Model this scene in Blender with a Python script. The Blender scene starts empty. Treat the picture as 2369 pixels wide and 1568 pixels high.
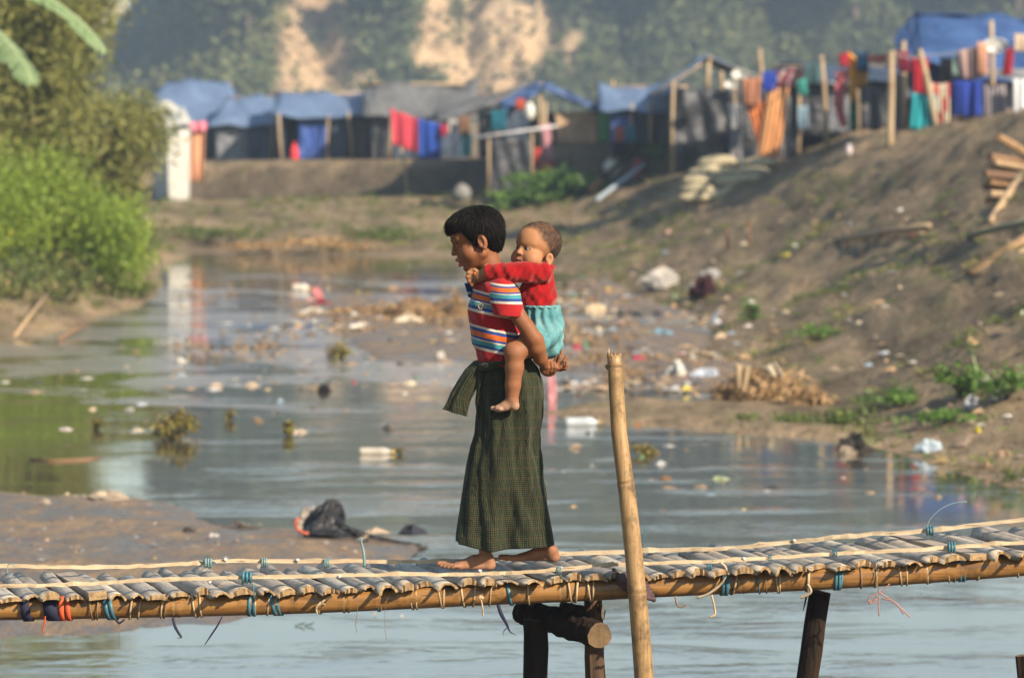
import bpy, math, random
import numpy as np
from mathutils import Vector, Matrix, Euler

# ------------------------------------------------------------------ camera, world, sun, exposure
SC = bpy.context.scene
COL = SC.collection
CAM_Z = 2.68                      # metres above the water
FPX, CU, CV, HORIZON = 8680.0, 1184.5, 784.0, 250.0     # a 132 mm lens on a 36 mm sensor, measured on a 2369 x 1568 copy
PITCH = math.atan((CV - HORIZON) / FPX)
cam = bpy.data.cameras.new('camera'); cam_o = bpy.data.objects.new('camera', cam); COL.objects.link(cam_o)
cam_o.location = (0, 0, CAM_Z); cam_o.rotation_euler = (math.pi / 2 - PITCH, 0, 0)
cam.sensor_width = 36; cam.lens = 36 * FPX / 2369; cam.clip_start = 0.1; cam.clip_end = 3000
cam.dof.use_dof = True; cam.dof.focus_distance = 12.25; cam.dof.aperture_fstop = 4.6; cam.dof.aperture_blades = 0
SC.camera = cam_o

SUN_EL, SUN_AZ = math.radians(32), math.radians(133)     # azimuth clockwise from +Y (the view direction): right and a little behind the camera
world = bpy.data.worlds.new('World'); SC.world = world; world.use_nodes = True
wn = world.node_tree.nodes; wl = world.node_tree.links
bg = wn['Background']; bg.inputs['Strength'].default_value = 0.068
sky = wn.new('ShaderNodeTexSky'); sky.sky_type = 'NISHITA'; sky.sun_disc = False
sky.sun_elevation = SUN_EL; sky.sun_rotation = SUN_AZ; sky.air_density = 1.4; sky.dust_density = 0.4; sky.ozone_density = 1.0
wl.new(sky.outputs[0], bg.inputs[0])
sun = bpy.data.lights.new('sun', 'SUN'); sun_o = bpy.data.objects.new('sun', sun); COL.objects.link(sun_o)
sun.energy = 5.0; sun.angle = math.radians(0.9); sun.color = (1.0, 0.85, 0.66)
sd = Vector((math.sin(SUN_AZ) * math.cos(SUN_EL), math.cos(SUN_AZ) * math.cos(SUN_EL), math.sin(SUN_EL)))
sun_o.rotation_euler = (-sd).to_track_quat('-Z', 'Y').to_euler()
sun_o.location = (30, -20, 60)
SC.view_settings.view_transform = 'Standard'; SC.view_settings.look = 'None'
SC.view_settings.exposure = 1.35; SC.view_settings.gamma = 1.0
SC.cycles.use_denoising = True
SC.cycles.max_bounces = 6; SC.cycles.transparent_max_bounces = 8
SC.cycles.volume_bounces = 0
SC.cycles.caustics_reflective = False; SC.cycles.caustics_refractive = False
SC.cycles.sample_clamp_indirect = 4.0

random.seed(7); RNG = np.random.default_rng(7)

# ------------------------------------------------------------------ small helpers
_c, _s = math.cos(PITCH), math.sin(PITCH)
def at(u, v, Y):
    "world point seen at photo pixel (u, v) when it stands Y metres down the view"
    x = (u - CU) / FPX; yu = -(v - CV) / FPX
    d = Vector((x, _c + yu * _s, -_s + yu * _c)); t = Y / d.y
    return Vector((d.x * t, Y, CAM_Z + d.z * t))
def on_plane(u, v, z=0.0):
    x = (u - CU) / FPX; yu = -(v - CV) / FPX
    d = Vector((x, _c + yu * _s, -_s + yu * _c)); t = (z - CAM_Z) / d.z
    return Vector((d.x * t, d.y * t, z))
def px(Y): return Y / FPX            # metres per photo pixel at distance Y

def tag(o, label=None, cat=None, group=None, kind=None):
    if label: o['label'] = label
    if cat: o['category'] = cat
    if group: o['group'] = group
    if kind: o['kind'] = kind
    return o
def empty(name, loc=(0, 0, 0), rz=0.0):
    o = bpy.data.objects.new(name, None); COL.objects.link(o); o.location = loc; o.rotation_euler = (0, 0, rz)
    o.empty_display_size = .1
    return o
def link(name, me, parent=None):
    o = bpy.data.objects.new(name, me); COL.objects.link(o)
    if parent is not None:
        o.parent = parent
        o.matrix_parent_inverse = Matrix.Translation(parent.location).inverted() if parent.parent is None and parent.type == 'EMPTY' and parent.rotation_euler.z == 0 else Matrix()
    return o
def mesh_np(name, V, F, mats=(), smooth=True, mat_idx=None, attrs=None, uv=None):
    me = bpy.data.meshes.new(name)
    V = np.asarray(V, np.float32)
    if isinstance(F, np.ndarray): groups = [F]
    else: groups = [np.asarray(f, np.int32) for f in F]
    loops = np.concatenate([g.ravel() for g in groups]).astype(np.int32)
    tot = np.concatenate([np.full(len(g), g.shape[1], np.int32) for g in groups])
    start = np.concatenate([[0], np.cumsum(tot)[:-1]]).astype(np.int32)
    me.vertices.add(len(V)); me.vertices.foreach_set('co', V.ravel())
    me.loops.add(len(loops)); me.loops.foreach_set('vertex_index', loops)
    me.polygons.add(len(tot)); me.polygons.foreach_set('loop_start', start); me.polygons.foreach_set('loop_total', tot)
    if mat_idx is not None: me.polygons.foreach_set('material_index', np.asarray(mat_idx, np.int32))
    me.polygons.foreach_set('use_smooth', np.full(len(tot), bool(smooth)))
    for m in mats: me.materials.append(m)
    if attrs:
        for k, a in attrs.items():
            a = np.asarray(a, np.float32)
            if a.ndim == 1:
                at_ = me.attributes.new(k, 'FLOAT', 'POINT'); at_.data.foreach_set('value', a)
            else:
                if a.shape[1] == 3: a = np.concatenate([a, np.ones((len(a), 1), np.float32)], 1)
                at_ = me.attributes.new(k, 'FLOAT_COLOR', 'POINT'); at_.data.foreach_set('color', a.ravel())
    me.update(calc_edges=True); me.validate(verbose=False)
    return me
def mesh_py(name, V, F, mats=(), smooth=False, mat_idx=None):
    me = bpy.data.meshes.new(name); me.from_pydata([tuple(v) for v in V], [], [tuple(f) for f in F])
    for m in mats: me.materials.append(m)
    if mat_idx: me.polygons.foreach_set('material_index', mat_idx)
    me.polygons.foreach_set('use_smooth', [bool(smooth)] * len(me.polygons)); me.update()
    return me

class MB:
    "collects boxes, tubes and sheets for one mesh"
    def __init__(s): s.V = []; s.F = []; s.M = []
    def add(s, V, F, m=0):
        o = len(s.V); s.V += [tuple(v) for v in V]; s.F += [tuple(i + o for i in f) for f in F]; s.M += [m] * len(F); return s
    def box(s, c, size, rot=None, m=0):
        x, y, z = (k / 2 for k in size)
        V = [Vector(p) for p in ((-x,-y,-z),(x,-y,-z),(x,y,-z),(-x,y,-z),(-x,-y,z),(x,-y,z),(x,y,z),(-x,y,z))]
        if rot is not None: R = Euler(rot).to_matrix(); V = [R @ v for v in V]
        V = [v + Vector(c) for v in V]
        return s.add(V, [(0,3,2,1),(4,5,6,7),(0,1,5,4),(1,2,6,5),(2,3,7,6),(3,0,4,7)], m)
    def tube(s, pts, rad, n=8, m=0, cap=True, jit=0.0, flat=1.0):
        pts = [Vector(p) for p in pts]; k = len(pts)
        rad = [rad] * k if isinstance(rad, (int, float)) else rad
        V = []; prev = None
        for i, p in enumerate(pts):
            t = (pts[min(i + 1, k - 1)] - pts[max(i - 1, 0)]).normalized()
            if prev is None:
                a = Vector((0, 0, 1)) if abs(t.z) < .9 else Vector((1, 0, 0)); nx = t.cross(a).normalized()
            else: nx = (prev - t * prev.dot(t)).normalized()
            prev = nx; ny = t.cross(nx)
            for j in range(n):
                a = 2 * math.pi * j / n; r = rad[i] * (1 + random.uniform(-jit, jit))
                V.append(p + nx * math.cos(a) * r + ny * math.sin(a) * r * flat)
        F = [(i*n+j, i*n+(j+1)%n, (i+1)*n+(j+1)%n, (i+1)*n+j) for i in range(k-1) for j in range(n)]
        if cap: F += [tuple(range(n))[::-1], tuple((k-1)*n+j for j in range(n))]
        return s.add(V, F, m)
    def sheet(s, fn, nu, nv, m=0):
        V = [fn(i / nu, j / nv) for j in range(nv + 1) for i in range(nu + 1)]
        w = nu + 1
        return s.add(V, [(j*w+i, j*w+i+1, (j+1)*w+i+1, (j+1)*w+i) for j in range(nv) for i in range(nu)], m)
    def build(s, name, mats, parent=None, smooth=False, solid=0.0):
        mats = mats if isinstance(mats, (list, tuple)) else [mats]
        o = link(name, mesh_py(name, s.V, s.F, mats, smooth, s.M), parent)
        if solid:
            md = o.modifiers.new('thickness', 'SOLIDIFY'); md.thickness = solid; md.offset = 0
        return o

# ------------------------------------------------------------------ materials
def nodes(name):
    m = bpy.data.materials.new(name); m.use_nodes = True
    t = m.node_tree; return m, t.nodes, t.links, t.nodes['Principled BSDF']
def coords(N, L, kind='Object', scale=(1, 1, 1), rand=False):
    tc = N.new('ShaderNodeTexCoord'); mp = N.new('ShaderNodeMapping'); mp.inputs['Scale'].default_value = scale
    L.new(tc.outputs[kind], mp.inputs['Vector'])
    if rand:
        oi = N.new('ShaderNodeObjectInfo'); ml = N.new('ShaderNodeMath'); ml.operation = 'MULTIPLY'; ml.inputs[1].default_value = 37.0
        L.new(oi.outputs['Random'], ml.inputs[0]); L.new(ml.outputs[0], mp.inputs['Location'])
    return mp.outputs[0]
def noise(N, L, vec, scale, detail=4, rough=.55, dist=0.0):
    n = N.new('ShaderNodeTexNoise'); n.inputs['Scale'].default_value = scale; n.inputs['Detail'].default_value = detail
    n.inputs['Roughness'].default_value = rough; n.inputs['Distortion'].default_value = dist
    if vec is not None: L.new(vec, n.inputs['Vector'])
    return n.outputs['Fac']
def ramp(N, L, fac, stops, interp='LINEAR'):
    r = N.new('ShaderNodeValToRGB'); cr = r.color_ramp; cr.interpolation = interp
    while len(cr.elements) < len(stops): cr.elements.new(0.5)
    for e, (p, c) in zip(cr.elements, stops):
        e.position = p; e.color = (*c, 1) if len(c) == 3 else c
    L.new(fac, r.inputs[0]); return r.outputs[0]
def mix(N, L, fac, a, b, mode='MIX'):
    m = N.new('ShaderNodeMix'); m.data_type = 'RGBA'; m.blend_type = mode
    if isinstance(fac, (int, float)): m.inputs[0].default_value = fac
    else: L.new(fac, m.inputs[0])
    for sock, val in ((m.inputs[6], a), (m.inputs[7], b)):
        if isinstance(val, tuple): sock.default_value = (*val[:3], 1)
        else: L.new(val, sock)
    return m.outputs[2]
def math_(N, L, op, a, b=None, clamp=False):
    m = N.new('ShaderNodeMath'); m.operation = op; m.use_clamp = clamp
    for i, val in enumerate((a, b)):
        if val is None: continue
        if isinstance(val, (int, float)): m.inputs[i].default_value = val
        else: L.new(val, m.inputs[i])
    return m.outputs[0]
def bump(N, L, h, P, strength=.5, dist=.01, prev=None):
    b = N.new('ShaderNodeBump'); b.inputs['Strength'].default_value = strength; b.inputs['Distance'].default_value = dist
    L.new(h, b.inputs['Height'])
    if prev is not None: L.new(prev, b.inputs['Normal'])
    if P is not None: L.new(b.outputs[0], P.inputs['Normal'])
    return b.outputs[0]
_mc = {}
def M(name, c1, c2=None, scale=6.0, rough=.8, bmp=.0, bdist=.01, stretch=(1, 1, 1), spec=.3, rand=True, transl=0.0):
    "plain procedural material: two tones mixed by noise, with relief from the same noise"
    if name in _mc: return _mc[name]
    m, N, L, P = nodes(name)
    c2 = c2 or tuple(k * .72 for k in c1)
    vec = coords(N, L, 'Object', stretch, rand)
    n1 = noise(N, L, vec, scale, 5, .6)
    L.new(ramp(N, L, n1, [(.32, c2), (.68, c1)]), P.inputs['Base Color'])
    P.inputs['Roughness'].default_value = rough; P.inputs['Specular IOR Level'].default_value = spec
    if bmp: bump(N, L, noise(N, L, vec, scale * 3, 4), P, bmp, bdist)
    if transl:
        out = N['Material Output']; tr = N.new('ShaderNodeBsdfTranslucent'); tr.inputs[0].default_value = (*c1, 1)
        ms = N.new('ShaderNodeMixShader'); ms.inputs[0].default_value = transl
        L.new(P.outputs[0], ms.inputs[1]); L.new(tr.outputs[0], ms.inputs[2]); L.new(ms.outputs[0], out.inputs[0])
    _mc[name] = m; return m
def leaf_mat(name, stops, rough=.55, transl=.3):
    m, N, L, P = nodes(name)
    a = N.new('ShaderNodeAttribute'); a.attribute_name = 'tint'
    c = ramp(N, L, a.outputs['Fac'], stops); L.new(c, P.inputs['Base Color'])
    P.inputs['Roughness'].default_value = rough; P.inputs['Specular IOR Level'].default_value = .25
    out = N['Material Output']; tr = N.new('ShaderNodeBsdfTranslucent'); L.new(c, tr.inputs[0])
    ms = N.new('ShaderNodeMixShader'); ms.inputs[0].default_value = transl
    L.new(P.outputs[0], ms.inputs[1]); L.new(tr.outputs[0], ms.inputs[2]); L.new(ms.outputs[0], out.inputs[0])
    return m
def attr_mat(name, attr='col', rough=.7, spec=.3, bmp=0.0, bscale=200.0, sss=0.0):
    m, N, L, P = nodes(name)
    a = N.new('ShaderNodeAttribute'); a.attribute_name = attr
    L.new(a.outputs['Color'], P.inputs['Base Color']); P.inputs['Roughness'].default_value = rough
    P.inputs['Specular IOR Level'].default_value = spec
    if bmp:
        vec = coords(N, L, 'Object'); bump(N, L, noise(N, L, vec, bscale, 3), P, bmp, .002)
    if sss:
        P.inputs['Subsurface Weight'].default_value = sss; P.inputs['Subsurface Radius'].default_value = (1, .35, .2)
        P.inputs['Subsurface Scale'].default_value = .008
    return m

# ------------------------------------------------------------------ smooth noise in numpy
def vnoise(x, y, seed=0, per=256):
    r = np.random.default_rng(seed).random((per, per))
    xi = np.floor(x).astype(int); yi = np.floor(y).astype(int); fx = x - xi; fy = y - yi
    fx = fx * fx * (3 - 2 * fx); fy = fy * fy * (3 - 2 * fy)
    g = lambda i, j: r[i % per, j % per]
    return (g(xi, yi) * (1 - fx) + g(xi + 1, yi) * fx) * (1 - fy) + (g(xi, yi + 1) * (1 - fx) + g(xi + 1, yi + 1) * fx) * fy
def fbm(x, y, oct=4, seed=0):
    s = 0; a = 1; t = 0
    for o in range(oct):
        s = s + a * (vnoise(x * 2 ** o + 13.7 * o, y * 2 ** o + 5.1 * o, seed + o) - .5); t += a; a *= .5
    return s / t * 2
def sstep(a, b, x):
    t = np.clip((x - a) / (b - a), 0, 1); return t * t * (3 - 2 * t)
# ------------------------------------------------------------------ the ground: one sheet through surveyed points
CP = []
def cp(u, v, Y): p = at(u, v, Y); CP.append((p.x, p.y, p.z))
def shore(*uv):
    for u, v in uv: p = on_plane(u, v, 0.0); CP.append((p.x, p.y, 0.0))
shore((2700, 1290), (2369, 1165), (2150, 1075), (1900, 1010), (1600, 985), (1310, 965), (1290, 925), (1480, 905), (1600, 880), (1600, 820), (1560, 760),
      (1520, 700), (1400, 655), (1250, 625), (1000, 605), (700, 592), (500, 585), (385, 585), (360, 640), (340, 690), (200, 732), (0, 795), (-300, 900), (-700, 1020))
for u, v in ((600, 660), (900, 680), (1200, 690), (700, 800), (1100, 780), (500, 900), (1000, 950), (300, 1050), (900, 1100), (1500, 1100), (2000, 1150), (1400, 770), (1350, 850), (2369, 1300), (1000, 640), (500, 640), (200, 850), (0, 950), (1200, 880), (440, 610)):
    p = on_plane(u, v, 0.0); CP.append((p.x, p.y, -.35))
for x in (-9, -5, -1.5, 2, 5, 8):
    for y in (14, 18, 22): CP.append((x, y, -.5))
for u, v, Y in ((1600, 945, 33.6), (1400, 948, 33.8), (1750, 950, 34), (2369, 870, 31), (2369, 740, 33.5), (2369, 600, 37), (2369, 420, 43), (2369, 285, 50), (2369, 270, 60), (2150, 960, 31.5), (2000, 900, 34), (2000, 800, 37.5), (2000, 700, 41),
                (2000, 590, 47), (2000, 480, 53), (2000, 395, 58.5), (2000, 310, 61), (2000, 300, 72), (2200, 560, 44), (2200, 430, 49), (2200, 320, 54), (2250, 280, 60), (1800, 850, 38.5), (1800, 720, 45),
                (1800, 600, 52), (1800, 480, 60), (1800, 400, 66), (1700, 740, 47), (1700, 650, 52), (1650, 545, 60), (1620, 480, 65), (1650, 392, 68), (1800, 385, 69), (1900, 330, 68),
                (1500, 600, 61), (1480, 540, 66), (1450, 480, 72), (1300, 560, 68), (1250, 480, 76), (1150, 455, 79.5), (1560, 400, 74), (1500, 440, 74), (1350, 440, 77),
                (1500, 330, 78), (1400, 332, 79), (1280, 335, 80), (1200, 372, 82), (1120, 455, 80.5), (1130, 375, 82.5),
                (1000, 560, 71), (1000, 480, 78), (1000, 450, 81.5), (1000, 373, 83.5), (800, 550, 71), (800, 470, 79), (800, 447, 82), (800, 373, 84), (600, 540, 72), (600, 450, 81.5), (600, 375, 84), (480, 375, 85.5),
                (480, 445, 82), (450, 530, 74), (390, 455, 82.5), (330, 470, 80), (370, 540, 73), (330, 620, 60), (250, 600, 58), (230, 660, 52.5), (100, 690, 48), (0, 735, 45), (0, 690, 46.5), (0, 620, 49), (-200, 640, 47), (-500, 700, 44), (-300, 500, 58), (0, 470, 62), (200, 480, 66), (100, 440, 75), (-800, 600, 50), (-800, 400, 75)):
    cp(u, v, Y)
for x, y, z in ((-30, 20, 1.0), (-14, 26, .7), (-30, 45, 1.6), (-30, 90, 1.8), (-10, 100, 1.6), (0, 100, 1.7), (10, 100, 2.2), (20, 90, 2.5), (25, 60, 2.9), (14, 45, 2.9), (14, 30, 2.2), (12, 20, 1.7), (25, 30, 2.8), (10, 12, 1.0), (-12, 10, .9),
                (0, 3, .9), (5, 5, .8), (-5, 5, .8), (0, 9, -.3), (-5, 10, -.2), (5, 10, -.2), (0, -20, 1.5), (30, -20, 2), (-30, -20, 2), (-6, 120, 1.6), (6, 120, 1.8), (25, 120, 2.4), (-25, 120, 1.8)):
    CP.append((x, y, z))
CPa = np.array(CP); _n = len(CPa)
_K = np.hypot(CPa[:, None, 0] - CPa[None, :, 0], (CPa[:, None, 1] - CPa[None, :, 1]) * .55)
_A = np.zeros((_n + 1, _n + 1)); _A[:_n, :_n] = _K + np.eye(_n) * -0.05; _A[:_n, _n] = 1; _A[_n, :_n] = 1
_w = np.linalg.solve(_A, np.append(CPa[:, 2], 0))
BANK = []
for u, Y, vt, vb in ((445, 83.8, 380, 450), (620, 83.6, 376, 450), (860, 83.4, 374, 450), (1120, 83.0, 373, 456), (1180, 81.6, 366, 452), (1250, 79.4, 342, 446), (1400, 78.2, 334, 440), (1545, 76.6, 336, 405)):
    p, q = at(u, vt, Y + .3), at(u, vb, Y - .3); BANK.append((p.x, Y, p.z, q.z))
BANK = np.array(BANK)
def ground_z(x, y):
    x = np.atleast_1d(np.asarray(x, float)); y = np.atleast_1d(np.asarray(y, float)); sh = x.shape; x = x.ravel(); y = y.ravel()
    cx = np.clip(x, -32, 32); cy = np.clip(y, -22, 122)
    z = np.zeros(len(x))
    for i in range(0, len(x), 20000):
        r = np.hypot(cx[i:i+20000, None] - CPa[None, :, 0], (cy[i:i+20000, None] - CPa[None, :, 1]) * .55)
        z[i:i+20000] = r @ _w[:_n] + _w[_n]
    # the undercut earth bank below the huts: a real step
    e = fbm(x / 1.6, y * 0 + 3.3, 3, 40) * .35
    yb = np.interp(x, BANK[:, 0], BANK[:, 1]) + e; zt_ = np.interp(x, BANK[:, 0], BANK[:, 2]); zb_ = np.interp(x, BANK[:, 0], BANK[:, 3])
    wt = sstep(BANK[0, 0] - 1.2, BANK[0, 0], x) * sstep(BANK[-1, 0] + .8, BANK[-1, 0], x) * sstep(30, 6, np.abs(y - yb - 4))
    low = np.minimum(z, zb_ - .012 * np.maximum(0, yb - y)); st = sstep(-.28, .28, y - yb)
    z = z * (1 - wt) + wt * (low * (1 - st) + zt_ * st)
    dry = sstep(.02, .5, z) * (1 - .65 * wt * sstep(0, .5, y - yb))
    zz = z * 3.4 + 1.3 * fbm(x / 2.6, y / 3.4, 3, 15) + .10 * x; z = z + dry * .17 * (np.abs((zz % 1.0) - .3) - .25) * sstep(1.0, 3.0, x)
    z = z + dry * (.16 * fbm(x / 2.1 + y * .16, y / 3.0, 4, 3) + .065 * fbm(x / .55, y / .8, 3, 9)) + .03 * fbm(x / .8, y / 1.2, 3, 21)
    return z.reshape(sh)
def gz(x, y): return float(ground_z([x], [y])[0])
def on_ground(u, v, lo=18.0, hi=95.0, lift=0.0):
    "first ground point along the ray through photo pixel (u, v)"
    Ys = np.linspace(lo, hi, 600); P = [at(u, v, Y) for Y in (lo, hi)]
    t = (Ys - lo) / (hi - lo); X = P[0].x + (P[1].x - P[0].x) * t; Z = P[0].z + (P[1].z - P[0].z) * t
    g = np.maximum(ground_z(X, Ys), 0.0); hit = np.nonzero(Z <= g)[0]
    i = hit[0] if len(hit) else -1
    return Vector((X[i], Ys[i], g[i] + lift))

def axis(lo, a, b, hi, step, grow=1.35):
    c = list(np.arange(a, b + step / 2, step)); s = step
    x = b; right = []
    while x < hi: s *= grow; x += s; right.append(min(x, hi))
    s = step; x = a; left = []
    while x > lo: s *= grow; x -= s; left.append(max(x, lo))
    return np.array(left[::-1] + c + right)
gx = axis(-480, -14, 15, 480, .2); gy = axis(-80, 15, 92, 560, .21)
GX, GY = np.meshgrid(gx, gy); GZ = ground_z(GX, GY)
# darker brown tone over the cut face of the far bank
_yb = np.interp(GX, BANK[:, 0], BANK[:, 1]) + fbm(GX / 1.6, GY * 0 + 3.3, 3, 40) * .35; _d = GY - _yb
FACE_TONE = sstep(BANK[0, 0] - 1.0, BANK[0, 0], GX) * sstep(BANK[-1, 0] + .8, BANK[-1, 0] - .3, GX) * sstep(-1.6, -.4, _d + .5 * fbm(GX / .7, GY / .7, 3, 46)) * sstep(.32, .12, _d + .10 * fbm(GX / .4, GY / .4, 2, 48))
W, H = len(gx), len(gy)
idx = np.arange(W * H).reshape(H, W)
Fg = np.stack([idx[:-1, :-1], idx[:-1, 1:], idx[1:, 1:], idx[1:, :-1]], -1).reshape(-1, 4)

def ground_mat():
    m, N, L, P = nodes('dry_earth')
    v = coords(N, L, 'Object'); v2 = coords(N, L, 'Object', (1.2, .55, 1.2))
    big = noise(N, L, v2, .55, 6, .65, .3); mid = noise(N, L, v2, 2.6, 6, .7); fine = noise(N, L, v, 11, 5, .7)
    c = ramp(N, L, big, [(.30, (.10, .078, .053)), (.43, (.22, .166, .108)), (.56, (.32, .236, .15)), (.70, (.40, .285, .175))])
    c = mix(N, L, ramp(N, L, mid, [(.36, (0, 0, 0)), (.60, (1, 1, 1))]), mix(N, L, 1.0, c, (.52, .52, .48), 'MULTIPLY'), c)
    gr = ramp(N, L, noise(N, L, v2, 1.3, 6, .7), [(.52, (0, 0, 0)), (.64, (.65, .65, .65))])
    c = mix(N, L, gr, c, (.10, .105, .045))
    c = mix(N, L, ramp(N, L, fine, [(.3, (.6, .6, .6)), (.7, (1.2, 1.2, 1.2))]), (0, 0, 0), c, 'MIX')
    ca = N.new('ShaderNodeAttribute'); ca.attribute_name = 'face_tone'; c = mix(N, L, math_(N, L, 'MULTIPLY', ca.outputs['Fac'], .85), c, ramp(N, L, mid, [(.35, (.045, .038, .030)), (.65, (.105, .085, .062))]))
    L.new(c, P.inputs['Base Color']); P.inputs['Roughness'].default_value = .95; P.inputs['Specular IOR Level'].default_value = .1
    b1 = bump(N, L, mid, None, .8, .15); bump(N, L, fine, P, .7, .04, b1)
    return m
ground = link('ground', mesh_np('ground', np.stack([GX, GY, GZ], -1).reshape(-1, 3), Fg, [ground_mat()], attrs={'face_tone': FACE_TONE.ravel()}))
tag(ground, 'bare brown earth banks of the creek', None, None, 'structure')

# ------------------------------------------------------------------ mud flat behind the bridge
MUD = np.array([tuple(on_plane(u, v).xy) for u, v in ((-900, 1090), (-300, 1120), (0, 1136), (130, 1146), (290, 1156), (400, 1172), (480, 1196), (560, 1214), (700, 1226), (860, 1240), (960, 1262), (975, 1290), (900, 1318), (800, 1345), (600, 1400), (470, 1440), (330, 1452), (160, 1468), (0, 1474), (-300, 1500), (-900, 1560))])
def poly_sd(P, x, y):
    d = np.full(x.shape, 1e9); ins = np.zeros(x.shape, bool); n = len(P)
    for i in range(n):
        a = P[i]; b = P[(i + 1) % n]; e = b - a; wx = x - a[0]; wy = y - a[1]
        t = np.clip((wx * e[0] + wy * e[1]) / (e @ e), 0, 1); d = np.minimum(d, np.hypot(wx - e[0] * t, wy - e[1] * t))
        c = ((a[1] > y) != (b[1] > y)) & (x < (b[0] - a[0]) * (y - a[1]) / (b[1] - a[1] + 1e-12) + a[0]); ins ^= c
    return np.where(ins, -d, d)
mx, my = np.meshgrid(np.linspace(-9, 1.2, 230), np.linspace(16.0, 30.5, 300))
sd_ = poly_sd(MUD, mx, my) + .22 * fbm(mx / .5, my / .9, 3, 5)
mz = np.clip(-sd_ * .10, -.15, .055) + .012 * fbm(mx / .25, my / .4, 4, 8) + .022 * fbm(mx / .7, my / 1.1, 3, 18)
mz = np.where(sd_ > .9, -.3, mz)
mi = np.arange(mx.size).reshape(mx.shape)
def mud_mat():
    m, N, L, P = nodes('wet_mud')
    v = coords(N, L, 'Object', (1, .6, 1)); a = noise(N, L, v, 1.6, 6, .65); b = noise(N, L, v, 7, 5, .7); f = noise(N, L, v, 26, 4, .7)
    c = ramp(N, L, a, [(.33, (.09, .066, .046)), (.52, (.15, .104, .064)), (.68, (.22, .142, .07))])
    c = mix(N, L, ramp(N, L, b, [(.38, (1, 1, 1)), (.5, (0, 0, 0))]), c, (.085, .078, .07))
    c = mix(N, L, ramp(N, L, b, [(.6, (0, 0, 0)), (.68, (.7, .7, .7))]), c, (.33, .21, .085))
    L.new(c, P.inputs['Base Color'])
    L.new(ramp(N, L, a, [(.40, (.30,) * 3), (.52, (.75,) * 3)]), P.inputs['Roughness']); P.inputs['Specular IOR Level'].default_value = .5
    b1 = bump(N, L, b, None, .8, .05); bump(N, L, f, P, .5, .012, b1)
    return m
mud = link('mud_flat', mesh_np('mud_flat', np.stack([mx, my, mz], -1).reshape(-1, 3), np.stack([mi[:-1, :-1], mi[:-1, 1:], mi[1:, 1:], mi[1:, :-1]], -1).reshape(-1, 4), [mud_mat()]))
tag(mud, 'low wet brown mud flat just behind the bridge', None, None, 'structure')

def mud_patch(name, label, uvs, mat, amp, top, cellx, celly, seed, step=.045):
    P = np.array([tuple(on_plane(u, v).xy) for u, v in uvs]); lo = P.min(0) - .8; hi = P.max(0) + .8
    X, Yg = np.meshgrid(np.arange(lo[0], hi[0], step), np.arange(lo[1], hi[1], step * 1.6)); s = poly_sd(P, X, Yg) + amp * fbm(X / cellx, Yg / celly, 4, seed)
    Z = np.clip(-s * .14, -.2, top) + .012 * fbm(X / .2, Yg / .35, 3, seed + 1); Z = np.where(s > 1.2, -.25, Z); i = np.arange(X.size).reshape(X.shape)
    F = np.stack([i[:-1, :-1], i[:-1, 1:], i[1:, 1:], i[1:, :-1]], -1).reshape(-1, 4); k = (Z.ravel()[F] > -.12).any(1)
    o = link(name, mesh_np(name, np.stack([X, Yg, Z], -1).reshape(-1, 3), F[k], [mat])); tag(o, label, None, None, 'structure')
mud_patch('mud_spit', 'low brown mud spit reaching left from the right bank', [(1262, 952), (1290, 970), (1400, 982), (1600, 992), (1800, 1010), (1990, 1035), (1990, 950), (1750, 925), (1560, 930), (1420, 926), (1300, 934)], ground.data.materials[0], .25, .05, .6, 1.0, 81)
mud_patch('mud_shoal', 'littered grey mud shallows below the right bank', [(1420, 650), (1560, 690), (1660, 760), (1680, 900), (1560, 905), (1430, 890), (1330, 850), (1370, 780), (1450, 730), (1340, 690), (1330, 655)], mud.data.materials[0], 1.1, .035, 1.3, 2.6, 83, .06)
mud_patch('mud_shoal', 'broken mud and scum shallows in mid stream', [(640, 705), (800, 690), (1080, 700), (1150, 740), (1130, 800), (1000, 830), (820, 800), (640, 770)], mud.data.materials[0], 1.5, .02, 1.2, 2.6, 85, .06)
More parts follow.
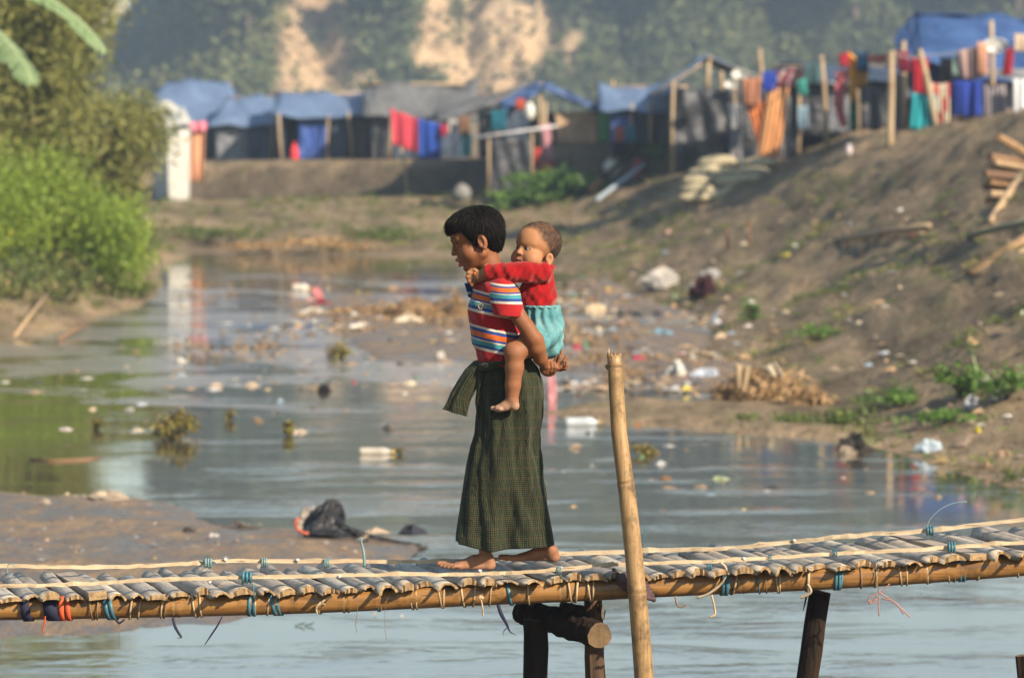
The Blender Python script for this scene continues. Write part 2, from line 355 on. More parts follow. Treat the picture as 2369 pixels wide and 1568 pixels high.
# ------------------------------------------------------------------ water
def water_mat():
    m, N, L, P = nodes('creek_water')
    vs = coords(N, L, 'Object', (.35, 1.0, 1.0)); vr = coords(N, L, 'Object', (.28, 1.0, 1.0))
    patch = noise(N, L, coords(N, L, 'Object', (.42, 1.25, 1)), 1.0, 5, .62, .5)                 # calm and breezy patches
    sep = N.new('ShaderNodeSeparateXYZ'); tc = N.new('ShaderNodeTexCoord'); L.new(tc.outputs['Object'], sep.inputs[0])
    y = sep.outputs['Y']
    far = math_(N, L, 'MULTIPLY', math_(N, L, 'SUBTRACT', y, 31.0), 1 / 7.0, True)
    far = math_(N, L, 'MULTIPLY', far, math_(N, L, 'SUBTRACT', 1.0, math_(N, L, 'MULTIPLY', math_(N, L, 'SUBTRACT', y, 54.0), 1 / 10.0, True)))
    scum_n = noise(N, L, coords(N, L, 'Object', (.45, .55, 1)), 1.0, 6, .68, .6)
    lim = math_(N, L, 'ADD', .635, math_(N, L, 'MULTIPLY', far, -.175))
    scum = math_(N, L, 'MULTIPLY', math_(N, L, 'SUBTRACT', scum_n, lim), 18.0, True)
    scum = math_(N, L, 'MULTIPLY', scum, .8)
    c = mix(N, L, scum, (.058, .050, .034), ramp(N, L, noise(N, L, vs, 3, 4, .7), [(.35, (.17, .145, .12)), (.65, (.27, .235, .20))]))
    L.new(c, P.inputs['Base Color'])
    L.new(math_(N, L, 'ADD', .045, math_(N, L, 'MULTIPLY', scum, .38)), P.inputs['Roughness'])
    P.inputs['IOR'].default_value = 2.0; P.inputs['Specular IOR Level'].default_value = .5; P.inputs['Coat Weight'].default_value = .45; P.inputs['Coat Roughness'].default_value = .03
    r1 = noise(N, L, vr, 7.5, 4, .55, .5); r2 = noise(N, L, vr, 1.5, 2, .5, .2); r3 = noise(N, L, vr, 24, 2, .5, .2)
    amp = ramp(N, L, patch, [(.46, (.06,) * 3), (.56, (.26,) * 3), (.68, (.95,) * 3)])
    h = math_(N, L, 'ADD', math_(N, L, 'MULTIPLY', r1, .0032), math_(N, L, 'MULTIPLY', r2, .0040))
    h = math_(N, L, 'ADD', h, math_(N, L, 'MULTIPLY', r3, .0013))
    h = math_(N, L, 'MULTIPLY', h, amp)
    L.new(bump(N, L, h, P, 1.0, 1.0), P.inputs['Coat Normal'])
    return m
wp = MB(); wp.sheet(lambda a, b: (-200 + 400 * a, -60 + 260 * b, 0.0), 8, 8)
water = wp.build('water', water_mat(), smooth=True); tag(water, 'murky grey creek water with floating scum', None, None, 'structure')

# ------------------------------------------------------------------ wooded hill with sandy landslips
HS = 2.4       # the hill stands from about 285 m on
def hill_z(x, y):
    x = np.asarray(x, float) / HS; y = np.asarray(y, float) / HS
    left = sstep(-.5, 3.0, x + .0985 * y + .5 * np.sin(y * .3)); t = np.clip((y - 119) / 36, 0, 1); back = t ** .85
    z = 19.0 * back * (.27 + .73 * left) * (.95 + .08 * np.sin(x * .11 + 1)) + 1.6 * fbm(x / 6, y / 7, 4, 31) * sstep(118, 126, y)
    gully = np.abs(np.sin(x * .62 + .9 * np.sin(y * .11))) ** .6
    z -= (1.3 * (1 - gully) + 1.1 * np.abs(fbm(x / 1.3, y / 5.5, 4, 33))) * left * sstep(119, 123, y)
    return (z + 1.2 - 2.68) * HS + 2.68
hx = np.linspace(-180, 180, 360); hx = np.sign(hx) * (np.abs(hx) / 180) ** 1.7 * 180 * HS; hy = np.concatenate([np.linspace(114, 140, 110), np.linspace(141, 220, 60)]) * HS
HX, HY = np.meshgrid(hx, hy); HZ = hill_z(HX, HY)
# bare sand shows where the slips have come down: long tongues below the crest
def bare_at(x, y):
    u = CU + x / y * FPX; z = hill_z(x, y); v = HORIZON - (z - CAM_Z) / y * FPX
    b = np.zeros_like(u)
    for cu, w, v0, v1, lean in ((700, 100, -260, 240, 50), (1005, 90, -300, 170, -45), (1180, 98, -300, 210, 10), (1110, 62, -200, 230, -18), (740, 130, 165, 260, 0), (1150, 120, 190, 240, 0), (1320, 26, 80, 190, 0), (860, 34, -120, 30, 0), (1240, 20, -250, 60, 10), (620, 24, -160, 60, 30)):
        c = cu + lean * (120 - v) / 240
        b = np.maximum(b, sstep(1.25, .65, np.abs(u - c) / w + 1.15 * fbm(x / 4.0, z / 4.8, 5, 51) + .35 * fbm(x / 1.2, z / 1.7, 3, 57)) * sstep(v0 - 25, v0 + 20, v) * sstep(v1 + 25, v1 - 15, v))
    return b
HB = bare_at(HX, HY)
def hill_mat():
    m, N, L, P = nodes('hill_earth')
    a = N.new('ShaderNodeAttribute'); a.attribute_name = 'bare'
    v = coords(N, L, 'Object', (1, 1, .35)); n1 = noise(N, L, v, .22, 6, .7); n2 = noise(N, L, v, .75, 5, .7)
    sand = ramp(N, L, n1, [(.34, (.24, .16, .095)), (.5, (.44, .31, .185)), (.66, (.56, .41, .25))])
    veg = ramp(N, L, n2, [(.35, (.045, .06, .03)), (.55, (.085, .095, .045)), (.7, (.16, .13, .07))])
    L.new(mix(N, L, a.outputs['Fac'], veg, sand), P.inputs['Base Color']); P.inputs['Roughness'].default_value = .95; P.inputs['Specular IOR Level'].default_value = .1
    bump(N, L, n2, P, .9, 1.0); return m
hi_ = np.arange(HX.size).reshape(HX.shape)
hill = link('hill', mesh_np('hill', np.stack([HX, HY, HZ], -1).reshape(-1, 3), np.stack([hi_[:-1, :-1], hi_[:-1, 1:], hi_[1:, 1:], hi_[1:, :-1]], -1).reshape(-1, 4), [hill_mat()], attrs={'bare': HB.ravel()}))
tag(hill, 'hazy hillside with pale sandy landslips behind the huts', None, None, 'structure')

# ------------------------------------------------------------------ foliage
def leaves(centres, size, up=.3, aspect=.45, tint=None, rng=RNG, droop=0.0, tri=False):
    "leaf-shaped faces: four points each, bent along the middle"
    n = len(centres); size = np.broadcast_to(size, n)[:, None]
    d = rng.normal(size=(n, 3)); d[:, 2] = d[:, 2] * .6 - droop; d /= np.linalg.norm(d, axis=1)[:, None]
    nn = rng.normal(size=(n, 3)); nn[:, 2] += up * 3; s = np.cross(d, nn); s /= np.linalg.norm(s, axis=1)[:, None] + 1e-9
    c = np.asarray(centres)
    V = np.stack([c - d * size * .5, c + s * size * aspect * .5, c + d * size * .5, c - s * size * aspect * .5], 1).reshape(-1, 3)
    F = np.arange(4 * n).reshape(n, 4)
    t = np.repeat(tint if tint is not None else rng.random(n), 4)
    return V, F, t
def crown_points(n, c, r, rng=RNG, clumps=14, spread=.42, low=-.6):
    "points gathered in clumps through an ellipsoid, so gaps are left between"
    cc = rng.normal(size=(clumps * 3, 3)); cc /= np.linalg.norm(cc, axis=1)[:, None]; cc *= (rng.random((clumps * 3, 1)) ** .45); cc = cc[cc[:, 2] > low][:clumps]
    k = rng.integers(0, len(cc), n); p = cc[k] + rng.normal(size=(n, 3)) * spread * .5
    sh = rng.random(len(cc)) * .5
    return np.asarray(c) + p * np.asarray(r), np.clip(sh[k] + rng.random(n) * .5, 0, 1)
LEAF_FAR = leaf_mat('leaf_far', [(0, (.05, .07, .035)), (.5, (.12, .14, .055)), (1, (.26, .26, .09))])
LEAF_DARK = leaf_mat('leaf_dark', [(0, (.03, .055, .03)), (.6, (.06, .09, .042)), (1, (.15, .17, .065))])
LEAF_BAMBOO = leaf_mat('leaf_bamboo', [(0, (.06, .068, .02)), (.45, (.145, .155, .042)), (.8, (.23, .235, .062)), (1, (.34, .26, .075))])
LEAF_BUSH = leaf_mat('leaf_bush', [(0, (.07, .115, .016)), (.5, (.175, .255, .030)), (.93, (.30, .36, .055)), (.97, (.45, .34, .03)), (1, (.45, .34, .03))], .5, .35)
LEAF_GRASS = leaf_mat('leaf_grass', [(0, (.05, .08, .02)), (.5, (.10, .14, .03)), (.8, (.20, .19, .06)), (1, (.34, .24, .10))])
BARK = M('bark', (.12, .09, .065), (.06, .045, .035), 9, .9, .5, .02, (1, 1, .25))
BAMBOO_FRESH = M('bamboo_pole_far', (.48, .33, .17), (.33, .22, .11), 8, .6, .2, .01, (1, 1, .2))

# scrub over the hill: nobody could count it
def scrub():
    n = 120000; r = np.random.default_rng(3)
    u = r.uniform(250, 2450, n); y = (119.5 + 38 * r.random(n) ** 1.9) * HS; x = (u - CU) / FPX * y
    keep = (bare_at(x, y) < .35 + .25 * r.random(n)) | (r.random(n) < .10); x, y = x[keep], y[keep]
    x2 = r.uniform(-90, 90, 9000) * HS; y2 = r.uniform(120, 190, 9000) * HS; k2 = bare_at(x2, y2) < .4
    x = np.append(x, x2[k2]); y = np.append(y, y2[k2])
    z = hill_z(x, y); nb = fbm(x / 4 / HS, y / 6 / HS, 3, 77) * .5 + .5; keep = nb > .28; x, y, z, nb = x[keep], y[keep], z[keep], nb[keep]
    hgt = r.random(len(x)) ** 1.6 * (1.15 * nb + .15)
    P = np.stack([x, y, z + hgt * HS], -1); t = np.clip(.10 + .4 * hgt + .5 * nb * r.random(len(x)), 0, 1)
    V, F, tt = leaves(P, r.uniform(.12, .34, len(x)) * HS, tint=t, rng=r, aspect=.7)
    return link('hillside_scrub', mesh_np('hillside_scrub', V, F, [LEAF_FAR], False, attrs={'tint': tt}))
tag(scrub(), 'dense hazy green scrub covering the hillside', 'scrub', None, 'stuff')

def tree(name, base, h, r, label, mat, n=2600, leaf=.35, group=None, low=.25, rng=None, cat='tree', clumps=16, aspect=.5):
    rng = rng or np.random.default_rng(int(abs(base[0] * 100 + base[1])))
    root = empty(name, base); tag(root, label, cat, group)
    b = MB(); top = Vector(base) + Vector((rng.normal() * .05 * h, 0, h * .8))
    pts = [Vector(base).lerp(top, k / 5) + Vector((rng.normal() * .02 * h * (k % 5 > 0), rng.normal() * .02 * h * (k % 5 > 0), 0)) for k in range(6)]
    b.tube(pts, [h * .032 * (1 - .14 * k) for k in range(6)], 7)
    for _ in range(6):
        s = pts[rng.integers(2, 5)]; a = rng.uniform(0, 6.28)
        e = s + Vector((math.cos(a) * r * .7, math.sin(a) * r * .7, h * rng.uniform(.1, .25)))
        b.tube([s, s.lerp(e, .5) + Vector((0, 0, h * .03)), e], [h * .014, h * .01, h * .004], 5)
    b.build('trunk', BARK, root, True)
    c = Vector(base) + Vector((0, 0, h * (low + 1) / 2)); P, t = crown_points(n, c, (r, r, h * (1 - low) / 2), rng, clumps)
    V, F, tt = leaves(P, rng.uniform(.6, 1.3, n) * leaf, tint=t, rng=rng, aspect=aspect)
    link('crown', mesh_np('crown', V, F, [mat], False, attrs={'tint': tt}), root)
    return root
HT = [(408, 132, 10, 1.3, 'tall dark tree at the left end of the hill beside the patch of sky', LEAF_DARK, 3000),
      (460, 127, 8, 1.7, 'dark bluish tree above the pale blue tarpaulin roof', LEAF_DARK, 2800),
      (515, 130, 9, 2.3, 'dark tree between the blue tarpaulin roof and the leftmost landslip', LEAF_DARK, 2800),
      (580, 124, 5.0, 1.5, 'olive tree with a sunlit top left of the leftmost landslip', LEAF_FAR, 1800),
      (875, 126, 2.6, 1.1, 'small olive tree at the foot of the hill between two landslips', LEAF_FAR, 900),
      (1395, 128, 5.5, 1.9, 'olive tree on the hill right of the tall landslip', LEAF_FAR, 2000),
      (1540, 132, 7, 2.3, 'dark tree on the hill above the bamboo roof frame', LEAF_DARK, 2200),
      (1690, 126, 5, 1.9, 'yellow-green tree on the hill above the black plastic cubicle', LEAF_FAR, 2000),
      (1840, 132, 7, 2.3, 'dark tree on the hill above the long washing line', LEAF_DARK, 2200),
      (1985, 126, 5.5, 2.0, 'olive tree on the hill left of the big blue tarpaulin', LEAF_FAR, 2000),
      (2190, 132, 8, 2.4, 'dark tree on the hill behind the big blue tarpaulin', LEAF_DARK, 2200),
      (2340, 127, 6, 2.2, 'olive tree on the hill at the right edge behind the blue tarpaulin', LEAF_FAR, 2000)]
for u, Y, h, r, lab, mt, n in HT:
    Y *= HS; x = (u - CU) / FPX * Y; tree('hill_tree', (x, Y, float(hill_z(x, Y)) - .3), h * HS, r * HS, lab, mt, n, .42 * HS, 'trees standing out on the hillside', .08, clumps=22, aspect=.7)

# bamboo thicket on the left bank: one leaning clump of culms with long drooping sprays
def bamboo_clump(base, h, r, label, n, seed, lean, culms=9):
    rng = np.random.default_rng(seed); root = empty('bamboo_clump', base); tag(root, label, 'bamboo', 'bamboo thicket on the left bank')
    allp = []; allt = []
    for k in range(culms):
        a = rng.uniform(0, 6.28); s = Vector(base) + Vector((math.cos(a), math.sin(a), 0)) * r * .25 * rng.random()
        out = Vector((math.cos(a) * r * .8 + lean, math.sin(a) * r * .8, 0)); hh = h * rng.uniform(.75, 1.05)
        pts = [s + out * (t ** 2) + Vector((0, 0, hh * (t - .18 * t ** 3))) for t in np.linspace(0, 1, 8)]
        b = MB(); b.tube(pts, [.05 * (1 - .1 * i) for i in range(8)], 6); b.build('culm', BAMBOO_FRESH, root, True)
        m = n // culms; t = rng.random(m) ** .7; i = np.clip((t * 7).astype(int), 0, 6); f = t * 7 - i
        P = np.array([np.array(pts[a_]) * (1 - b_) + np.array(pts[a_ + 1]) * b_ for a_, b_ in zip(i, f)])
        ang = rng.uniform(0, 6.28, 60); sid = rng.integers(0, 60, m); q = rng.random(m)
        L_ = (r * .62) * q; P += np.stack([np.cos(ang[sid]) * L_, np.sin(ang[sid]) * L_, -.55 * r * q ** 2 * rng.uniform(.4, 1.6, m)], -1) + rng.normal(size=(m, 3)) * .13
        allp.append(P); allt.append(np.clip(.2 + .5 * rng.random(60)[sid] + .3 * rng.random(m), 0, 1))
    P = np.concatenate(allp); t = np.concatenate(allt); k = P[:, 2] > base[2] + .25; P, t = P[k], t[k]
    V, F, tt = leaves(P, rng.uniform(.09, .24, len(P)), tint=t, rng=rng, aspect=.2, droop=.8)
    link('crown', mesh_np('crown', V, F, [LEAF_BAMBOO], False, attrs={'tint': tt}), root)
for (u, v, Y, h, r, n, seed, lean, lab) in ((215, 470, 60, 3.0, .80, 24000, 5, .25, 'lower olive bamboo clump leaning out towards the pale latrine'),
        (70, 460, 57, 6.2, 1.05, 34000, 6, .05, 'tallest bamboo clump rising behind the bright green bush'),
        (-90, 440, 55, 7.0, 1.4, 24000, 8, .1, 'bamboo clump at the left edge behind the banana leaves'),
        (-20, 400, 66, 7.5, 1.4, 18000, 11, .0, 'farther bamboo clump filling the gap behind the tallest one')):
    p = at(u, v, Y); bamboo_clump((p.x, p.y, gz(p.x, p.y) - .05), h, r, lab, n, seed, lean)

# bright bush on the left bank
def bush(name, label, cells, mat, n, leaf, seed, cat='bush', group=None, stems=14):
    rng = np.random.default_rng(seed); base = cells[0][0]; root = empty(name, base); tag(root, label, cat, group)
    Ps = []; Ts = []; tot = sum(c[1][0] * c[1][2] for c in cells)
    for c, r in cells:
        k = int(n * r[0] * r[2] / tot); P, t = crown_points(k, (c[0], c[1], c[2] + r[2] * .55), r, rng, 18, .5, -.4); Ps.append(P); Ts.append(t)
        for _ in range(max(3, stems // len(cells))):
            e = Vector((c[0] + rng.normal() * r[0] * .4, c[1] + rng.normal() * r[1] * .4, c[2] + r[2] * rng.uniform(.5, 1.1))); s = Vector((c[0] + rng.normal() * r[0] * .15, c[1], gz(c[0], c[1]) - .05))
            b = MB(); b.tube([s, s.lerp(e, .5) + Vector((rng.normal() * .05, 0, .05)), e], [.014, .01, .004], 5); b.build('stem', BARK, root, True)
    P = np.concatenate(Ps); t = np.concatenate(Ts); g = ground_z(P[:, 0], P[:, 1]); k = P[:, 2] > g + .02; P, t = P[k], t[k]
    V, F, tt = leaves(P, rng.uniform(.6, 1.4, len(P)) * leaf, tint=t, rng=rng, aspect=.6)
    link('foliage', mesh_np('foliage', V, F, [mat], False, attrs={'tint': tt}), root)
    return root
def cell(u, vb, Y, r): p = at(u, vb, Y); return ((p.x, p.y, max(0.03, p.z)), r)
bush('leafy_bush', 'bright green flowering bush spilling down the left bank to the water', [cell(205, 615, 53, (.75, .9, .75)), cell(130, 560, 55, (.9, .9, .60)), cell(275, 655, 51.5, (.38, .6, .62))], LEAF_BUSH, 22000, .062, 41)
bush('leafy_bush', 'tallest bright green bush at the left edge under the bamboo', [cell(30, 575, 52, (.9, .9, .95)), cell(-110, 580, 50, (1.0, 1.0, 1.0))], LEAF_BUSH, 20000, .062, 42)
bush('leafy_bush', 'low olive bush on the left bank just above the muddy edge', [cell(110, 690, 48.5, (.7, .6, .36)), cell(20, 700, 47, (.7, .6, .4)), cell(-120, 720, 46, (.7, .6, .4))], LEAF_GRASS, 3600, .07, 43)

# banana plant: two arching torn leaves reach into the frame
BANANA = M('banana_leaf', (.20, .27, .13), (.13, .20, .085), 7, .45, .2, .004, (1, 1, 1), .4, True, .25)
BANANA_MID = M('banana_midrib', (.42, .48, .26), None, 9, .5)
def banana_blade(root, pts, wid, name='leaf', seed=0):
    rng = np.random.default_rng(seed); b = MB(); n = len(pts)
    C = [Vector(p) for p in pts]
    def cpt(t):
        f = t * (n - 1); i = min(int(f), n - 2); return C[i].lerp(C[i + 1], f - i)
    cuts = 16
    for side in (1, -1):
        for k in range(cuts):
            t0 = k / cuts; t1 = t0 + .93 / cuts; sag = rng.uniform(.5, 1.0); w = wid * (math.sin(math.pi * min(.97, .12 + .86 * (t0 + .03))) ** .6) * rng.uniform(.85, 1.1)
            a, c = cpt(t0), cpt(t1); T = (c - a).normalized(); N_ = T.cross(Vector((0, 0, 1))).normalized() * side
            def fn(i, j, a=a, c=c, N_=N_, w=w, sag=sag, T=T): return a.lerp(c, i) + N_ * (w * j * .85) + T * (.35 * w * j) - Vector((0, 0, 1)) * (w * sag * j * j * .6)
            b.sheet(fn, 1, 4)
    o = b.build(name, BANANA, root, True)
    r = MB(); r.tube([cpt(t) for t in np.linspace(0, 1, 10)], [.014 * (1 - .08 * i) for i in range(10)], 6); r.build('midrib', BANANA_MID, o, True)
pB = at(-150, 700, 40); rootB = empty('banana_plant', (pB.x, pB.y, gz(pB.x, pB.y))); tag(rootB, 'banana plant at the left edge with two long torn leaves arching into view', 'banana plant')
bb = MB(); bb.tube([(pB.x, pB.y, gz(pB.x, pB.y) - .1), at(-150, 400, 40), at(-130, 0, 40), at(-110, -60, 40)], [.11, .1, .08, .05], 10); bb.build('stem', M('banana_stem', (.22, .25, .10), (.16, .13, .06), 6, .6), rootB, True)
banana_blade(rootB, [at(-100, -50, 40), at(0, -60, 39.8), at(90, -22, 39.6), at(160, 25, 39.5), at(215, 75, 39.4), at(245, 122, 39.3)], .22, seed=1)
banana_blade(rootB, [at(-110, -30, 40), at(-60, 25, 39.4), at(0, 78, 39), at(40, 125, 38.7), at(66, 165, 38.5), at(74, 195, 38.4)], .2, seed=2)
# ------------------------------------------------------------------ the bamboo footbridge
def bamboo_mat(name, c_lo, c_mid, c_hi, rough=.5, axis=0, spots=.35, spec=.4):
    m, N, L, P = nodes(name)
    st = [6, 6, 6]; st[axis] = .35
    v = coords(N, L, 'Object', tuple(st), True); v2 = coords(N, L, 'Object', (1, 1, 1), True)
    n1 = noise(N, L, v, 9, 5, .65); n2 = noise(N, L, v2, 14, 5, .7); n3 = noise(N, L, v, 40, 3, .6)
    c = ramp(N, L, n1, [(.30, c_lo), (.50, c_mid), (.70, c_hi)])
    n4 = noise(N, L, v, 22, 4, .6); c = mix(N, L, ramp(N, L, n4, [(.62, (0, 0, 0)), (.66, (.75,) * 3)]), c, tuple(k * .3 for k in c_lo))
    c = mix(N, L, ramp(N, L, n2, [(.5, (0, 0, 0)), (.66, (spots,) * 3)]), c, tuple(k * .35 for k in c_lo))
    oi = N.new('ShaderNodeObjectInfo')
    c = mix(N, L, 1.0, c, ramp(N, L, oi.outputs['Random'], [(0, (.72, .73, .74)), (.5, (1, 1, 1)), (1, (1.22, 1.16, 1.08))]), 'MULTIPLY')
    L.new(c, P.inputs['Base Color']); P.inputs['Roughness'].default_value = rough; P.inputs['Specular IOR Level'].default_value = spec
    b1 = bump(N, L, n3, None, .35, .0015); bump(N, L, n2, P, .35, .003, b1)
    return m
SLAT_SKIN = bamboo_mat('weathered_bamboo', (.15, .13, .105), (.27, .24, .20), (.39, .35, .295), .6, 1, .45)
SLAT_PALE = bamboo_mat('pale_bamboo', (.22, .205, .17), (.36, .325, .265), (.48, .43, .34), .5, 1, .45)
SLAT_END = M('cut_bamboo', (.34, .225, .11), (.14, .09, .048), 60, .85, .5, .003)
SLAT_IN = M('bamboo_inside', (.22, .15, .075), (.10, .07, .04), 12, .9)
BEAM = bamboo_mat('golden_bamboo', (.15, .068, .018), (.29, .14, .038), (.38, .195, .06), .36, 0, .6, .45)
BEAM_NODE = M('bamboo_joint', (.22, .13, .05), (.10, .06, .03), 20, .6)
POLE = bamboo_mat('dry_bamboo', (.145, .088, .038), (.235, .148, .068), (.30, .20, .10), .45, 2, .7, .35)
STRIP = bamboo_mat('split_bamboo', (.22, .165, .10), (.35, .275, .18), (.44, .36, .25), .5, 0, .25)
DARKLOG = M('wet_log', (.030, .018, .011), (.009, .007, .006), 14, .85, .8, .01, (1, 1, .2), .08)
BARKLOG = M('brown_log', (.10, .052, .028), (.028, .017, .011), 16, .8, .9, .01, (1, 1, .18))
CUTLOG = M('cut_log', (.17, .105, .052), (.06, .038, .02), 18, .85, .4, .004)
TIE_BLUE = M('blue_plastic_tie', (.05, .15, .19), (.028, .09, .12), 20, .4, .3, .002)
TIE_PALE = M('pale_blue_twine', (.17, .25, .26), (.10, .18, .19), 20, .5)
TIE_CANE = M('cane_tie', (.42, .31, .18), (.25, .17, .09), 20, .7)
TIE_DARK = M('old_tie', (.20, .13, .075), (.10, .065, .04), 20, .8)
RAG_NAVY = M('navy_rag', (.014, .016, .045), (.008, .008, .02), 10, .8, .3, .004)
RAG_RED = M('orange_rag', (.55, .09, .03), (.40, .05, .02), 10, .75, .3, .004)
RAG_PURPLE = M('purple_rag', (.085, .05, .055), (.05, .03, .035), 30, .9, .6, .006)

BEAM_Y, BEAM_R = 12.15, .036
_bu = np.array([-900, -400, 0, 333, 790, 990, 1223, 1456, 1579, 1779, 1979, 2179, 2369, 2700, 3200]); _bv = np.array([1450, 1441, 1434.6, 1429, 1416, 1404.6, 1395, 1387, 1376, 1371, 1359.6, 1346, 1331, 1303, 1262])
_bp = [at(u, v, BEAM_Y) for u, v in zip(_bu, _bv)]
_bx = np.array([p.x for p in _bp]); _bz = np.array([p.z for p in _bp])
def beam_z(x):                    # centre height of the front beam, softened
    return float(np.mean([np.interp(x + d, _bx, _bz) for d in (-.2, -.1, 0, .1, .2)])) + BEAM_R
X0, X1 = -2.55, 2.75
bridge = empty('bamboo_footbridge', (0, 12.4, 0)); tag(bridge, 'narrow bamboo footbridge of split slats tied on round poles', 'footbridge')

def culm(pts, r, name, mats, parent, node_every=.42, seed=0, n=20, ph=0.0):
    "a bamboo pole with swollen joints; ring faces at joints get the second material"
    rng = np.random.default_rng(seed); C = [Vector(p) for p in pts]; L_ = [0]
    for a, c in zip(C, C[1:]): L_.append(L_[-1] + (c - a).length)
    tot = L_[-1]; s = []; k = ph
    joints = []
    while k < tot:
        joints.append(k); k += node_every * rng.uniform(.85, 1.15)
    for j in joints: s += [(j - .012, 1.0), (j - .004, 1.045), (j, .985), (j + .005, 1.05), (j + .016, 1.0)]
    s += [(q, 1.0) for q in np.linspace(0, tot, int(tot / .08) + 2)]
    s = sorted([(min(max(q, 0), tot), w) for q, w in s]); P = []; R = []; isj = []
    for q, w in s:
        i = max(0, min(len(L_) - 2, int(np.searchsorted(L_, q) - 1))); f = (q - L_[i]) / (L_[i + 1] - L_[i]); P.append(C[i].lerp(C[i + 1], f)); R.append((r if not callable(r) else r(q / tot)) * w); isj.append(w != 1.0)
    b = MB(); b.tube(P, R, n)
    for i in range(len(P) - 1):
        if isj[i] and isj[i + 1]:
            for j in range(n): b.M[i * n + j] = 1
    return b.build(name, mats, parent, True)
xs = np.linspace(X0, X1, 34)
culm([(x, BEAM_Y + .006 * math.sin(x * 3), beam_z(x)) for x in xs], BEAM_R, 'beam', [BEAM, BEAM_NODE], bridge, .62, 1, 22, .13)
culm([(x, 12.56 + .006 * math.sin(x * 2), beam_z(x) - .002) for x in xs], .033, 'beam', [BEAM, BEAM_NODE], bridge, .58, 2, 16, .3)

def slat_mesh(name, kind, R=.037, L_=.60, seed=0, arc=2.35, th=.009, skin=SLAT_SKIN):
    "half a culm split lengthwise, along local Y, round side up, its flat under side at z = 0"
    rng = np.random.default_rng(seed); na = 10; ys = sorted(set(list(np.linspace(0, L_, 9)) + [q for j in rng.uniform(.08, L_ - .05, 2) for q in (j - .01, j - .003, j, j + .004, j + .012)]))
    V = []; F = []; Mi = []; h0 = R * math.cos(arc / 2); rows = len(ys)
    jag = rng.uniform(-.008, .008, (2, na + 1)) + .012 * np.sin(np.linspace(0, 3, na + 1) * rng.uniform(.5, 2) + rng.uniform(0, 6))
    for i, y in enumerate(ys):
        w = 1.0
        near = [abs(y - j) for j in ys]; w += .035 if 0 < sum(d < .006 for d in near) - 1 >= 2 else 0
        bend = .004 * math.sin(y * 9 + seed)
        for j in range(na + 1):
            a = -arc / 2 + arc * j / na; yy = y + (jag[0, j] if i == 0 else jag[1, j] if i == rows - 1 else 0)
            V.append((R * w * math.sin(a), yy, R * w * math.cos(a) - h0 + bend))
    for i, y in enumerate(ys):
        for j in range(na + 1):
            a = -arc / 2 + arc * j / na; yy = y + (jag[0, j] if i == 0 else jag[1, j] if i == rows - 1 else 0); bend = .004 * math.sin(y * 9 + seed)
            if kind == 'solid': V.append((R * .96 * math.sin(a), yy, 0.0 + bend + .0035 * math.cos(a * 2.2)))
            else: V.append(((R - th) * math.sin(a), yy, (R - th) * math.cos(a) - h0 + bend))
    w_ = na + 1; o = rows * w_
    for i in range(rows - 1):
        for j in range(na):
            F.append((i*w_+j, i*w_+j+1, (i+1)*w_+j+1, (i+1)*w_+j)); Mi.append(0)
            F.append((o+i*w_+j, o+(i+1)*w_+j, o+(i+1)*w_+j+1, o+i*w_+j+1)); Mi.append(2)
        F.append((i*w_, (i+1)*w_, o+(i+1)*w_, o+i*w_)); Mi.append(2)
        F.append((i*w_+na, o+i*w_+na, o+(i+1)*w_+na, (i+1)*w_+na)); Mi.append(2)
    for j in range(na):
        F.append((j, o+j, o+j+1, j+1)); Mi.append(1)
        e = (rows-1)*w_; F.append((e+j, e+j+1, o+e+j+1, o+e+j)); Mi.append(1)
    me = mesh_py(name, V, F, [skin, SLAT_END, SLAT_IN], True, Mi)
    for p, k in zip(me.polygons, Mi): p.use_smooth = (k == 0)
    return me
VAR = [slat_mesh('slat', 'solid', .042, .60, 1, 2.45), slat_mesh('slat', 'solid', .040, .61, 2, 2.5), slat_mesh('slat', 'hollow', .034, .60, 3, 2.7), slat_mesh('slat', 'solid', .044, .62, 4, 2.3, skin=SLAT_PALE),
       slat_mesh('slat', 'hollow', .036, .60, 5, 2.9, .010, SLAT_PALE), slat_mesh('slat', 'solid', .041, .57, 6, 2.5), slat_mesh('slat', 'hollow', .031, .60, 7, 2.5, .008), slat_mesh('slat', 'solid', .043, .61, 8, 2.35)]
x = X0 + .2; k = 0; SLAT_X = []
pat = [0, 1, 5, 0, 3, 2, 1, 7, 'plank', 4, 2, 5, 1, 0, 2, 7, 6, 5, 1, 0, 3, 2, 4, 5, 7, 4, 0, 1, 6, 2, 5, 0, 7, 1, 4, 3, 5, 0, 1, 7, 2, 4]
while x < X1 - .03:
    v = pat[(k - 6) % len(pat)]; wf = random.uniform(.72, 1.16) if v != 'plank' else 1.0; zt = beam_z(x) + BEAM_R - .004
    ang = math.atan2(.165, .56) + random.uniform(-.035, .035); y0 = 12.15 - .062 + random.uniform(-.035, .028)
    if v == 'plank':
        me = bpy.data.meshes.get('plank_slat') or None
        if me is None:
            b = MB(); b.box((0, .31, .016), (.058, .62, .03)); me = mesh_py('plank_slat', b.V, b.F, [M('grey_plank', (.33, .275, .22), (.22, .18, .145), 10, .8, .3, .003, (5, .4, 5)), SLAT_END], False, [0, 0, 1, 0, 1, 0])
    else: me = VAR[v]
    o = link('slat', me, bridge); o.location = (x, y0, zt); slope = (beam_z(x + .1) - beam_z(x - .1)) / .2
    o.rotation_euler = Euler((random.uniform(-.012, .006), -math.atan(slope) + random.uniform(-.13, .13), ang), 'XYZ')
    s = wf * (.92 if v not in (2, 4, 6, 'plank') else 1.02); o.scale = (s, random.uniform(.92, 1.06), random.uniform(.62, 1.08))
    SLAT_X.append((x, y0, zt)); k += 1; x += .0735 * (wf * .5 + .5 * random.uniform(.75, 1.12)) * random.uniform(.96, 1.06)

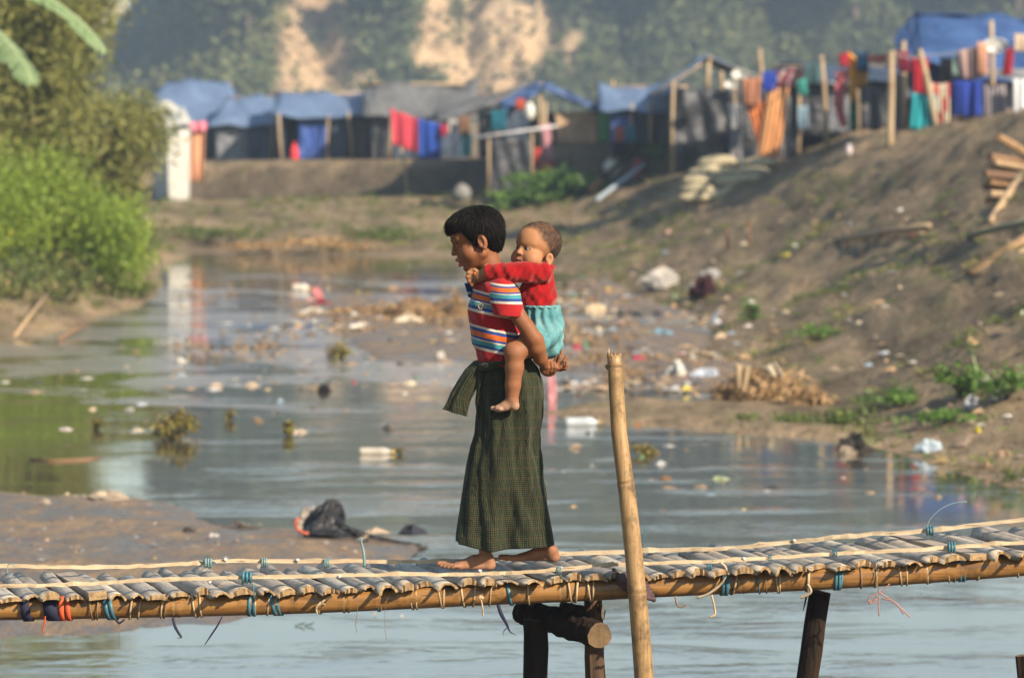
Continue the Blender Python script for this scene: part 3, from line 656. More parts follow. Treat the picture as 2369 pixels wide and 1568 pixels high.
# two split strips bind the slats down
def strip(path, w, th, seed):
    rng = np.random.default_rng(seed); b = MB(); P = [Vector(p) for p in path]
    Q = []
    for a, c in zip(P, P[1:]):
        for t in np.linspace(0, 1, 9)[:-1]: Q.append(a.lerp(c, t) + Vector((0, rng.normal() * .0015, rng.normal() * .0012)))
    Q.append(P[-1]); V = []; F = []
    for i, q in enumerate(Q):
        bl = rng.uniform(.85, 1.15) + (.45 if i % 11 == 5 else 0)
        V += [q + Vector((0, -w / 2 * bl, -th * .4)), q + Vector((0, -w / 2.6 * bl, th * .6 * bl)), q + Vector((0, w / 2.6 * bl, th * .6 * bl)), q + Vector((0, w / 2 * bl, -th * .4))]
    for i in range(len(Q) - 1):
        for j in range(4): F.append((i*4+j, (i+1)*4+j, (i+1)*4+(j+1) % 4, i*4+(j+1) % 4))
    F += [(0, 1, 2, 3), tuple(len(V) - 4 + j for j in (3, 2, 1, 0))]
    b.add(V, F); return b.build('binding_strip', STRIP, bridge, False)
def deck_top(x): return beam_z(x) + BEAM_R + .033
def dpath(uvs, Y): return [at(u, v, Y) for u, v in uvs]
strip(dpath([(-300, 1362), (0, 1355), (170, 1352), (330, 1342), (500, 1337), (700, 1333), (900, 1328), (1080, 1329), (1200, 1324), (1300, 1317), (1420, 1303)], 12.12), .014, .011, 1)
strip(dpath([(1390, 1308), (1500, 1303), (1700, 1296), (1900, 1283), (2100, 1272), (2369, 1255), (2700, 1228)], 12.12), .013, .011, 2)
strip(dpath([(-300, 1312), (0, 1309), (220, 1313), (420, 1305), (520, 1297), (800, 1298), (1000, 1299), (1190, 1294)], 12.50), .015, .012, 3)
strip(dpath([(1080, 1299), (1290, 1281), (1500, 1274), (1700, 1268), (1850, 1252), (2000, 1237), (2150, 1228), (2369, 1202), (2700, 1160)], 12.50), .016, .013, 4)

# lashings round the beam, each its own piece
def tie_loop(u, mat, w=.007, lean=.03, name='lashing', r=None, turns=1, frm=-.35, to=1.35):
    x = at(u, 1390, BEAM_Y).x; zc = beam_z(x); r = r or BEAM_R * 1.10; b = MB(); n = 16
    for t_ in range(turns):
        xo = x + t_ * w * 1.3
        def fn(i, j, xo=xo):
            a = math.pi * (frm + (to - frm) * i); rr = r
            X = xo + lean * (i - .5) * 2 + w * (j - .5)
            return (X, BEAM_Y - rr * math.sin(a), zc - rr * math.cos(a) * -1 if False else zc + rr * math.cos(a + math.pi * 0))
        b.sheet(fn, n, 1)
    return b.build(name, mat, bridge, True, .0022)
rl = random.Random(5)
for u, mt, w, ln, tn in ((62, RAG_NAVY, .03, .012, 1), (120, RAG_NAVY, .045, .018, 1), (145, RAG_RED, .016, .004, 2), (212, TIE_DARK, .006, .012, 1), (228, TIE_DARK, .005, -.008, 1), (248, TIE_BLUE, .013, .02, 2), (305, TIE_CANE, .006, -.014, 1), (325, TIE_CANE, .006, -.016, 1),
        (376, TIE_CANE, .005, -.01, 1), (385, TIE_DARK, .005, -.015, 1), (450, TIE_CANE, .006, .014, 1), (465, TIE_CANE, .006, .006, 1), (578, TIE_BLUE, .012, -.004, 2), (592, TIE_CANE, .006, -.004, 1), (622, TIE_CANE, .006, -.01, 1), (632, TIE_BLUE, .012, .018, 2), (640, TIE_CANE, .006, .003, 1),
        (735, TIE_CANE, .006, .016, 1), (795, TIE_CANE, .006, .004, 1), (812, TIE_CANE, .006, -.015, 1), (872, TIE_BLUE, .006, .012, 1), (884, TIE_CANE, .005, -.01, 1), (950, TIE_CANE, .005, .014, 1), (963, TIE_CANE, .006, .004, 1), (1018, TIE_CANE, .006, .016, 1), (1027, TIE_CANE, .006, -.004, 1),
        (1070, TIE_CANE, .006, .014, 1), (1098, TIE_CANE, .006, -.01, 1), (1135, TIE_CANE, .004, -.008, 1), (1178, TIE_BLUE, .010, .016, 1), (1222, TIE_CANE, .006, .006, 1), (1318, TIE_CANE, .006, .014, 1), (1334, TIE_CANE, .007, -.008, 1), (1362, TIE_CANE, .006, .014, 1), (1372, TIE_CANE, .006, -.004, 1),
        (1672, TIE_BLUE, .010, -.008, 2), (1684, TIE_BLUE, .008, -.008, 1), (1700, TIE_CANE, .006, -.02, 1), (1752, TIE_BLUE, .005, .014, 1), (1770, TIE_DARK, .004, .008, 1), (1795, TIE_CANE, .006, .012, 1), (1802, TIE_CANE, .006, .002, 1), (1868, TIE_CANE, .008, -.006, 1),
        (1932, TIE_BLUE, .009, -.004, 2), (1945, TIE_BLUE, .008, -.010, 1), (1990, TIE_DARK, .005, .004, 1), (2025, TIE_CANE, .006, -.004, 1), (2080, TIE_CANE, .006, .014, 1), (2095, TIE_CANE, .005, .006, 1), (2142, TIE_CANE, .006, .008, 1), (2190, TIE_CANE, .006, .014, 1), (2205, TIE_DARK, .006, .003, 1), (2218, TIE_BLUE, .010, .004, 2), (2262, TIE_CANE, .006, -.006, 1), (2350, TIE_CANE, .006, .010, 1)):
    tie_loop(u, mt, w, ln, 'lashing', turns=tn)
def tail(pts, r, mat, name='loose_end', flat=1.0, n=5, Y=12.09):
    b = MB(); P = [at(u, v, Y) for u, v in pts]
    if len(P) > 2:      # round the corners
        Q = []
        for i in range(len(P) - 1):
            p0 = P[max(i - 1, 0)]; p1 = P[i]; p2 = P[i + 1]; p3 = P[min(i + 2, len(P) - 1)]
            for t in (0, .25, .5, .75): Q.append(.5 * ((2 * p1) + (p2 - p0) * t + (2 * p0 - 5 * p1 + 4 * p2 - p3) * t * t + (3 * p1 - p0 - 3 * p2 + p3) * t ** 3))
        P = Q + [P[-1]]
    if isinstance(r, (list, tuple)): r = list(np.interp(np.linspace(0, 1, len(P)), np.linspace(0, 1, len(r)), r))
    b.tube(P, r, n, flat=flat); return b.build(name, mat, bridge, True)
tail([(105, 1425), (102, 1445), (98, 1460), (97, 1470)], [.008, .009, .006, .002], RAG_RED, 'rag_end', .3)
tail([(268, 1432), (276, 1440), (288, 1432)], [.012, .014, .010], RAG_NAVY, 'rag_end', .3)
tail([(400, 1428), (405, 1448), (415, 1466), (420, 1473), (411, 1475)], [.011, .016, .013, .007, .003], RAG_NAVY, 'rag_end', .3)
tail([(514, 1425), (504, 1445), (490, 1466), (474, 1490)], [.005, .010, .010, .004], RAG_NAVY, 'rag_end', .3)
tail([(1152, 1398), (1160, 1420), (1172, 1442), (1180, 1460), (1194, 1468)], [.018, .022, .016, .007, .002], RAG_NAVY, 'rag_end', .3)
tail([(1172, 1452), (1164, 1462), (1166, 1470)], [.004, .003, .001], RAG_NAVY, 'rag_end', .4)
tail([(744, 1393), (756, 1384), (768, 1378)], .004, STRIP); tail([(742, 1392), (732, 1405), (734, 1420)], .0035, STRIP); tail([(730, 1404), (745, 1396), (752, 1398)], .003, STRIP)
tail([(1110, 1380), (1114, 1392), (1117, 1410), (1118, 1424)], .003, STRIP); tail([(1108, 1383), (1112, 1380), (1117, 1384)], .006, STRIP, 'knot')
tail([(1665, 1300), (1680, 1315), (1672, 1345), (1640, 1372), (1612, 1382)], .0045, STRIP); tail([(1646, 1375), (1652, 1400), (1654, 1420), (1642, 1427)], .0035, TIE_CANE)
tail([(1868, 1350), (1876, 1368), (1862, 1378), (1852, 1382)], .005, STRIP)
tail([(843, 1310), (842, 1282), (838, 1262), (834, 1243)], [.005, .005, .004, .002], TIE_PALE)
tail([(18, 1328), (18, 1308), (28, 1304), (34, 1312)], .0016, TIE_PALE, 'wire')
tail([(2143, 1222), (2152, 1200), (2175, 1178), (2205, 1164), (2237, 1160)], .0018, TIE_PALE)
tail([(1486, 1262), (1491, 1235), (1492, 1222)], .0018, TIE_BLUE, Y=12.3)
tail([(1935, 1302), (1960, 1310), (1985, 1314), (2005, 1302)], .0012, TIE_DARK)
tail([(1562, 1378), (1566, 1398), (1575, 1404), (1588, 1398)], .003, TIE_DARK); tail([(1395, 1400), (1392, 1420), (1396, 1432), (1400, 1410)], .0025, TIE_DARK)
tail([(827, 1393), (826, 1420), (823, 1445), (826, 1462)], .0011, TIE_DARK); tail([(275, 1440), (276, 1470), (275, 1500)], .0008, TIE_DARK); tail([(893, 1390), (890, 1440), (894, 1480)], .0008, TIE_DARK)
tail([(2033, 1315), (2028, 1340), (2032, 1365), (2028, 1380)], .0016, TIE_DARK, Y=12.1)
TW = M('pink_twine', (.36, .19, .16), (.22, .11, .09), 20, .8)
for pts in ([(2032, 1368), (2050, 1380), (2075, 1398), (2106, 1427)], [(2032, 1372), (2015, 1378), (2008, 1390), (2030, 1386)], [(2035, 1372), (2048, 1360), (2058, 1350)], [(2030, 1375), (2018, 1390), (2010, 1396), (2028, 1392)], [(2040, 1384), (2070, 1392), (2090, 1420)], [(2034, 1380), (2032, 1400), (2034, 1424)]):
    tail(pts, .0022, TW, 'frayed_twine', Y=12.08)
# knots on the strips: little wrapped bows
def wrap(u, v, Y, mat, w=.012, h=.016, tails=()):
    p = at(u, v, Y); b = MB()
    for k in range(3):
        x0 = p.x + (k - 1) * w * .55
        b.tube([(x0 + .002 * k, p.y + h * math.sin(a) * 1.0, p.z + h * math.cos(a)) for a in np.linspace(0, 2 * math.pi, 11)], w * .32, 5, cap=False)
    for t in tails: b.tube([p] + [at(a, c, Y) for a, c in t], [w * .42] * (len(t)) + [w * .15], 5, flat=.4)
    return b.build('knot', mat, bridge, True)
wrap(481, 1302, 12.49, TIE_PALE, .012, .014, ([(468, 1298), (460, 1294)], [(494, 1298), (503, 1303)], [(484, 1315), (490, 1322)], [(474, 1312), (465, 1318)]))
wrap(570, 1335, 12.115, TIE_BLUE, .018, .015, ([(580, 1345), (586, 1355), (588, 1395)], [(560, 1346), (562, 1356)]))
wrap(2150, 1227, 12.49, TIE_BLUE, .012, .014, ([(2157, 1240), (2155, 1248)],)); wrap(2200, 1266, 12.115, TIE_BLUE, .012, .015, ([(2206, 1277), (2208, 1290)],))
wrap(1930, 1279, 12.115, TIE_BLUE, .006, .012, ([(1936, 1288), (1945, 1287)],)); wrap(610, 1300, 12.49, TIE_PALE, .008, .014, ([(622, 1305), (632, 1308)],)); wrap(755, 1302, 12.49, TIE_PALE, .008, .014, ([(742, 1310), (764, 1312)],))
wrap(1293, 1318, 12.115, TIE_PALE, .006, .012, ([(1300, 1335), (1318, 1345)],)); wrap(1780, 1291, 12.115, TIE_BLUE, .004, .010, ([(1745, 1298), (1730, 1310)], [(1810, 1284), (1850, 1285)]))
wrap(1640, 1310, 12.10, TIE_BLUE, .006, .010, ([(1655, 1304), (1680, 1300)],))
NAIL = M('galvanised_nail', (.5, .5, .5), (.35, .35, .36), 30, .35)
for u, v, Y in ((521, 1294, 12.49), (688, 1295, 12.49), (785, 1333, 12.115), (1110, 1320, 12.115), (1721, 1292, 12.115), (1837, 1250, 12.49), (485, 1346, 12.12), (1297, 1313, 12.115)):
    p = at(u, v, Y); b = MB(); n = 10
    V = [p + Vector((.008 * math.cos(a), .008 * math.sin(a), .003)) for a in np.linspace(0, 2 * math.pi, n, False)] + [p + Vector((0, 0, .006)), p + Vector((0, 0, -.01))]
    b.add(V, [(i, (i + 1) % n, n) for i in range(n)] + [((i + 1) % n, i, n + 1) for i in range(n)]); b.build('nail', NAIL, bridge, True)

# supports under the deck
def log(pts, r, name, mats, seed, n=14, jit=.05):
    random.seed(seed); b = MB(); P = [Vector(p) for p in pts]; Q = []
    for a, c in zip(P, P[1:]):
        for t in np.linspace(0, 1, 9)[:-1]: Q.append(a.lerp(c, t) + Vector((random.uniform(-.003, .003), random.uniform(-.003, .003), 0)))
    Q.append(P[-1]); R = list(np.interp(np.linspace(0, 1, len(Q)), np.linspace(0, 1, len(r)), r)) if isinstance(r, (list, tuple)) else [r] * len(Q)
    b.tube(Q, R, n, jit=jit)
    if len(mats) > 1: b.M[-1] = 1; b.M[-2] = 1
    return b.build(name, mats, bridge, False)
def down(u0, v0, u1, v1, Y, bottom=-.5):
    a, c = at(u0, v0, Y), at(u1, v1, Y); t = (a.z - bottom) / (a.z - c.z); return [a, a.lerp(c, t * .5), a.lerp(c, t)]
log(down(1239, 1432, 1239, 1568, 12.36), [.041, .040, .042], 'support_post', [DARKLOG, CUTLOG], 11, jit=.09)
log(down(1372, 1385, 1378, 1568, 12.42), [.030, .042, .044], 'support_post', [BARKLOG, CUTLOG], 12, jit=.09)
log([at(1203, 1415, 12.52), at(1260, 1428, 12.40), at(1330, 1448, 12.22), at(1388, 1468, 12.05)], [.036, .045, .047, .044], 'cross_log', [DARKLOG, CUTLOG], 13, n=11, jit=.10)
log([at(1300, 1400, 12.5), at(1345, 1412, 12.44), at(1385, 1418, 12.4)], [.014, .018, .015], 'cross_log', [BARKLOG, CUTLOG], 14)
log(down(1895, 1368, 1866, 1568, 12.3), [.036, .036, .037], 'support_post', [DARKLOG, CUTLOG], 15, jit=.03)
log(down(2366, 1515, 2372, 1568, 12.3), [.022, .034, .035], 'support_post', [DARKLOG, CUTLOG], 16, jit=.16)
log(down(-420, 1440, -430, 1568, 12.36), [.036, .036, .037], 'support_post', [DARKLOG, CUTLOG], 17)
tail([(1866, 1375), (1862, 1395), (1858, 1412)], [.012, .010, .003], RAG_PURPLE, 'rag_end', .3, Y=12.26); tail([(1908, 1372), (1914, 1380), (1910, 1390)], [.010, .012, .004], DARKLOG, 'rag_end', .4, Y=12.26)
tail([(1382, 1398), (1386, 1410), (1396, 1418)], [.010, .012, .004], DARKLOG, 'bark_flake', .5, Y=12.36)
random.seed(99)

# the tall pole driven in beside the bridge
pole_root = empty('bamboo_pole', (at(1490, 1568, 12.03).x, 12.03, -.5)); tag(pole_root, 'upright bamboo pole with a broken top tied beside the bridge', 'pole')
pt = [at(1421, 822, 12.06), at(1432, 1000, 12.05), at(1452, 1150, 12.04), at(1468, 1300, 12.03), at(1481, 1450, 12.03), at(1490, 1568, 12.03)]
e = pt[-1] + (pt[-1] - pt[-2]) * ((pt[-1].z + .5) / (pt[-2].z - pt[-1].z))
P_ = pt + [e]
def prad(t): return float(np.interp(t, [0, .04, .2, .6, 1], [.0235, .0245, .028, .034, .036]))
culm(P_, prad, 'culm', [POLE, BEAM_NODE], pole_root, .345, 21, 22, .035)
b = MB()
for k in range(9):        # splintered rim
    a = k * .7; p = pt[0] + Vector((.019 * math.cos(a), .019 * math.sin(a), -.005)); hgt = (.026 if math.cos(a) < -.6 else .012) * random.uniform(.6, 1.2)
    b.tube([p, p + Vector((random.uniform(-.003, .003), 0, hgt))], [.0065, .002], 5)
b.build('splinter', POLE, pole_root, True)
b = MB(); p = at(1405, 850, 12.06); b.tube([p + Vector((.02, 0, 0)), p, p + Vector((-.006, 0, .008))], [.008, .009, .004], 6); b.build('branch_stub', BEAM_NODE, pole_root, True)
# dark cloth that ties pole and beam
b = MB(); c = at(1474, 1358, 12.08)
for k in range(5):
    off = Vector((-.012 + .006 * k, 0, .022 - .011 * k)); tl = Vector((1, 0, -.35)).normalized()
    b.tube([c + off + Vector((.042 * math.cos(a), .045 * math.sin(a) - .01, -.35 * .042 * math.cos(a) + .003 * math.sin(3 * a + k))) for a in np.linspace(0, 2 * math.pi, 15)], .0085, 6, cap=False)
for k in range(3): b.tube([c + Vector((-.035, .0, .02 - .012 * k)), c + Vector((-.06, .03, .035 - .008 * k)), c + Vector((-.075, .07, .05))], [.01, .009, .006], 6)
cl = b.build('cloth_tie', RAG_PURPLE, None, True); tag(cl, 'dark purple rag knotted round the upright pole and the beam', 'rag')
# ------------------------------------------------------------------ solid modelling with distance fields, for bodies and clothes
def surface_nets(F, org, h):
    S = F < 0; nx, ny, nz = F.shape
    c = np.zeros((nx-1, ny-1, nz-1), np.int8)
    for i in (0, 1):
        for j in (0, 1):
            for k in (0, 1): c += S[i:nx-1+i, j:ny-1+j, k:nz-1+k]
    act = (c > 0) & (c < 8); cells = np.argwhere(act); vid = np.full(act.shape, -1, np.int32); vid[act] = np.arange(len(cells))
    acc = np.zeros((len(cells), 3)); cnt = np.zeros(len(cells)); I, J, K_ = cells.T
    cor = {(i, j, k): F[I+i, J+j, K_+k] for i in (0, 1) for j in (0, 1) for k in (0, 1)}
    for a in cor:
        for ax in range(3):
            if a[ax] == 0:
                b = list(a); b[ax] = 1; fa, fb = cor[a], cor[tuple(b)]; m = (fa < 0) != (fb < 0)
                t = np.where(m, fa / np.where(m, fa - fb, 1), 0); p = np.tile(np.array(a, float), (len(cells), 1)); p[:, ax] += t
                acc[m] += p[m]; cnt[m] += 1
    V = (cells + acc / np.maximum(cnt, 1)[:, None]) * h + np.asarray(org); Q = []
    for ax in range(3):
        sl0 = [slice(None)] * 3; sl1 = [slice(None)] * 3; sl0[ax] = slice(0, -1); sl1[ax] = slice(1, None)
        A, B = S[tuple(sl0)], S[tuple(sl1)]; e = np.argwhere(A != B); o1, o2 = [(1, 2), (2, 0), (0, 1)][ax]
        e = e[(e[:, o1] > 0) & (e[:, o2] > 0) & (e[:, o1] < F.shape[o1]-1) & (e[:, o2] < F.shape[o2]-1)]
        def g(d1, d2):
            q = e.copy(); q[:, o1] -= d1; q[:, o2] -= d2; return vid[q[:, 0], q[:, 1], q[:, 2]]
        q = np.stack([g(1, 1), g(0, 1), g(0, 0), g(1, 0)], 1); flip = ~A[e[:, 0], e[:, 1], e[:, 2]]; q[flip] = q[flip][:, ::-1]; Q.append(q)
    Q = np.concatenate(Q); Q = Q[(Q >= 0).all(1)]
    return V, Q
class Field:
    def __init__(s, lo, hi, h):
        s.lo = np.array(lo, float); s.h = h; s.n = np.ceil((np.array(hi) - s.lo) / h).astype(int) + 1; s.F = np.full(s.n, 1e3, np.float32)
    def win(s, lo, hi, pad):
        a = np.clip(np.floor((np.array(lo) - pad - s.lo) / s.h).astype(int), 0, s.n); b = np.clip(np.ceil((np.array(hi) + pad - s.lo) / s.h).astype(int) + 1, 0, s.n)
        if (b <= a).any(): return None, None
        g = [s.lo[i] + s.h * np.arange(a[i], b[i]) for i in range(3)]
        return tuple(slice(a[i], b[i]) for i in range(3)), np.meshgrid(*g, indexing='ij', sparse=True)
    def put(s, sl, d, k, cut=False):
        a = s.F[sl]
        if cut:
            if k: hh = np.clip(.5 - .5 * (a + d) / k, 0, 1); s.F[sl] = a * (1 - hh) + (-d) * hh + k * hh * (1 - hh)
            else: s.F[sl] = np.maximum(a, -d)
        else:
            if k: hh = np.clip(.5 + .5 * (a - d) / k, 0, 1); s.F[sl] = a * (1 - hh) + d * hh - k * hh * (1 - hh)
            else: s.F[sl] = np.minimum(a, d)
    def ell(s, c, r, k=10, cut=False, R=None):
        c = np.array(c, float); r = np.array(r, float) if np.ndim(r) else np.array([r] * 3, float); e = r if R is None else np.full(3, r.max())
        sl, g = s.win(c - e, c + e, k + 2 * s.h)
        if sl is None: return
        p = [g[i] - c[i] for i in range(3)]
        if R is not None: p = [sum(R[j][i] * p[j] for j in range(3)) for i in range(3)]     # R columns: local axes in grid space
        k0 = np.sqrt(sum((p[i] / r[i]) ** 2 for i in range(3))); k1 = np.sqrt(sum((p[i] / r[i] ** 2) ** 2 for i in range(3))) + 1e-9
        s.put(sl, (k0 * (k0 - 1) / k1).astype(np.float32), k, cut)
    def cone(s, a, b, r1, r2, k=10, cut=False, ds=1.0, d0=0.0):
        "tapered capsule; ds squeezes the depth axis about d0"
        a = np.array(a, float); b = np.array(b, float); r = max(r1, r2)
        ext = np.array([r, r, r / ds]); sl, g = s.win(np.minimum(a, b) - ext, np.maximum(a, b) + ext, k + 2 * s.h)
        if sl is None: return
        q = [g[0] - a[0], g[1] - a[1], (g[2] - a[2]) * ds]; ba = b - a; ba[2] *= ds; L2 = ba @ ba + 1e-9
        t = np.clip((q[0] * ba[0] + q[1] * ba[1] + q[2] * ba[2]) / L2, 0, 1)
        d = np.sqrt(sum((q[i] - t * ba[i]) ** 2 for i in range(3))) - (r1 + (r2 - r1) * t)
        s.put(sl, d.astype(np.float32), k, cut)
    def chain(s, pts, rads, k=10, **kw):
        for (a, b), (p, q) in zip(zip(pts, pts[1:]), zip(rads, rads[1:])): s.cone(a, b, p, q, k, **kw)
    def halfspace(s, p, n, k=0):
        "remove everything on the side the normal points to"
        n = np.array(n, float); n /= np.linalg.norm(n)
        g = np.meshgrid(*[s.lo[i] + s.h * np.arange(s.n[i]) for i in range(3)], indexing='ij', sparse=True)
        d = -sum((g[i] - p[i]) * n[i] for i in range(3)); s.put((slice(None),) * 3, d.astype(np.float32), k, True)
    def custom(s, fn, k=0, cut=True):
        g = np.meshgrid(*[s.lo[i] + s.h * np.arange(s.n[i]) for i in range(3)], indexing='ij', sparse=True); s.put((slice(None),) * 3, fn(*g).astype(np.float32), k, cut)
    def warp(s, fn):
        g = np.meshgrid(*[s.lo[i] + s.h * np.arange(s.n[i]) for i in range(3)], indexing='ij', sparse=True); s.F += fn(*g).astype(np.float32)
    def mesh(s): return surface_nets(s.F, s.lo, s.h)
# body space: x to the right, y down, d away from the camera, one unit = KK metres
PY = 12.30; KK = .27534 * (at(1284.5, 900, PY) - at(1184.5, 900, PY)).length / 100; P0 = at(987.1, 444.2, PY)
def W3(V):
    V = np.asarray(V, float); return np.stack([P0.x + V[:, 0] * KK, PY + V[:, 2] * KK, P0.z - V[:, 1] * KK], -1)
def w3(x, y, d=0.0): return Vector((P0.x + x * KK, PY + d * KK, P0.z - y * KK))

class Frame:
    "a head's own axes: f forward, l towards its left, u up"
    def __init__(s, o, yaw, pitch, roll=0.0, sc=1.0):
        cy, sy, cp_, sp = math.cos(yaw), math.sin(yaw), math.cos(pitch), math.sin(pitch)
        f0 = np.array([-cy, 0, -sy]); l0 = np.array([sy, 0, -cy]); u0 = np.array([0, -1.0, 0])
        f = f0 * cp_ - u0 * sp; u = f0 * sp + u0 * cp_
        l = l0 * math.cos(roll) + u * math.sin(roll); u = u * math.cos(roll) - l0 * math.sin(roll)
        s.R = np.stack([f, l, u], 1); s.o = np.array(o, float); s.sc = sc
    def p(s, F, L, U): return s.o + s.R @ (np.array([F, L, U]) * s.sc)
    def inv(s, V): return ((np.asarray(V) - s.o) @ s.R) / s.sc

def build_head(fd, fr, H):
    sc = fr.sc
    E = lambda c, r, k=10, cut=False: fd.ell(fr.p(*c), np.array(r) * sc if np.ndim(r) else r * sc, k * sc, cut, fr.R)
    C = lambda a, b, r1, r2, k=10, cut=False: fd.cone(fr.p(*a), fr.p(*b), r1 * sc, r2 * sc, k * sc, cut)
    for it in H:
        kind, *a = it
        for s in ((1, -1) if kind.endswith('2') else (1,)):
            m = lambda c: (c[0], c[1] * s, c[2])
            if kind[0] == 'E': E(m(a[0]), *a[1:])
            else: C(m(a[0]), m(a[1]), *a[2:])
BOY_HEAD = [('E', (-15, 0, 122), (213, 168, 162), 10), ('E', (80, 0, 128), (126, 138, 122), 30), ('E', (85, 0, -15), (114, 120, 160), 30), ('E2', (102, 70, -38), 80, 30), ('E', (80, 0, -55), (108, 112, 122), 30),
    ('C2', (10, 98, -75), (145, 25, -148), 52, 42, 30), ('E', (160, 0, -150), 38, 24), ('E', (172, 0, -85), (54, 56, 60), 24),
    ('C2', (198, 18, 98), (158, 98, 104), 16, 18, 24),
    ('E2', (214, 58, 60), (34, 36, 22), 16, True), ('E2', (156, 60, 62), (34, 36, 34), 8),
    ('C2', (186, 30, 76), (160, 94, 66), 6, 6, 8), 
    ('C', (196, 0, 72), (226, 0, 2), 13, 20, 16), ('E', (230, 0, -6), (21, 22, 19), 8), ('E2', (210, 25, -14), (22, 15, 15), 8), ('E2', (216, 12, -28), (12, 7, 6), 4, True),
    ('C2', (224, 0, -66), (192, 42, -88), 13, 9, 6), ('C2', (212, 0, -117), (190, 38, -96), 16, 10, 6), ('E', (224, 0, -92), (34, 34, 9), 5, True), ('E', (204, 0, -138), (20, 40, 10), 8, True),
    ('E2', (-28, 172, 14), (40, 20, 66), 6), ('E2', (-14, 193, 20), (25, 19, 47), 5, True), ('E2', (-2, 178, -8), (14, 14, 20), 6), ('E2', (-28, 178, -40), (18, 12, 20), 6)]
BABY_HEAD = [('E', (-28, 0, 138), (198, 164, 164), 10), ('E', (62, 0, 128), (122, 132, 118), 30), ('E', (70, 0, 0), (108, 122, 112), 30), ('E2', (98, 74, -24), 80, 30), ('E', (128, 0, -82), (42, 46, 34), 26),
    ('E', (150, 0, -45), (46, 52, 44), 20), ('C2', (158, 16, 104), (118, 92, 108), 12, 12, 34),
    ('E2', (188, 55, 58), (20, 32, 18), 24, True), ('E2', (133, 57, 60), (30, 33, 30), 7), ('C2', (160, 26, 74), (136, 88, 66), 6, 6, 8),
    ('C', (166, 0, 66), (186, 0, 24), 13, 18, 16), ('E', (190, 0, 18), (21, 22, 17), 8), ('E2', (174, 24, 10), (20, 15, 14), 8), ('E2', (184, 12, -2), (10, 6, 5), 4, True),
    ('C2', (188, 0, -34), (160, 36, -50), 11, 8, 6), ('C2', (180, 0, -62), (160, 32, -52), 13, 8, 6), ('E', (192, 0, -49), (22, 40, 4.5), 4, True),
    ('E2', (-18, 160, 0), (42, 22, 52), 6), ('E2', (-4, 184, 4), (26, 19, 34), 5, True), ('E2', (8, 166, -16), (12, 12, 16), 6), ('E2', (-14, 166, -42), (20, 14, 16), 6)]
def blob(q, c, r): return np.exp(-(((q - np.array(c)) / np.array(r)) ** 2).sum(1) * 1.2)
def paint(col, w, c): w = np.clip(w, 0, 1)[:, None]; return col * (1 - w) + np.array(c) * w
def hairline_strands(n, roots, flow, length, rad, rng, lift=0.0, seg=6, wob=.12):
    "tapered three-sided strands; flow(p) gives a direction in body space"
    P = np.array(roots, float); path = [P]; L = length(P) if callable(length) else np.full(len(P), length); off = rng.normal(size=P.shape) * wob
    for i in range(seg):
        d = flow(P) + off; d /= np.linalg.norm(d, axis=1)[:, None] + 1e-9; P = P + d * (L / seg)[:, None]; path.append(P)
    path = np.stack(path, 1); n = len(P); m = seg + 1
    t = path[:, -1] - path[:, 0]; t /= np.linalg.norm(t, axis=1)[:, None] + 1e-9; a = np.cross(t, [0, 0, 1.0]); a /= np.linalg.norm(a, axis=1)[:, None] + 1e-9; b = np.cross(t, a)
    w = rad * np.linspace(1, .25, m) * 1.0; V = np.zeros((n, m, 3, 3))
    for j in range(3): V[:, :, j] = path + w[None, :, None] * (math.cos(2.094 * j) * a[:, None] + math.sin(2.094 * j) * b[:, None])
    base = (np.arange(n) * m * 3)[:, None, None]; i = np.arange(seg)[None, :, None]; j = np.arange(3)[None, None, :]; j2 = (j + 1) % 3
    F = np.stack([base + i*3 + j, base + i*3 + j2, base + (i+1)*3 + j2, base + (i+1)*3 + j], -1).reshape(-1, 4)
    return V.reshape(-1, 3), F

SKIN = attr_mat('skin', 'col', .60, .22, .10, 320, .12)
def hair_mat(name, c1, c2, rough=.4, spec=.5):
    m, N, L, P = nodes(name); v = coords(N, L, 'Object', (40, 40, 9)); n1 = noise(N, L, v, 8, 4, .7)
    L.new(ramp(N, L, n1, [(.35, c1), (.7, c2)]), P.inputs['Base Color']); P.inputs['Roughness'].default_value = rough; P.inputs['Specular IOR Level'].default_value = spec
    bump(N, L, n1, P, .6, .004); return m
HAIR = hair_mat('black_hair', (.003, .0025, .0025), (.007, .0055, .005), .6, .05)
HAIR_LIT = hair_mat('highlight_hair', (.005, .004, .0035), (.015, .010, .007), .42, .20)  # lighter copy for half the strands: highlight streaks put into the colour
HAIR_BABY = hair_mat('thin_brown_hair', (.022, .013, .009), (.05, .03, .02), .5, .3)

# ------------------------------------------------------------------ the boy
boy = empty('person', w3(600, 3150)); tag(boy, 'barefoot child in striped red polo and green checked sarong walking across the bridge', 'person')
BF = Frame((440, 432, -10), math.radians(2), math.radians(20))
fd = Field((60, 70, -420), (1200, 3190, 330), 5.6)
build_head(fd, BF, BOY_HEAD)
fd.chain([(500, 470, -5), (520, 600, -5), (548, 760, 0)], [92, 88, 108], 34)
fd.chain([(545, 830, 0), (575, 1010, 0), (610, 1210, 0), (665, 1440, 0)], [130, 165, 165, 160], 30, ds=.78)
fd.cone((560, 790, -150), (560, 790, 150), 72, 72, 40)
# near arm
fd.chain([(640, 830, -250), (762, 1015, -300), (835, 1115, -322), (892, 1205, -325), (920, 1285, -300), (950, 1375, -230), (985, 1440, -160)], [74, 67, 66, 70, 72, 60, 40], 14)
fd.ell((934, 1225, -325), 40, 40)
# far arm, mostly behind
fd.chain([(600, 830, 240), (770, 1060, 300), (890, 1240, 300), (960, 1400, 170), (1030, 1480, 20)], [70, 64, 66, 58, 40], 14)
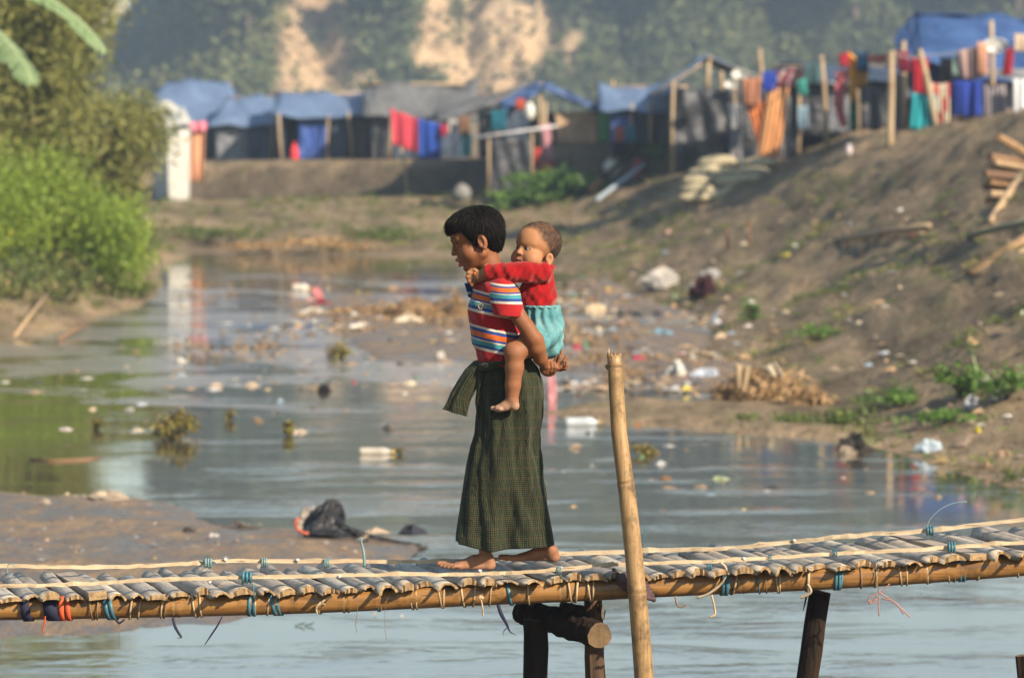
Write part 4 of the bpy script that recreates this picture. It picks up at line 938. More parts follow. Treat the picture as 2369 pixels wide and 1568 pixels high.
# near hand closes on the other wrist
fd.ell((1000, 1478, -125), (56, 50, 34), 16); fd.ell((1022, 1505, -92), (62, 38, 40), 16)
for x0, x1, y0, y1, r in ((1010, 1012, 1424, 1490, 17), (1034, 1042, 1412, 1492, 17), (1058, 1068, 1424, 1490, 16), (1078, 1088, 1440, 1482, 14)):
    fd.chain([(x0 - 12, y0 + 18, -118), (x0 + 8, y0 + 4, -150), (x1 + 8, (y0 + y1) / 2 + 6, -158), (x1, y1, -146), (x1 - 12, y1 + 14, -112)], [r, r, r * .98, r * .92, r * .8], 3)
fd.chain([(990, 1440, -150), (1012, 1412, -158), (1030, 1400, -150)], [22, 18, 14], 4)
# far hand, open, fingers up
fd.ell((1095, 1462, -50), (62, 40, 26), 14, R=None); fd.ell((1122, 1470, -55), (36, 32, 24), 12)
for pts, r in (([(1070, 1430, -40), (1086, 1392, -34), (1096, 1356, -20)], 14), ([(1096, 1436, -55), (1116, 1384, -58), (1130, 1348, -46), (1134, 1330, -34)], 15), ([(1122, 1448, -62), (1148, 1414, -78), (1164, 1388, -74), (1170, 1372, -62)], 15), ([(1132, 1482, -70), (1162, 1476, -92), (1174, 1446, -96), (1172, 1424, -86)], 16)):
    fd.chain(pts, [r, r * .98, r * .9, r * .74][:len(pts)], 4)
# legs and feet
fd.chain([(640, 1460, -80), (560, 2100, -90), (500, 2700, -70), (482, 2960, -62), (490, 3060, -62)], [120, 92, 66, 50, 48], 20)
fd.chain([(700, 1460, 100), (800, 2150, 90), (900, 2650, 76), (990, 2930, 76), (1040, 3030, 76)], [110, 72, 52, 48, 48], 20)
def foot(hx, hy, tx, ty, d, side, far):
    L = hx - tx; k = L / 470
    fd.ell((hx - 42 * k, hy - 34, d), (48 * k, 44, 42), 16); fd.chain([(hx - 55 * k, hy - 85, d), (hx - 170 * k, hy - 70, d), (hx - 300 * k, hy - 36, d + side * 4)], [50, 44, 30], 26)
    fd.chain([(hx - 60 * k, hy - 26, d - side * 12), (hx - 280 * k, hy - 26, d - side * 26), (hx - 340 * k, hy - 24, d - side * 30)], [30, 27, 24], 18)
    fd.chain([(hx - 270 * k, hy - 34, d + side * 20), (hx - 360 * k, hy - 28, d + side * 34)], [32, 28], 18)
    for i, (dx, dd, r, up) in enumerate(((470, 40, 25, 18), (446, 6, 18, 4), (418, -20, 17, 2), (388, -42, 16, 0), (352, -60, 15, 0))):
        bx = hx - (352 - i * 14) * k; fd.chain([(bx, hy - 28, d + side * (dd * .9)), ((bx + hx - dx * k) / 2, hy - 30 - up * .4, d + side * dd), (hx - dx * k + r * .8, hy - 20 - up, d + side * dd)], [r * 1.05, r, r * .95], 5)
foot(572, 3164, 82, 3100, -62, 1, False); foot(1115, 3114, 600, 3082, 76, -1, True)
V, Q = fd.mesh()
n = len(V); col = np.tile(np.array([.175, .067, .028]), (n, 1)); q = BF.inv(V)
nz = .5 + .5 * fbm(V[:, 0] / 60 + V[:, 2] / 45, V[:, 1] / 60, 4, 91); col *= (.90 + .2 * nz)[:, None]
onhead = (V[:, 1] < 760) & (V[:, 0] < 640)
for s in (1, -1):
    col = paint(col, blob(q, (120, 75 * s, -20), (60, 50, 50)) * .35 * onhead, (.25, .095, .042))
    m = (np.abs(q[:, 2] - 60 - .10 * (np.abs(q[:, 1]) - 60)) < 10) & (np.abs(q[:, 1] * s - 62) < 34) & (q[:, 0] > 120) & onhead; col[m] = (.03, .016, .012)
    m = (np.abs(q[:, 2] - 55) < 5) & (np.abs(q[:, 1] * s - 66) < 22) & (q[:, 0] > 120) & onhead; col[m] = (.30, .24, .20)
    m = (np.abs(q[:, 2] - 58) < 7) & (np.abs(q[:, 1] * s - 52) < 9) & (q[:, 0] > 120) & onhead; col[m] = (.012, .008, .008)
    t = (q[:, 1] * s - 20) / 85; m = (np.abs(q[:, 2] - (104 + 16 * np.sin(np.clip(t, 0, 1) * 2.6))) < 9 - 4 * np.clip(t, 0, 1)) & (t > 0) & (t < 1) & (q[:, 0] > 100) & onhead; col[m] = col[m] * .25
lip = (q[:, 0] > 178) & (np.abs(q[:, 1]) < 46) & onhead
m = lip & (q[:, 2] < -58) & (q[:, 2] > -90); col[m] = (.24, .075, .055)
m = lip & (q[:, 2] <= -90) & (q[:, 2] > -134); col[m] = (.33, .075, .055)
m = lip & (np.abs(q[:, 2] + 92) < 8) & (q[:, 0] < 214); col[m] = (.05, .015, .012)
ear_in = blob(q, (-12, 182, 16), (26, 26, 44)); col = paint(col, ear_in * .6 * onhead, (.13, .045, .028))
m = V[:, 1] > 2990; dust = np.clip((V[:, 1] - 2950) / 220, 0, 1) * (.3 + .5 * nz); col = paint(col, dust * m, (.33, .19, .12))
link('body', mesh_np('boy_body', W3(V), Q, [SKIN], attrs={'col': col}), boy)
BOY_V = None

# hair: a cap of the skull's shape with a fringe, and strands over it
fh = Field((110, 40, -230), (720, 560, 230), 5.0)
E = lambda c, r, k=10, cut=False: fh.ell(BF.p(*c), r, k, cut, BF.R)
E((-22, 0, 126), (230, 186, 190), 10); E((72, 0, 178), (148, 158, 134), 30); E((-70, 0, 45), (172, 160, 128), 30); E((-92, 0, 15), (130, 112, 150), 30)
for l_ in (-60, 0, 60): fh.cone(BF.p(150 - abs(l_) * .2, l_, 225), BF.p(200 - abs(l_) * .35, l_, 182), 52, 20, 30)
# cut the face free: in front of the sideburn and below the fringe
def face_cut(x, y, d):
    g = np.stack(np.broadcast_arrays(x, y, d), -1).reshape(-1, 3); q_ = BF.inv(g); f, l, u = q_.T; jag = 7 * np.sin(l * .16) + 5 * np.sin(l * .37 + f * .1) + 6 * np.sin(f * .3)
    d1 = np.maximum((50 + .47 * (u - 23) - f) * .9, u - 162 - jag); d2 = np.maximum(u - 16 + .3 * jag, -72 - f); return np.minimum(d1, d2).reshape(np.broadcast(x, y, d).shape)
fh.custom(face_cut, 6)
E((-30, 196, 8), (50, 60, 72), 8, True); E((-30, -196, 8), (50, 60, 72), 8, True)
fh.halfspace(BF.p(-120, 0, -118), BF.R @ np.array([.25, 0, -1.0]), 12)
fh.warp(lambda x, y, d: 1.2 * np.sin(x * .09 + .4 * np.sin(y * .03)) * np.cos(d * .11 + x * .02))
V, Q = fh.mesh(); rng = np.random.default_rng(4)
qv = BF.inv(V); crown = np.array([-95, 30, 300])
def flow_b(P):
    qq = BF.inv(P); d = qq - crown; d[:, 2] -= 40; rr = np.linalg.norm(d, axis=1)[:, None]; d = d / rr
    cen = qq - np.array([-5, 0, 110]); nrm = cen / np.array([214, 172, 170]) ** 2; nrm /= np.linalg.norm(nrm, axis=1)[:, None]
    d -= nrm * (d * nrm).sum(1)[:, None] * 1.0; d[:, 2] -= .15; d += nrm * .02
    return d @ BF.R.T
sel = rng.choice(len(V), 5200); rts = V[sel]; lowq = BF.inv(rts); edge = np.clip((lowq[:, 2] - 160) / 90, 0, 1) * (lowq[:, 0] > 40) + np.clip((lowq[:, 2] + 60) / 160, 0, 1) * (lowq[:, 0] <= 40)
S, SF = hairline_strands(0, rts, flow_b, lambda P: rng.uniform(40, 90, len(P)) * (.25 + .75 * edge), 2.2, rng, wob=.17)
o = link('hair', mesh_np('boy_hair', W3(np.concatenate([V, S])), np.concatenate([Q, SF + len(V)]), [HAIR, HAIR_LIT], mat_idx=np.concatenate([np.zeros(len(Q), int), (rng.random(len(sel)) < .5).astype(int).repeat(18)])), boy)

# polo shirt
def stripes_mat():
    m, N, L, P = nodes('striped_jersey'); a = N.new('ShaderNodeAttribute'); a.attribute_name = 'band'
    red = (.25, .005, .007); white = (.46, .385, .31); blue = (.014, .04, .17); org = (.45, .085, .010); teal = (.035, .19, .215)
    px_ = [(775, red), (825, white), (842, blue), (860, org), (897, blue), (912, white), (922, teal), (957, blue), (985, white), (1008, red), (1115, white), (1138, blue), (1163, org), (1205, blue), (1225, white), (1236, teal), (1275, blue), (1292, white), (1315, red)]
    full = [((p - 775) / 1000, c) for p, c in px_]
    c = ramp(N, L, a.outputs['Fac'], full, 'CONSTANT')
    v = coords(N, L, 'Object'); n1 = noise(N, L, v, 26, 5, .6); c = mix(N, L, ramp(N, L, n1, [(.3, (.78,) * 3), (.7, (1.08,) * 3)]), (0, 0, 0), c)
    L.new(c, P.inputs['Base Color']); P.inputs['Roughness'].default_value = .85; P.inputs['Specular IOR Level'].default_value = .2; P.inputs['Sheen Weight'].default_value = .12
    b1 = bump(N, L, noise(N, L, v, 22, 4, .6, .6), None, .5, .008); bump(N, L, noise(N, L, v, 600, 2), P, .25, .0006, b1); return m
STR = stripes_mat()
def band(V):       # 0..1: two repeats of stripes from collar to hem (910 units), each band following the cloth
    return None
def band_torso(V): s = V[:, 1] - .20 * (V[:, 0] - 480) - .00012 * V[:, 2] ** 2 * 0; return np.clip((s - 775) / 1000, 0, 1)
fs = Field((270, 690, -330), (900, 1500, 330), 5.2)
fs.chain([(545, 815, 0), (562, 985, 0), (590, 1190, 0), (622, 1320, 0), (662, 1470, 0)], [158, 210, 214, 202, 186], 34, ds=.80)
fs.cone((575, 815, -185), (575, 815, 185), 98, 98, 50); fs.cone((650, 960, -140), (650, 960, 140), 130, 130, 60)
fs.cone((560, 650, 0), (530, 790, 0), 96, 120, 10, True)
fs.warp(lambda x, y, d: 5 * np.sin(.030 * (y + 1.5 * x) + d * .012) * np.clip((y - 1000) / 300, 0, 1) + 3.5 * np.sin(.055 * x - .02 * y + d * .03) + 2.5 * np.sin(.05 * d + .02 * y))
fs.halfspace((560, 1455, 0), (.10, 1, 0))
V, Q = fs.mesh(); shirt = link('polo_shirt', mesh_np('polo_shirt', W3(V), Q, [STR], attrs={'band': band_torso(V)}), boy)
def sleeve(sd):
    f2 = Field((480, 700, -430) if sd < 0 else (480, 700, 60), (900, 1080, -60) if sd < 0 else (900, 1080, 430), 5.0)
    f2.chain([(622, 800, 205 * sd), (660, 880, 252 * sd), (700, 1050, 286 * sd)], [112, 126, 134], 20, ds=1.12)
    f2.warp(lambda x, y, d: 4 * np.sin(.05 * x + .03 * y) * np.clip((y - 850) / 150, 0, 1) + 2.5 * np.sin(.06 * d + .04 * y))
    f2.cone((690, 960, 280 * sd), (720, 1120, 300 * sd), 88, 124, 6, True, ds=1.15)
    f2.halfspace((700, 1022, 0), (-.06, 1, 0))
    V, Q = f2.mesh(); s = V[:, 1] - .04 * (V[:, 0] - 690) + .0010 * (V[:, 0] - 665) ** 2 * np.clip((900 - V[:, 1]) / 200, 0, 1); return link('sleeve', mesh_np('sleeve', W3(V), Q, [STR], attrs={'band': np.clip((50 + (s - 760) * 1.145) / 1000, .0, .33)}), shirt)
sleeve(-1); sleeve(1)
COLLAR = M('collar_knit', (.022, .055, .22), (.016, .035, .14), 20, .85, .3, .003); COLLAR_S = M('collar_stripe', (.40, .42, .42), None, 20, .85)
for sd in (-1, 1):
    b = MB()
    def fn(i, j, sd=sd):
        a = -.15 + 2.1 * i; rr = 118 + 26 * j
        return w3(520 - rr * math.cos(a) * (1 - .05 * j), 742 + 52 * j * (1 - .35 * i) - 26 * i + 14 * (1 - i) * j, sd * rr * .98 * math.sin(a) * .92)
    b.sheet(fn, 14, 5); c_ = b.build('collar', COLLAR, shirt, True, .004)
    b = MB(); b.sheet(lambda i, j, fn=fn: fn(i, .78 + .10 * j) - Vector((.0, .0035 * (1 if sd < 0 else -1) , -.0)), 14, 1); b.build('stripe', COLLAR_S, c_, True, .002)
b = MB()      # the turned-up front point of the collar
b.sheet(lambda i, j: w3(318 + 70 * i + 34 * j, 762 + 8 * i + 118 * j, -28 + 60 * i - 8 * j), 4, 5); c_ = b.build('collar_point', COLLAR, shirt, True, .004)
b = MB(); b.sheet(lambda i, j: w3(318 + 70 * i + 34 * (.62 + .14 * j), 762 + 8 * i + 118 * (.62 + .14 * j), -40 + 60 * i - 8 * j), 4, 1); b.build('stripe', COLLAR_S, c_, True, .002)
LOGO = M('embroidery_orange', (.36, .20, .06), None, 30, .8); LOGO2 = M('embroidery_blue', (.06, .16, .32), None, 30, .8)
b = MB(); cc = (452, 945, -236)
b.tube([w3(cc[0] + 17 * math.cos(a), cc[1] + 24 * math.sin(a), cc[2] + .30 * 17 * -math.cos(a)) for a in np.linspace(.7, 5.6, 12)], .0016, 6)
for k in range(4): b.tube([w3(472 + 11 * k, 930 + 2 * k, -243 - 3 * k), w3(471 + 11 * k, 965 + 2 * k, -241 - 3 * k)], .0014, 5)
b.build('chest_logo', LOGO, shirt, True)

# sarong
def check_mat():
    m, N, L, P = nodes('checked_cotton'); uv = N.new('ShaderNodeAttribute'); uv.attribute_name = 'weave'
    sp = N.new('ShaderNodeSeparateXYZ'); L.new(uv.outputs['Vector'], sp.inputs[0])
    def lines(s, per, w): 
        f = math_(N, L, 'FRACT', math_(N, L, 'DIVIDE', s, per)); return math_(N, L, 'LESS_THAN', f, w)
    a, b = sp.outputs['X'], sp.outputs['Y']
    la = lines(a, .0066, .26); lb = lines(b, .0066, .26); 
    ln = math_(N, L, 'MAXIMUM', la, lb); both = math_(N, L, 'MULTIPLY', la, lb)
    oa = lines(a, .0330, .22); ob = lines(b, .0330, .22)
    base = mix(N, L, math_(N, L, 'MAXIMUM', oa, ob), (.004, .007, .0035), (.020, .012, .005))
    c = mix(N, L, math_(N, L, 'MULTIPLY', ln, .75), base, (.038, .045, .020)); c = mix(N, L, math_(N, L, 'MULTIPLY', both, .7), c, (.10, .11, .06))
    v = coords(N, L, 'Object'); n1 = noise(N, L, v, 9, 4, .6); c = mix(N, L, ramp(N, L, n1, [(.3, (.72,) * 3), (.7, (1.1,) * 3)]), (0, 0, 0), c)
    L.new(c, P.inputs['Base Color']); P.inputs['Roughness'].default_value = .9; P.inputs['Specular IOR Level'].default_value = .15; P.inputs['Sheen Weight'].default_value = .1
    vw = coords(N, L, 'Object', (1, 1, .4)); b1 = bump(N, L, noise(N, L, vw, 20, 5, .65, 1.0), None, .9, .016); bump(N, L, noise(N, L, v, 500, 2), P, .3, .0008, b1); return m
CHECK = check_mat()
def loft(rows, n, weave, name, parent, mat, close=True, thick=.0025):
    V = []; U = []
    for r in rows:
        for p, uvw in r: V.append(p); U.append((*uvw, 0))
    w = len(rows[0]); F = []
    for i in range(len(rows) - 1):
        for j in range(w - 1): F.append((i*w+j, (i+1)*w+j, (i+1)*w+j+1, i*w+j+1))
    me = mesh_np(name, V, np.array(F), [mat], True, attrs={'weave': np.array(U)})
    o = link(name, me, parent); md = o.modifiers.new('thickness', 'SOLIDIFY'); md.thickness = thick; md.offset = 0; return o
k2 = 1.358; LY = np.array([120, 150, 200, 300, 400, 500, 620, 700, 800, 900, 1000, 1130, 1255, 1312]) ; 
LL = np.array([352, 342, 336, 328, 319, 312, 303, 276, 254, 240, 226, 207, 188, 184.]) ; LR = np.array([600, 640, 686, 717, 721, 716, 694, 692, 706, 720, 730, 752, 776, 783.])
def sarong():
    rows = []; nr, nc = 120, 181; rs = np.random.default_rng(12)
    tg, ag = np.meshgrid(np.linspace(0, 1, nr + 1), np.linspace(0, 2 * math.pi, nc), indexing='ij'); FB = 34 * fbm(ag * 1.5 + .8 * tg, tg * 2.6, 3, 61) + 44 * fbm(ag * 3.4 - 2.8 * tg, tg * 2.2, 2, 67) + 12 * fbm(ag * 7 + 6 * tg, tg * 12, 3, 69)
    for i in range(nr + 1):
        t = i / nr; yz = 128 + (1312 - 128) * t
        l = np.interp(yz, LY, LL) * k2; r = np.interp(yz, LY, LR) * k2; cx = (l + r) / 2; a = (r - l) / 2; dep = np.interp(yz, [120, 300, 700, 1312], [205, 222, 200, 232])
        row = []; s = 0; last = None
        for j in range(nc):
            th = 2 * math.pi * j / (nc - 1); ex = .86
            ct, st = math.cos(th), math.sin(th); X = cx - a * math.copysign(abs(ct) ** ex, ct); D = -dep * math.copysign(abs(st) ** .95, st)
            g = .35 + .65 * t
            # folds: long ones from the knot fanning to the hem, a deep one between the legs, crumples
            f = 9 * math.sin(7 * th + 2.2 * t + .8) * g + 4 * math.sin(15 * th - 5 * t + 1.5 * math.sin(4 * t)) * g + FB[i, j] * (.45 + .55 * g) + 2 * math.sin(27 * th + 9 * t + 2 * math.sin(5 * t)) * (.4 + .6 * (1 - t))
            f += 62 * math.exp(-((th - (1.62 + .28 * (1 - t))) / .16) ** 2) * -1 * max(0, (t - .42)) / .58 + 26 * math.exp(-((th - (1.36 + .25 * (1 - t))) / .14) ** 2) * max(0, (t - .3)) / .7
            f += 14 * math.exp(-((th - (.35 + .5 * t)) / .12) ** 2) * (1 - .3 * t) - 12 * math.exp(-((th - (.55 + .5 * t)) / .10) ** 2) * (1 - .3 * t)
            f += -16 * math.exp(-((th - 2.55) / .18) ** 2) * math.exp(-((t - .62) / .16) ** 2) + 8 * math.sin(22 * t + 3 * th) * math.exp(-((th - 2.4) / .6) ** 2) * math.exp(-((t - .55) / .25) ** 2)
            nx_, nd_ = -ct, -st; X += nx_ * f * (.35 if abs(ct) > .93 else 1); D += nd_ * f
            hem = 0
            if t > .9: hem = (t - .9) / .1 * (26 * math.exp(-((th - 1.25) / .3) ** 2) - 34 * max(0, math.cos(th)) ** 1.5 + 10 * math.sin(th) - 8 * max(0, -math.cos(th)))
            yy = 1187.5 + (yz + hem * .8) * k2
            if i == 0: yy += -30 * max(0, -ct) + 4 * math.sin(9 * th)
            if t < .3: yy += (1 - t / .3) * 10 * math.sin(th * 2 + 1)
            p = w3(X, yy, D - 10)
            if last is not None: s += (p - last).length
            last = p; row.append((p, (s if i else s, t * 1184 * k2 * KK)))
        # keep weave lines vertical: use a common girth
        tot = row[-1][1][0]; row = [(p, (u_ / tot * .80, v_)) for p, (u_, v_) in row]; rows.append(row)
    return loft(rows, nc, None, 'sarong', boy, CHECK)
sarong_o = sarong()
# rolled waist and twisted knot
def tube_loft(path, rx, rd, name, parent, mat, n=28, folds=5, amp=.16, seed=0, flare=None, rows_n=36):
    rs = np.random.default_rng(seed); ph = rs.uniform(0, 6.28, 4); rows = []; P = np.array(path, float); tt = np.linspace(0, 1, len(P)); s_al = 0; lastc = None
    for i in range(rows_n + 1):
        t = i / rows_n; c = np.array([np.interp(t, tt, P[:, q]) for q in range(3)]); e = 1e-2
        c1 = np.array([np.interp(min(1, t + .06), tt, P[:, q]) for q in range(3)]); c0 = np.array([np.interp(max(0, t - .06), tt, P[:, q]) for q in range(3)]); T = c1 - c0; T /= np.linalg.norm(T)
        A = np.array([-T[1], T[0], 0]); A /= np.linalg.norm(A) + 1e-9; B = np.cross(T, A); a_ = np.interp(t, np.linspace(0, 1, len(rx)), rx); b_ = np.interp(t, np.linspace(0, 1, len(rd)), rd)
        if lastc is not None: s_al += np.linalg.norm(c - lastc) * KK
        lastc = c; row = []
        for j in range(n + 1):
            th = 2 * math.pi * j / n; f = 1 + amp * (math.sin(folds * th + ph[0] + 2 * t) + .6 * math.sin((folds + 4) * th + ph[1] - 3 * t)) * (.5 + .5 * t)
            p = c + A * a_ * f * math.cos(th) + B * b_ * f * math.sin(th); row.append((w3(*p), (th * (a_ + b_) / 2 * KK, s_al)))
        rows.append(row)
    return loft(rows, n + 1, None, name, parent, mat)
Z2 = lambda x, y, d: (x * k2, 1187.5 + y * k2, d)
tube_loft([Z2(360, 190, -60), Z2(322, 205, -70), Z2(288, 250, -72), Z2(248, 320, -70), Z2(208, 395, -66), Z2(185, 462, -62), Z2(178, 486, -60)], [40, 58, 70, 76, 82, 92, 96], [44, 60, 58, 52, 48, 50, 50], 'tucked_tail', sarong_o, CHECK, 40, 5, .17, 3)
tube_loft([Z2(300, 195, -95), Z2(338, 240, -120), Z2(330, 330, -118), Z2(318, 420, -100), Z2(322, 520, -90)], [16, 30, 28, 22, 8], [14, 24, 22, 18, 8], 'hanging_fold', sarong_o, CHECK, 24, 3, .14, 5)
tube_loft([Z2(318, 205, 20), Z2(318, 200, -90), Z2(360, 196, -185), Z2(430, 178, -228), Z2(500, 152, -240), Z2(580, 130, -200), Z2(640, 118, -100), Z2(655, 115, 40)], [26, 34, 30, 27, 24, 22, 20, 18], [20, 24, 22, 20, 18, 16, 16, 16], 'waist_roll', sarong_o, CHECK, 20, 4, .12, 8, rows_n=60)

# ------------------------------------------------------------------ the baby on his back
baby = empty('person', w3(960, 1380)); tag(baby, 'small child in red knitted sweater and teal shorts riding on the walking child\'s back', 'person')
AF = Frame((908, 548, 25), math.radians(42), math.radians(-8), math.radians(-3))
fb = Field((320, 215, -430), (1180, 1840, 360), 5.2)
build_head(fb, AF, BABY_HEAD)
fb.chain([(945, 600, 30), (955, 700, 30)], [88, 96], 30)
fb.chain([(960, 740, 20), (955, 900, 15), (985, 1150, 10)], [105, 120, 135], 30)
fb.chain([(960, 690, -110), (715, 668, -190), (520, 672, -175), (440, 705, -135), (405, 720, -115)], [70, 66, 60, 47, 38], 14)
fb.chain([(940, 700, 150), (700, 690, 190), (520, 700, 130), (440, 740, 10)], [70, 62, 54, 44], 14)
# near hand, curled round a small orange bit
fb.ell((400, 712, -112), (40, 48, 34), 12)
for (x0, y0), (x1, y1), (x2, y2), r in (((378, 668), (352, 672), (350, 704), 19), ((372, 690), (344, 706), (356, 734), 19), ((378, 716), (356, 742), (374, 758), 18), ((392, 740), (378, 772), (398, 790), 16)):
    fb.chain([(x0 + 14, y0 + 6, -122), (x1, y1, -128), (x2, y2, -112)], [r, r, r * .85], 3)
fb.chain([(410, 690, -135), (418, 660, -140), (400, 645, -132)], [19, 18, 15], 4)
fb.ell((392, 655, -112), (40, 24, 28), 8)
# legs
for sd, vis in ((-1, True), (1, False)):
    dk = 300 * sd - 6; fb.chain([(960, 1235, 80 * sd), (850, 1270, 225 * sd), (738, 1325, dk)], [88, 98, 84], 26)
    fb.ell((722, 1310, dk - 6 * sd * -1), (76, 72, 70), 20)
    fb.chain([(735, 1345, dk), (735, 1450, dk), (722, 1600, dk), (716, 1705, dk)], [80, 76, 64, 54], 22)
    fb.ell((735, 1770, dk), (42, 42, 44), 16); fb.chain([(716, 1735, dk), (660, 1770, dk), (598, 1792, dk)], [52, 40, 30], 20); fb.ell((610, 1796, dk), (44, 24, 52), 14)
    for i, (tx, dd, r) in enumerate(((540, 34, 20), (556, 10, 15), (570, -10, 15), (586, -28, 14), (602, -44, 13))):
        fb.chain([(620, 1792, dk - sd * dd), (tx + 12, 1798 - (4 if i == 0 else 0), dk - sd * dd * 1.1)], [r, r * .95], 4)
V, Q = fb.mesh(); n = len(V); col = np.tile(np.array([.29, .135, .062]), (n, 1)); q = AF.inv(V); onh = V[:, 1] < 640
nz = .5 + .5 * fbm(V[:, 0] / 60 + V[:, 2] / 45, V[:, 1] / 60, 4, 17); col *= (.92 + .16 * nz)[:, None]
body_t = sstep(600, 760, V[:, 1]); col = col * (1 - body_t[:, None]) + np.array([.19, .078, .036]) * body_t[:, None]
# thin hair tone over the skull
hl = sstep(-20, 40, (q[:, 2] - 150) * .55 - (q[:, 0] - 50) * .62 + 22 * fbm(q[:, 1] / 30, q[:, 2] / 30, 3, 6)) * onh * sstep(-70, -10, q[:, 2] - (-45))
col = paint(col, hl * .85, (.075, .042, .027))
for s in (1, -1):
    col = paint(col, blob(q, (110, 75 * s, -15), (60, 50, 45)) * .3 * onh, (.38, .155, .08))
    e = ((q[:, 1] * s - 58) / 27) ** 2 + ((q[:, 2] - 60) / 11.5) ** 2; f_ = (q[:, 0] > 110) & onh
    col[(e < 1.35) & f_] = (.05, .028, .02); col[(e < .9) & f_] = (.26, .22, .19); col[(np.hypot(q[:, 1] * s - 56 + 4 * s, q[:, 2] - 60) < 11.5) & f_ & (e < 1)] = (.012, .008, .007)
    m = (np.abs(q[:, 2] - 72 + .0035 * (q[:, 1] * s - 58) ** 2) < 2.8) & (np.abs(q[:, 1] * s - 58) < 28) & f_; col[m] = (.05, .028, .02)
    t = (q[:, 1] * s - 24) / 66; m = (np.abs(q[:, 2] - (100 + 14 * np.sin(np.clip(t, 0, 1) * 2.6))) < 5) & (t > 0) & (t < 1) & f_; col[m] = col[m] * .88
m = (q[:, 0] > 142) & (np.abs(q[:, 1]) < 36) & (q[:, 2] < -26) & (q[:, 2] > -76) & onh & (np.abs(q[:, 1]) < 40 - .6 * np.abs(q[:, 2] + 50)); col[m] = (.36, .11, .08)
m = (q[:, 0] > 140) & (np.abs(q[:, 1]) < 38) & (np.abs(q[:, 2] + 49) < 4.5) & onh; col[m] = (.10, .03, .022)
col = paint(col, blob(q, (-4, 172, 2), (24, 24, 32)) * .6 * onh, (.20, .075, .04))
dust = sstep(1690, 1790, V[:, 1]) * (.35 + .4 * nz); col = paint(col, dust, (.36, .24, .17))
link('body', mesh_np('baby_body', W3(V), Q, [SKIN], attrs={'col': col}), baby)
# fine short hair
rng = np.random.default_rng(8); cand = V[(hl > .35)]; cand = cand[rng.choice(len(cand), 5200)]
def flow_s(P):
    qq = AF.inv(P); d = qq - np.array([-110, 20, 300]); d /= np.linalg.norm(d, axis=1)[:, None]; cen = qq - np.array([-28, 0, 138]); nrm = cen / np.array([198, 164, 164]) ** 2; nrm /= np.linalg.norm(nrm, axis=1)[:, None]
    d -= nrm * (d * nrm).sum(1)[:, None]; d += nrm * .16; d[:, 2] -= .2; return d @ AF.R.T
S, SF = hairline_strands(0, cand, flow_s, lambda P: rng.uniform(18, 44, len(P)), 1.1, rng, wob=.2)
link('hair', mesh_np('baby_hair', W3(S), SF, [HAIR_BABY]), baby)
# sweater
def knit_mat():
    m, N, L, P = nodes('red_knit'); v = coords(N, L, 'Object'); n1 = noise(N, L, v, 30, 4, .7); n2 = noise(N, L, v, 190, 3, .8)
    c = ramp(N, L, n1, [(.3, (.15, .0012, .0025)), (.7, (.24, .0035, .005))]); c = mix(N, L, ramp(N, L, n2, [(.60, (0, 0, 0)), (.78, (.40,) * 3)]), c, (.50, .12, .11))
    a = N.new('ShaderNodeAttribute'); a.attribute_name = 'weave'; sp = N.new('ShaderNodeSeparateXYZ'); L.new(a.outputs['Vector'], sp.inputs[0])
    s1 = math_(N, L, 'SINE', math_(N, L, 'MULTIPLY', sp.outputs['X'], 6.283 / .0062)); s2 = math_(N, L, 'SINE', math_(N, L, 'MULTIPLY', sp.outputs['Y'], 6.283 / .0054))
    h = math_(N, L, 'ADD', math_(N, L, 'MULTIPLY', s1, .6), math_(N, L, 'MULTIPLY', s2, .35)); h = math_(N, L, 'ADD', h, math_(N, L, 'MULTIPLY', n2, 1.4))
    L.new(c, P.inputs['Base Color']); P.inputs['Roughness'].default_value = .95; P.inputs['Specular IOR Level'].default_value = .1; P.inputs['Sheen Weight'].default_value = .35; P.inputs['Sheen Tint'].default_value = (1, .5, .45, 1)
    bump(N, L, h, P, .4, .0012); return m
KNIT = knit_mat()
fw = Field((470, 560, -330), (1130, 965, 320), 4.6)
fw.chain([(960, 660, 20), (940, 760, 15), (930, 860, 10), (935, 960, 10)], [94, 128, 152, 158], 24)
fw.chain([(968, 672, -105), (840, 664, -165), (705, 668, -195), (600, 668, -190), (470, 676, -165)], [88, 86, 84, 78, 74], 22)
fw.chain([(960, 680, 140), (705, 690, 190), (500, 705, 140)], [88, 78, 66], 22)
fw.cone((935, 560, 26), (950, 640, 26), 104, 92, 6, True)
fw.warp(lambda x, y, d: 7 * np.sin(.045 * (x - .6 * y) + 1.2 * np.sin(.02 * x)) * np.sin(.03 * d + .02 * y) + 5 * np.sin(.07 * (x + .9 * y)) * np.clip((760 - x) / 120, 0, 1) + 5 * np.sin(.06 * y + .025 * x) * np.clip((x - 760) / 200, 0, 1) * np.clip((y - 680) / 80, 0, 1) + 2 * np.sin(.11 * x + .05 * y))
fw.halfspace((490, 670, 0), (-1, .10, 0)); fw.halfspace((950, 948, 0), (.02, 1, 0)); fw.cone((515, 674, -172), (440, 690, -150), 56, 62, 4, True)
V, Q = fw.mesh(); arm = sstep(800, 740, V[:, 0])
Wv = np.stack([(V[:, 0] * 1.0 + .3 * V[:, 2]) * KK, (V[:, 1] + .2 * V[:, 2]) * KK, 0 * V[:, 0]], 1)
sweater = link('sweater', mesh_np('sweater', W3(V), Q, [KNIT], attrs={'weave': Wv}), baby)
fc = Field((830, 560, -130), (1090, 690, 190), 4.6)
fc.cone((952, 622, 26), (954, 634, 26), 112, 113, 0); fc.warp(lambda x, y, d: np.abs(y - 630 - .04 * (x - 950)) * .9 - 22 + 2 * np.sin(.08 * d + .05 * x)); fc.cone((945, 560, 26), (950, 700, 26), 92, 92, 6, True)
